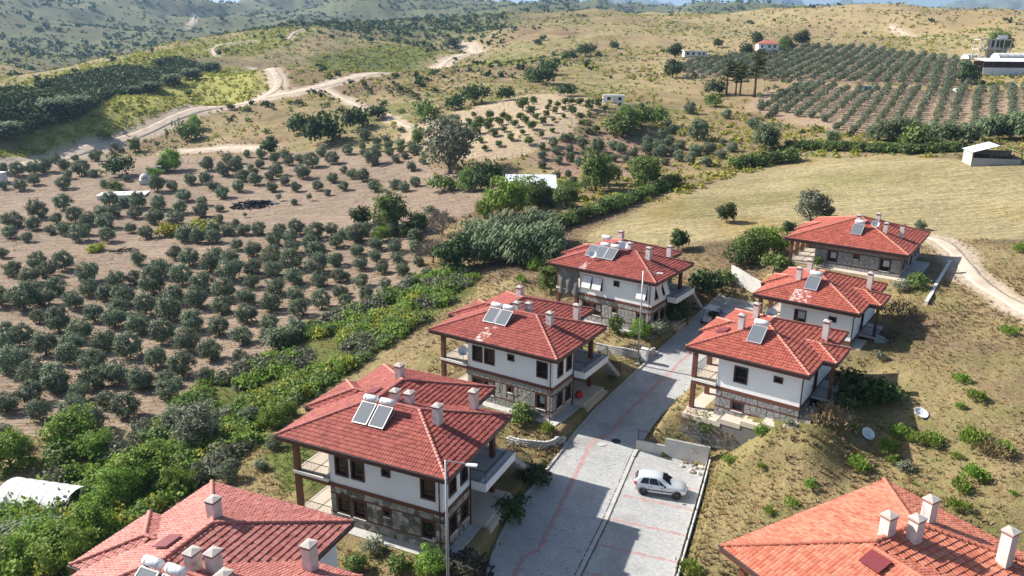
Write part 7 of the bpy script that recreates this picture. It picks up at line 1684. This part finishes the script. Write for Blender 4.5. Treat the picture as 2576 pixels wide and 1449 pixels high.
# weeds and clods in the groves
x, y = polar(16000, 60, 300, -36, 10, 1.0); ok = (inz('grove', x, y) | inz('midsoil', x, y)) & (fbm(x / 7, y / 7, 3, 37) > .02); x, y = x[ok], y[ok]
scatter('grove_weeds', TUFT, np.column_stack([x, y, gzs(x, y) - .02]), g.uniform(.15, .45, len(x)), LM['dry'], 'sparse dry weeds between the olive trees')
bx_ = np.array(OLP); kk = np.repeat(np.arange(len(bx_)), 16); a_ = g.uniform(0, 6.283, len(kk)); rr_ = bx_[kk, 2] * g.uniform(.2, 1.15, len(kk)); x, y = bx_[kk, 0] + rr_ * np.cos(a_), bx_[kk, 1] + rr_ * np.sin(a_)
scatter('grove_weeds', TUFT, np.column_stack([x, y, gzs(x, y) - .02]), g.uniform(.2, .55, len(x)), LM['dry'], 'rings of dry grass left under the olive trees', seed=12)
gx0 = np.array(ZN['gully']); x = g.uniform(gx0[:, 0].min(), gx0[:, 0].max(), 30000); y = g.uniform(gx0[:, 1].min(), gx0[:, 1].max(), 30000); ok = inz('gully', x, y) & (fbm(x / 18, y / 18, 3, 44) > -.14); x, y = x[ok][:3600], y[ok][:3600]
scatter('gully_scrub', SHRUBN, np.column_stack([x, y, gzs(x, y) - .2]), g.uniform(.8, 2.3, len(x)), LM['dark'], 'dense dark scrub filling the gully on the left hillside', seed=13)
# ---------------------------------------------------------------- orchard rows on the right: the nearer trees one by one, the rest as one mass
ROWS = [((600, 830), (890, 655)), ((690, 840), (970, 650)), ((780, 850), (1050, 645)), ((870, 880), (1140, 665)), ((970, 890), (1240, 685)), ((1080, 920), (1350, 685)), ((1170, 980), (1450, 685)), ((1300, 1000), (1560, 670)), ((1420, 1020), (1670, 670)), ((1590, 960), (1765, 685)), ((1750, 960), (1890, 665)), ((1890, 990), (2000, 655)), ((2010, 990), (2110, 675)), ((2190, 990), (2230, 690)), ((2330, 990), (2350, 680)), ((2480, 980), (2470, 665)), ((2620, 980), (2580, 665))]
rest = []; cnt = 0
for ri, (a, b) in enumerate(ROWS):
    pa = at(*q3(*a, 0)[:2]); pb = at(*q3(*b, 0)[:2]); L_ = np.hypot(*(pb - pa)[:2]); n = max(8, int(L_ / 3.0))
    for i in range(n + 1):
        c = pa + (pb - pa) * (i / n) + np.append(g.normal(0, .25, 2), 0); c[2] = gz(c[0], c[1])
        if i < 1:
            plant('olive', 0, 0, 22, 'olive tree, %s from near end of %s orchard row from the pines' % (ORD[i], ordinal(ri)), 'olive_tree', 'tree', 'olive trees of the right orchard', p=c)
        else: rest.append((*c, g.uniform(8.6, 10.4) * depth_of(c) / FPX))
rest = np.array(rest)
bx = np.array(ZN['back'])
u_ = np.array(at(2150, 210)[:2]) - np.array(at(2250, 130)[:2]); u_ /= np.hypot(*u_); v_ = np.array([-u_[1], u_[0]]); o_ = bx.mean(0)
gu, gv = np.meshgrid(np.arange(-90, 90) * 2.9, np.arange(-90, 90) * 5.2); X_ = o_[0] + gu.ravel() * u_[0] + gv.ravel() * v_[0] + g.normal(0, .4, gu.size); Y_ = o_[1] + gu.ravel() * u_[1] + gv.ravel() * v_[1] + g.normal(0, .4, gu.size)
ok = inpoly(X_, Y_, ZN['back']) & (g.random(len(X_)) < .94); X_, Y_ = X_[ok], Y_[ok]
rest = np.vstack([rest, np.column_stack([X_, Y_, gzs(X_, Y_), g.uniform(1.25, 1.75, len(X_))])])
# scattered olives between the pines and the flat white house
for (x_, y_) in [(30, 600), (90, 590), (150, 610), (200, 580), (60, 560), (120, 550), (180, 540), (240, 560), (10, 550), (40, 510), (100, 500), (160, 490), (650, 610), (720, 600), (640, 700), (580, 740), (680, 760), (740, 720), (700, 680), (760, 780), (820, 740), (860, 690), (590, 800), (800, 640), (880, 620)]:
    c = at(*q3(x_, y_, 0)[:2]); rest = np.vstack([rest, [*c, g.uniform(1.1, 1.6)]])
scatter('orchard', OLV, rest[:, :3], rest[:, 3], LM['olive'], 'grey-green olive rows of the far right orchard')
# ---------------------------------------------------------------- reeds and hedge
def reed_mesh(seed, n=120, h=1.0):
    g_ = np.random.default_rng(seed); V, F, t_ = [], [], []; b = 0
    for i in range(n):
        a = g_.uniform(0, 6.28); r = g_.uniform(0, 1) ** .6 * .8; x0, y0 = r * math.cos(a), r * math.sin(a); hh = h * g_.uniform(1.2, 2.0); da = g_.uniform(0, 6.28); ln = .15 * g_.random()
        for s in range(6):                      # arching leaves along the cane
            zb = hh * (.25 + .75 * s / 6); la = da + s * 2.4 + g_.uniform(-.4, .4); L_ = .55 * g_.uniform(.6, 1.2); px_, py_ = x0 + ln * math.cos(da) * zb, y0 + ln * math.sin(da) * zb
            e = np.array([-math.sin(la), math.cos(la), 0]) * .045
            p0 = np.array([px_, py_, zb]); p1 = p0 + [L_ * .5 * math.cos(la), L_ * .5 * math.sin(la), .28 * L_]; p2 = p0 + [L_ * math.cos(la), L_ * math.sin(la), -.15 * L_]
            V += [p0 - e, p0 + e, p1 + e, p1 - e, p2]; F += [(b, b + 1, b + 2, b + 3), (b + 3, b + 2, b + 4, b + 4)]; b += 5; t_ += [g_.random()] * 2
    F = np.array(F); quads = F[::2]; tris = F[1::2, :3]
    return mesh_np('blades', np.array(V), [quads, tris], LM['reed'], {'tint': ('FACE', 'FLOAT', np.array(t_[::2] + t_[1::2]))})
RM = [reed_mesh(i) for i in range(4)]
def reeds(lst, qf, what, group, hs=1.0):
    for i, (x_, y_, w) in enumerate(lst):
        px, py, ww = qf(x_, y_, w); p = at(px, py); s = ww / 2 * depth_of(p) / FPX
        obj('reed_clump', RM[i % 4], None, p, (0, 0, i * 1.7), (s, s, s * hs), label='tall reed clump, %s from left %s' % (ordinal(i), what), category='reeds', group=group)
reeds([(1000, 460, 230), (1110, 500, 250), (1200, 430, 250), (1230, 540, 260), (1330, 480, 260), (1360, 560, 260), (1420, 420, 250), (1470, 540, 260), (1520, 400, 220), (1560, 500, 250), (1600, 560, 200), (1620, 440, 170), (1060, 560, 200)], q5, 'in the reed thicket beside the far street villa', 'reed thicket', 1.25)
reeds([(625, 1130, 220), (1130, 1080, 110), (1450, 1060, 130), (1540, 1070, 180), (1650, 1060, 200), (1740, 1050, 150), (1880, 1080, 170), (2000, 1090, 180), (2150, 1090, 180), (2300, 1060, 200), (2400, 1050, 200), (2500, 1050, 220), (2600, 1060, 220)], q3, 'in the reed line below the orchard rows', 'reed line', 1.0)
reeds([(150, 1220, 330), (330, 1200, 300), (40, 1300, 300), (480, 1220, 260), (560, 1090, 160)], q7, 'in front of the greenhouse', 'canes by the greenhouse', .6)
reeds([(2100, 1180, 220), (2200, 1130, 170)], q4, 'in the scrub at the foot of the grove', 'canes below the grove', .8)
reeds([(420, 870, 260), (560, 830, 220), (640, 790, 120), (60, 1040, 240), (1000, 720, 140), (1150, 690, 150), (1300, 640, 160), (1450, 600, 160), (1600, 540, 150)], q1, 'beside the yellow-green field', 'reeds by the field', .55)
HDG = [((1400, 575), (1560, 520), 46, 'beside the reed thicket'), ((1560, 520), (1700, 465), 40, 'along the straw field'), ((1850, 425), (1990, 405), 46, 'along the upper straw field'), ((1990, 375), (2290, 385), 34, 'below the orchard'), ((2290, 385), (2420, 380), 34, 'below the reed line')]
for hi, (a, b, w, what) in enumerate(HDG):
    n = int(math.dist(a, b) / (w * .45)); t_ = thing('hedge', 'long dense bramble hedge ' + what, 'hedge')
    for i in range(n + 1):
        px, py = a[0] + (b[0] - a[0]) * i / n, a[1] + (b[1] - a[1]) * i / n; p = at(px, py); s = w / 2 * depth_of(p) / FPX
        obj('foliage', KIND['bush' if (i + hi) % 3 else 'darkbush'][i % 4][0], t_, p, (0, 0, i * 2.1), (s * 1.1, s * 1.1, s * 1.0))
# loose bushes along the edge of the mid groves
for i, (x_, y_, w, kd) in enumerate([(2100, 1030, 230, 'bush'), (2250, 960, 220, 'bush'), (2370, 930, 170, 'bush'), (2150, 990, 200, 'greentree'), (1000, 790, 190, 'darkbush'), (860, 830, 150, 'darkbush'), (640, 900, 200, 'bush'), (1240, 760, 130, 'darkbush'), (1520, 640, 170, 'darkbush'), (1560, 570, 150, 'darkbush'), (1430, 620, 120, 'bush'), (1840, 430, 120, 'darkbush'), (1720, 460, 110, 'darkbush'), (1700, 730, 150, 'darkbush'), (2500, 590, 130, 'darktree'), (2520, 440, 120, 'darktree'), (840, 365, 110, 'darkbush'), (1480, 340, 60, 'darkbush'), (2060, 365, 70, 'darkbush'), (490, 270, 40, 'darkbush'), (220, 320, 50, 'darkbush'), (450, 1000, 60, 'bush'), (620, 930, 60, 'greybush'), (2080, 960, 70, 'citrus'), (1920, 1000, 60, 'citrus'), (2140, 930, 50, 'greybush')]):
    T_(kd, q2(x_, y_, w), 'wild %s on the slope behind the citrus plot, %s in order of distance' % ('tree' if 'tree' in kd else 'bush', ordinal(i)), 'wild_bush', 'bush', 'wild bushes behind the citrus plot')
# ---------------------------------------------------------------- far buildings and yard things
M_CORR = pmat('corrugated_white_sheet', (.62, .66, .70), .45, .08, 1.5, stain=((.40, .45, .52), .5, .55)); M_BLOCKW = pmat('unrendered_block_wall', (.34, .34, .33), .9, .15, 2); M_INT = pmat('dark_brown_timber', (.09, .06, .045), .9, .3, 2)  # dark brown timber for shed posts, stored goods and the barn back wall
M_WHT = pmat('whitewashed_wall', (.74, .74, .73), .9, .06, 1); M_RED2 = pmat('red_roof_far', (.38, .11, .07), .8, .12, 2); M_PLAST = pmat('white_greenhouse_film', (.62, .62, .58), .55, .08, 1.2, stain=((.45, .43, .36), .8, .6)); M_TEAL = pmat('teal_net', (.04, .13, .16), .7, .1, 2); M_POLE = pmat('pole_concrete', (.50, .49, .46), .9, .1, 3); M_WOODP = pmat('grey_wooden_post', (.12, .10, .08), .9, .25, 5)
def site(px, py): p = at(px, py); return p
def corrugated(mb, P00, P10, P11, P01, waves, amp):
    n = waves * 4; V = []
    a, b, c, d_ = map(Vector, (P00, P10, P11, P01))
    nrm = (b - a).cross(d_ - a).normalized()
    if nrm.z < 0: nrm = -nrm
    for j in range(2):
        for i in range(n + 1):
            s = i / n; p = (a + (b - a) * s) * (1 - j) + (d_ + (c - d_) * s) * j; V.append(tuple(p + nrm * (amp * math.sin(s * waves * 6.283))))
    return mb.add(V, [(i, i + 1, n + 2 + i, n + 1 + i) for i in range(n)])
def open_shed(px, py, w, d, h, rise, label, gable=False, rot=0.0, wall_h=1.2, wallmat=M_BLOCKW, name='open_shed', roofmat=M_CORR):
    p = site(px, py); t_ = thing(name, label, 'shed', (p[0], p[1], p[2]), rot)
    ov = .4
    if gable:
        for s in (-1, 1):
            mb = MB(); corrugated(mb, (0, -d / 2 - ov, h + rise), (0, d / 2 + ov, h + rise), (s * (w / 2 + ov), d / 2 + ov, h), (s * (w / 2 + ov), -d / 2 - ov, h), int(d * 3), .02); mb.build('roof_sheet', roofmat, t_)
        MB().tube([(0, -d / 2, h + rise - .06), (0, d / 2, h + rise - .06)], .06, 5).tube([(-w / 2, -d / 2, h - .05), (0, -d / 2, h + rise - .1), (w / 2, -d / 2, h - .05)], .05, 5).build('truss', M_INT, t_)
    else:
        mb = MB(); corrugated(mb, (-w / 2 - ov, -d / 2 - ov, h), (w / 2 + ov, -d / 2 - ov, h), (w / 2 + ov, d / 2 + ov, h + rise), (-w / 2 - ov, d / 2 + ov, h + rise), int(w * 3), .03); mb.build('roof_sheet', roofmat, t_)
    n = max(2, int(w / 3))
    for i in range(n + 1):
        for y_ in (-d / 2, d / 2): MB().box(-w / 2 + w * i / n - .07, -w / 2 + w * i / n + .07, y_ - .07, y_ + .07, -.3, h if y_ < 0 or gable else h + rise).build('post', M_INT, t_)
    mb = MB().box(-w / 2, w / 2, -d / 2 - .08, -d / 2 + .08, -.4, wall_h); mb.box(-w / 2 - .08, -w / 2 + .08, -d / 2 + .08, d / 2 - .08, -.4, h - .2); mb.box(w / 2 - .08, w / 2 + .08, -d / 2 + .08, d / 2 - .08, -.4, wall_h + .2); mb.box(-w / 2, w / 2, d / 2 - .08, d / 2 + .08, -.4, h - .1); mb.build('wall', wallmat, t_)
    MB().box(-w * .35, -w * .05, 0, .4, 0, h * .7).box(.05 * w, .3 * w, -.3, .3, 0, 1.4).build('stored_goods', M_INT, t_)
    return t_
def mpp(px, py): return depth_of(at(px, py)) / FPX      # metres per photo pixel at a ground point
k = mpp(1335, 500)
open_shed(1335, 500, 118 * k, 7.0, 2.9, 1.5, 'open shed with a corrugated white roof behind bright trees', wall_h=1.6)
k = mpp(2490, 410)
open_shed(2492, 410, 108 * k, 6.0, 2.3, 1.5, 'open block shed with a white gable roof on the straw field', True, math.radians(-14), 1.25)
# container cabin
k = mpp(1543, 262); p = site(1543, 260); w = 54 * k
t_ = thing('container_cabin', 'small white cabin with two windows above the citrus plot', 'cabin', (p[0], p[1], p[2]), math.radians(-4))
MB().box(-w / 2, w / 2, 0, 2.6, .1, 2.5).build('wall', M_WHT, t_); MB().box(-w / 2 - .1, w / 2 + .1, -.1, 2.7, 2.5, 2.62).build('roof', M_CORR, t_)
for a in (-.30, .22): o = MB().box(w * a, w * a + 1.1, -.03, .02, 1.0, 2.0).build('window', M_FRAME, t_); MB().box(w * a + .08, w * a + 1.02, -.045, -.032, 1.08, 1.92).build('pane', M_GLASS, o)
MB().box(w * .02, w * .02 + .85, -.03, .02, .12, 2.05).build('door', M_ALU, t_)
# white house with red hip roof
k = mpp(1932, 138); p = site(1932, 137); w = 50 * k; hh = 26 * k
t_ = thing('white_house', 'white two-storey house with a red roof above the back orchard', 'house', (p[0], p[1], p[2]), math.radians(-6))
MB().box(-w / 2, w / 2, 0, w * .8, -1, hh).build('wall', M_WHT, t_)
MB().add([(-w / 2 - .6, -.6, hh), (w / 2 + .6, -.6, hh), (w / 2 + .6, w * .8 + .6, hh), (-w / 2 - .6, w * .8 + .6, hh), (-w * .1, w * .4, hh + w * .17), (w * .1, w * .4, hh + w * .17)], [(0, 1, 5, 4), (1, 2, 5), (2, 3, 4, 5), (3, 0, 4), (3, 2, 1, 0)]).build('roof', M_RED2, t_)
for a in (-.38, -.02, .24):
    for z_ in (hh * .62, hh * .12): o = MB().box(w * a, w * a + 1.1, -.04, .02, z_, z_ + 1.3).build('window', M_FRAME, t_); MB().box(w * a + .1, w * a + 1.0, -.06, -.041, z_ + .1, z_ + 1.2).build('pane', M_GLASS, o)
MB().box(-w / 2 - .3, -w * .1, -1.2, -.05, hh * .5, hh * .56).build('balcony_slab', M_WHT, t_); MB().box(-w / 2 - .2, -w / 2, -1.2, -1.0, 0, hh * .5).build('post', M_WHT, t_)
# flat white house
k = mpp(1750, 143); p = site(1750, 142); w = 58 * k
t_ = thing('flat_roofed_house', 'low flat-roofed white house left of the red roofed white house', 'house', (p[0], p[1], p[2]))
MB().box(-w / 2, w / 2, 0, 5, -1, 13 * k).build('wall', M_WHT, t_); MB().box(-w / 2 - .3, w / 2 + .3, -.3, 5.3, 13 * k, 13 * k + .25).build('roof_slab', M_CORR, t_)
for a in (-.4, -.15, .1, .3): o = MB().box(w * a, w * a + 1.3, -.04, .02, .9, 2.1).build('window', M_FRAME, t_); MB().box(w * a + .1, w * a + 1.2, -.06, -.041, 1.0, 2.0).build('pane', M_GLASS, o)
# barns at the right edge
k = mpp(2520, 190); p = site(2530, 190)
t_ = thing('metal_barn', 'long barn with white sheet walls and roof at the right edge', 'barn', (p[0], p[1], p[2]), math.radians(-3))
w = 116 * k; hb = 34 * k
mb = MB(); corrugated(mb, (-w / 2 - .5, -1, hb), (w / 2 + 4, -1, hb), (w / 2 + 4, 9, hb + 1.1), (-w / 2 - .5, 9, hb + 1.1), 40, .03); mb.build('roof', M_CORR, t_)
for i in range(9): MB().box(-w / 2 + i * w / 8, -w / 2 + (i + 1) * w / 8 - .06, 0, .12, -.5, hb * .55 + .02 * (i % 2)).build('wall_panel', M_CORR, t_)
MB().box(-w / 2, w / 2 + 3, 8, 8.2, -.5, hb).build('back_wall', M_INT, t_)
for i in range(6): MB().box(-w / 2 + i * w / 5 - .08, -w / 2 + i * w / 5 + .08, .15, .3, -.5, hb).build('post', M_INT, t_)
k = mpp(2500, 150); p = site(2498, 148)
t_ = thing('concrete_house_shell', 'unfinished concrete house frame with a roof hut behind the barn', 'building', (p[0], p[1], p[2]), math.radians(-5)); w = 78 * k; s1 = 24 * k
for z_ in (s1, 2 * s1): MB().box(-w / 2, w / 2, 0, 7, z_ - .3, z_).build('floor_slab', M_POLE, t_)
for a in (-.48, -.25, 0, .25, .47):
    for y_ in (.1, 6.6): MB().box(w * a, w * a + .35, y_, y_ + .3, -1, s1 - .3).box(w * a, w * a + .35, y_, y_ + .3, s1, 2 * s1 - .3).build('column', M_POLE, t_)
MB().box(-w * .2, w * .47, 2.5, 2.8, -1, 2 * s1 - .31).box(-w * .2, w * .2, .2, .4, s1, 2 * s1 - .31).build('wall', M_BLOCKW, t_)
MB().box(w * .1, w * .40, 2, 5, 2 * s1, 2 * s1 + 9 * k).build('roof_hut', M_WHT, t_)
for a in (-.12, .03, .14): MB().box(w * a, w * a + 1.2, .15, .2, s1 + .8, 2 * s1 - .6).build('window', M_GLASS, t_)
def arch(px, py, wpx, lpx, label, mat, name='polytunnel', rot=0.0, rr=None, cat='tunnel', ribs=6, bend=.9):
    k_ = mpp(px, py); p_ = site(px, py); L_ = lpx * k_; R_w = (wpx * k_ / 2) if rr is None else rr
    t_ = thing(name, label, cat, (p_[0], p_[1], p_[2]), rot); nu, nv = 24, 12; V = []
    for i in range(nu + 1):
        for j in range(nv + 1):
            a = math.pi * j / nv; f = 1 - .025 * (1 - abs(math.cos(i / nu * ribs * math.pi))); V.append((-L_ / 2 + L_ * i / nu, R_w * math.cos(a) * f, R_w * bend * math.sin(a) * f))
    MB().add(V, [(i * (nv + 1) + j, i * (nv + 1) + j + 1, (i + 1) * (nv + 1) + j + 1, (i + 1) * (nv + 1) + j) for i in range(nu) for j in range(nv)]).build('cover', mat, t_, smooth=True)
    for i in range(ribs + 1):
        x_ = -L_ / 2 + L_ * i / ribs; MB().tube([(x_, R_w * 1.005 * math.cos(math.pi * j / 12), R_w * bend * 1.005 * math.sin(math.pi * j / 12)) for j in range(13)], .014, 5).build('hoop', M_GALV, t_)
    V = [(-L_ / 2, 0, 0)] + [(-L_ / 2 + .02, R_w * .98 * math.cos(math.pi * j / 12), R_w * bend * .98 * math.sin(math.pi * j / 12)) for j in range(13)]
    MB().add(V, [(0, j + 1, j + 2) for j in range(12)]).build('end_sheet', mat, t_)
    V = [(L_ / 2, 0, 0)] + [(L_ / 2 - .02, R_w * .98 * math.cos(math.pi * j / 12), R_w * bend * .98 * math.sin(math.pi * j / 12)) for j in range(13)]
    MB().add(V, [(0, j + 2, j + 1) for j in range(12) if j not in (5, 6)]).build('end_sheet', mat, t_)
    return t_
arch(112, 1270, 100, 200, 'white plastic polytunnel greenhouse among the trees at the lower left', M_PLAST, 'polytunnel', math.radians(-12), 2.2)
arch(2188, 226, 24, 46, 'small teal and white hooped tunnel between the orchards', M_TEAL, 'polytunnel', math.radians(20), None, ribs=4)
arch(2440, 148, 26, 34, 'white domed tent beside the barns', M_PLAST, 'white_tent', .3, None, 'tent', 3)
arch(2545, 152, 40, 90, 'large white tunnel roof behind the long barn', M_PLAST, 'barn_tunnel', .05, None, 'tunnel', 5)
arch(2406, 232, 16, 20, 'small white cloth cover among the far orchard rows', M_PLAST, 'cloth_cover', .6, None, 'cover', 3, 1.3)
# white slab (cistern) in the upper grove, oven, truck
p = site(312, 492); k = mpp(312, 492); t_ = thing('water_cistern', 'flat white cistern top in the upper left grove', 'cistern', (p[0], p[1], p[2]), math.radians(10)); w = 112 * k
MB().box(-w / 2, w / 2, -2.6, 2.6, -.6, .55).build('tank_wall', M_WHT, t_); MB().box(-w / 2 - .1, w / 2 + .1, -2.7, 2.7, .551, .62).build('cover_slab', M_WHT, t_); MB().box(-.4, .4, -.4, .4, .621, .8).build('lid', M_CONC, t_)
p = site(366, 462); t_ = thing('stone_oven', 'whitewashed stone oven with a dark mouth in the farm yard', 'oven', (p[0], p[1], p[2]), math.radians(25))
MB().box(-1.5, 1.5, -1.2, 1.2, -.3, 1.1).build('base', M_WHITEC, t_, bevel=.05); MB().lathe([(1.35, 1.1), (1.3, 1.7), (1.0, 2.3), (.5, 2.65), (0, 2.75)], n=16).build('dome', M_WHITEC, t_, smooth=True)
MB().lathe([(0, -.05), (.45, -.05), (.5, .1)], (0, -1.22, 1.5), 14, 'y').build('mouth', M_TRIM, t_); MB().box(.35, .75, .2, .6, 2.2, 3.4).build('flue', M_WHITEC, t_)
p = site(392, 436); t_ = thing('parked_truck', 'old white pickup truck parked under the bright tree in the farm yard', 'truck', (p[0], p[1], p[2]), math.radians(-8))
MB().box(-2.4, 1.0, -.95, .95, .6, .8).build('bed', M_BUG, t_); MB().box(-2.4, -2.3, -.95, .95, .8, 1.5).box(-2.3, 1.0, -.95, -.88, .8, 1.5).box(-2.3, 1.0, .88, .95, .8, 1.5).build('bed_side', M_BUG, t_)
MB().hexa([(1.05, -.95, .5), (2.7, -.9, .5), (2.7, .9, .5), (1.05, .95, .5), (1.1, -.85, 2.2), (2.2, -.8, 2.15), (2.2, .8, 2.15), (1.1, .85, 2.2)]).build('cab', M_BUG, t_, bevel=.06)
MB().add([(2.24, -.75, 2.08), (2.24, .75, 2.08), (2.56, .82, 1.3), (2.56, -.82, 1.3)], [(0, 1, 2, 3)]).build('windscreen', M_GLASS, t_); MB().add([(1.25, -.905, 1.95), (2.15, -.88, 1.95), (2.4, -.925, 1.3), (1.2, -.945, 1.3)], [(3, 2, 1, 0)]).build('side_window', M_GLASS, t_)
for a in (-1.5, 1.9):
    for b_ in (-.85, .85):
        wo_ = obj('wheel', None, t_); MB().lathe([(.2, -.12), (.36, -.13), (.42, 0), (.36, .13), (.2, .12)], (a, b_, .42), 16, 'y').build('tyre', M_TYRE, wo_); MB().lathe([(0, -.1), (.2, -.1), (.2, .1), (0, .1)], (a, b_, .42), 12, 'y').build('rim', M_GALV, wo_)
p = site(2, 458); t_ = thing('blue_white_hut', 'small blue-white hut cut off at the left edge in the grove', 'hut', (p[0], p[1], p[2])); MB().box(-2.2, 1.3, -1, 1.2, -.3, 2.6).build('wall', M_CORR, t_); MB().box(-2.3, 1.4, -1.1, 1.3, 2.6, 2.75).build('roof', M_WHT, t_); MB().box(.4, 1.1, -1.03, -.98, 0, 1.9).build('door', M_ALU, t_)
# utility poles
for i, (px, y0, y1, lb_) in enumerate([(1679, 175, 136, 'white leaning utility pole at the corner of the back orchard'), (1840, 132, 102, 'pale utility pole between the two white houses')]):
    p = site(px, y0); h = (y0 - y1) * mpp(px, y0); t_ = thing('utility_pole', lb_, 'pole', (p[0], p[1], p[2])); MB().tube([(0, 0, -.5), (.15 * (1 - i), 0, h)], [.18, .11], 8).build('shaft', M_POLE, t_); MB().box(-.7, .9, -.06, .06, h - .6, h - .45).build('crossarm', M_POLE, t_)
# concrete fence posts round the citrus plot, wires between them
def post_fence(pts, qf, label, n, h=1.6, lean=False):
    t_ = thing('post_fence', label, 'fence'); W = resample(np.array([at(*qf(x_, y_, 0)[:2])[:2] for x_, y_ in pts]), 1.0); idx = np.linspace(0, len(W) - 1, n).astype(int); prev = None; wires = MB()
    for i in idx:
        x_, y_ = W[i]; z_ = gz(x_, y_); MB().box(x_ - .06, x_ + .06, y_ - .06, y_ + .06, z_ - .3, z_ + h).build('fence_post', M_POLE, t_)
        if prev is not None:
            for hz in (.5, 1.0, 1.5): wires.tube([(prev[0], prev[1], prev[2] + hz), (x_, y_, z_ + hz)], .012, 3, False)
        prev = (x_, y_, z_)
    wires.build('wire', M_GALV, t_)
post_fence([(690, 960), (800, 930), (1000, 880), (1140, 850), (1330, 800), (1430, 745), (1500, 760)], q2, 'pale concrete post fence along the far side of the citrus plot', 16)
post_fence([(1000, 1230), (1140, 1215), (1190, 1210), (1330, 1190), (1440, 1130), (1500, 1085), (1560, 1080), (1620, 1060), (1790, 1020), (1720, 930), (1780, 920), (1930, 890), (2090, 840), (2250, 810), (2340, 790)], q2, 'pale concrete post fence along the near side of the citrus plot', 30)
post_fence([(300, 1110), (410, 1100), (470, 1000), (560, 970)], q2, 'short post fence at the end of the gravel track', 6)
post_fence([(1380, 1230), (1500, 1230), (1650, 1200), (1900, 1170), (2110, 1130)], q1, 'wire fence with gate posts below the farm yard', 12, 1.4)
# weathered garden posts near the polytunnel
for i, (x_, y_, h) in enumerate([(720, 800, 2.2), (675, 810, 1.8), (460, 770, 1.8), (270, 740, 1.5), (975, 600, 2.0), (355, 900, 2.0)]):
    p = site(*q7(x_, y_, 0)[:2]); obj('garden_post', MB().tube([(0, 0, -.3), (.05, .02, h)], [.09, .07], 7).mesh('garden_post', M_WOODP), None, p, label=['tallest grey gate post right of the polytunnel', 'thin post next to the tallest gate post', 'grey post behind the polytunnel', 'post left behind the polytunnel', 'leaning post in the scrub above the bright tree', 'post against the near side of the polytunnel'][i], category='post', group='garden posts')
# washing line frame on the slope
p = site(*q7(2150, 200, 0)[:2]); t_ = thing('pipe_frame', 'grey pipe frame on the slope above the nearest whole roof', 'frame', p); MB().tube([(1.2, .6, 0), (1.2, .6, 1.5)], .04, 6).build('leg', M_GALV, t_); MB().tube([(-1.3, -.6, .4), (1.2, .6, 1.5)], .04, 6).build('bar', M_GALV, t_); MB().tube([(-1.3, -.6, -.3), (-1.3, -.6, .4)], .04, 6).build('leg', M_GALV, t_)
# ---------------------------------------------------------------- haze
hm, ht = new_mat('haze_air'); ho = ht.nodes.new('ShaderNodeOutputMaterial'); hv = ht.nodes.new('ShaderNodeVolumePrincipled')
hv.inputs['Color'].default_value = (.42, .66, 1.0, 1); hv.inputs['Density'].default_value = 0.00010; hv.inputs['Anisotropy'].default_value = 0.25
ht.links.new(hv.outputs[0], ho.inputs['Volume'])
HB = 16500
MB().box(-HB, HB, -HB, HB, float(GV[:, 2].min()) - 1.5, float(GV[:, 2].max()) + 30).build('haze', hm, kind='stuff', label='thin blue haze over the far hills')
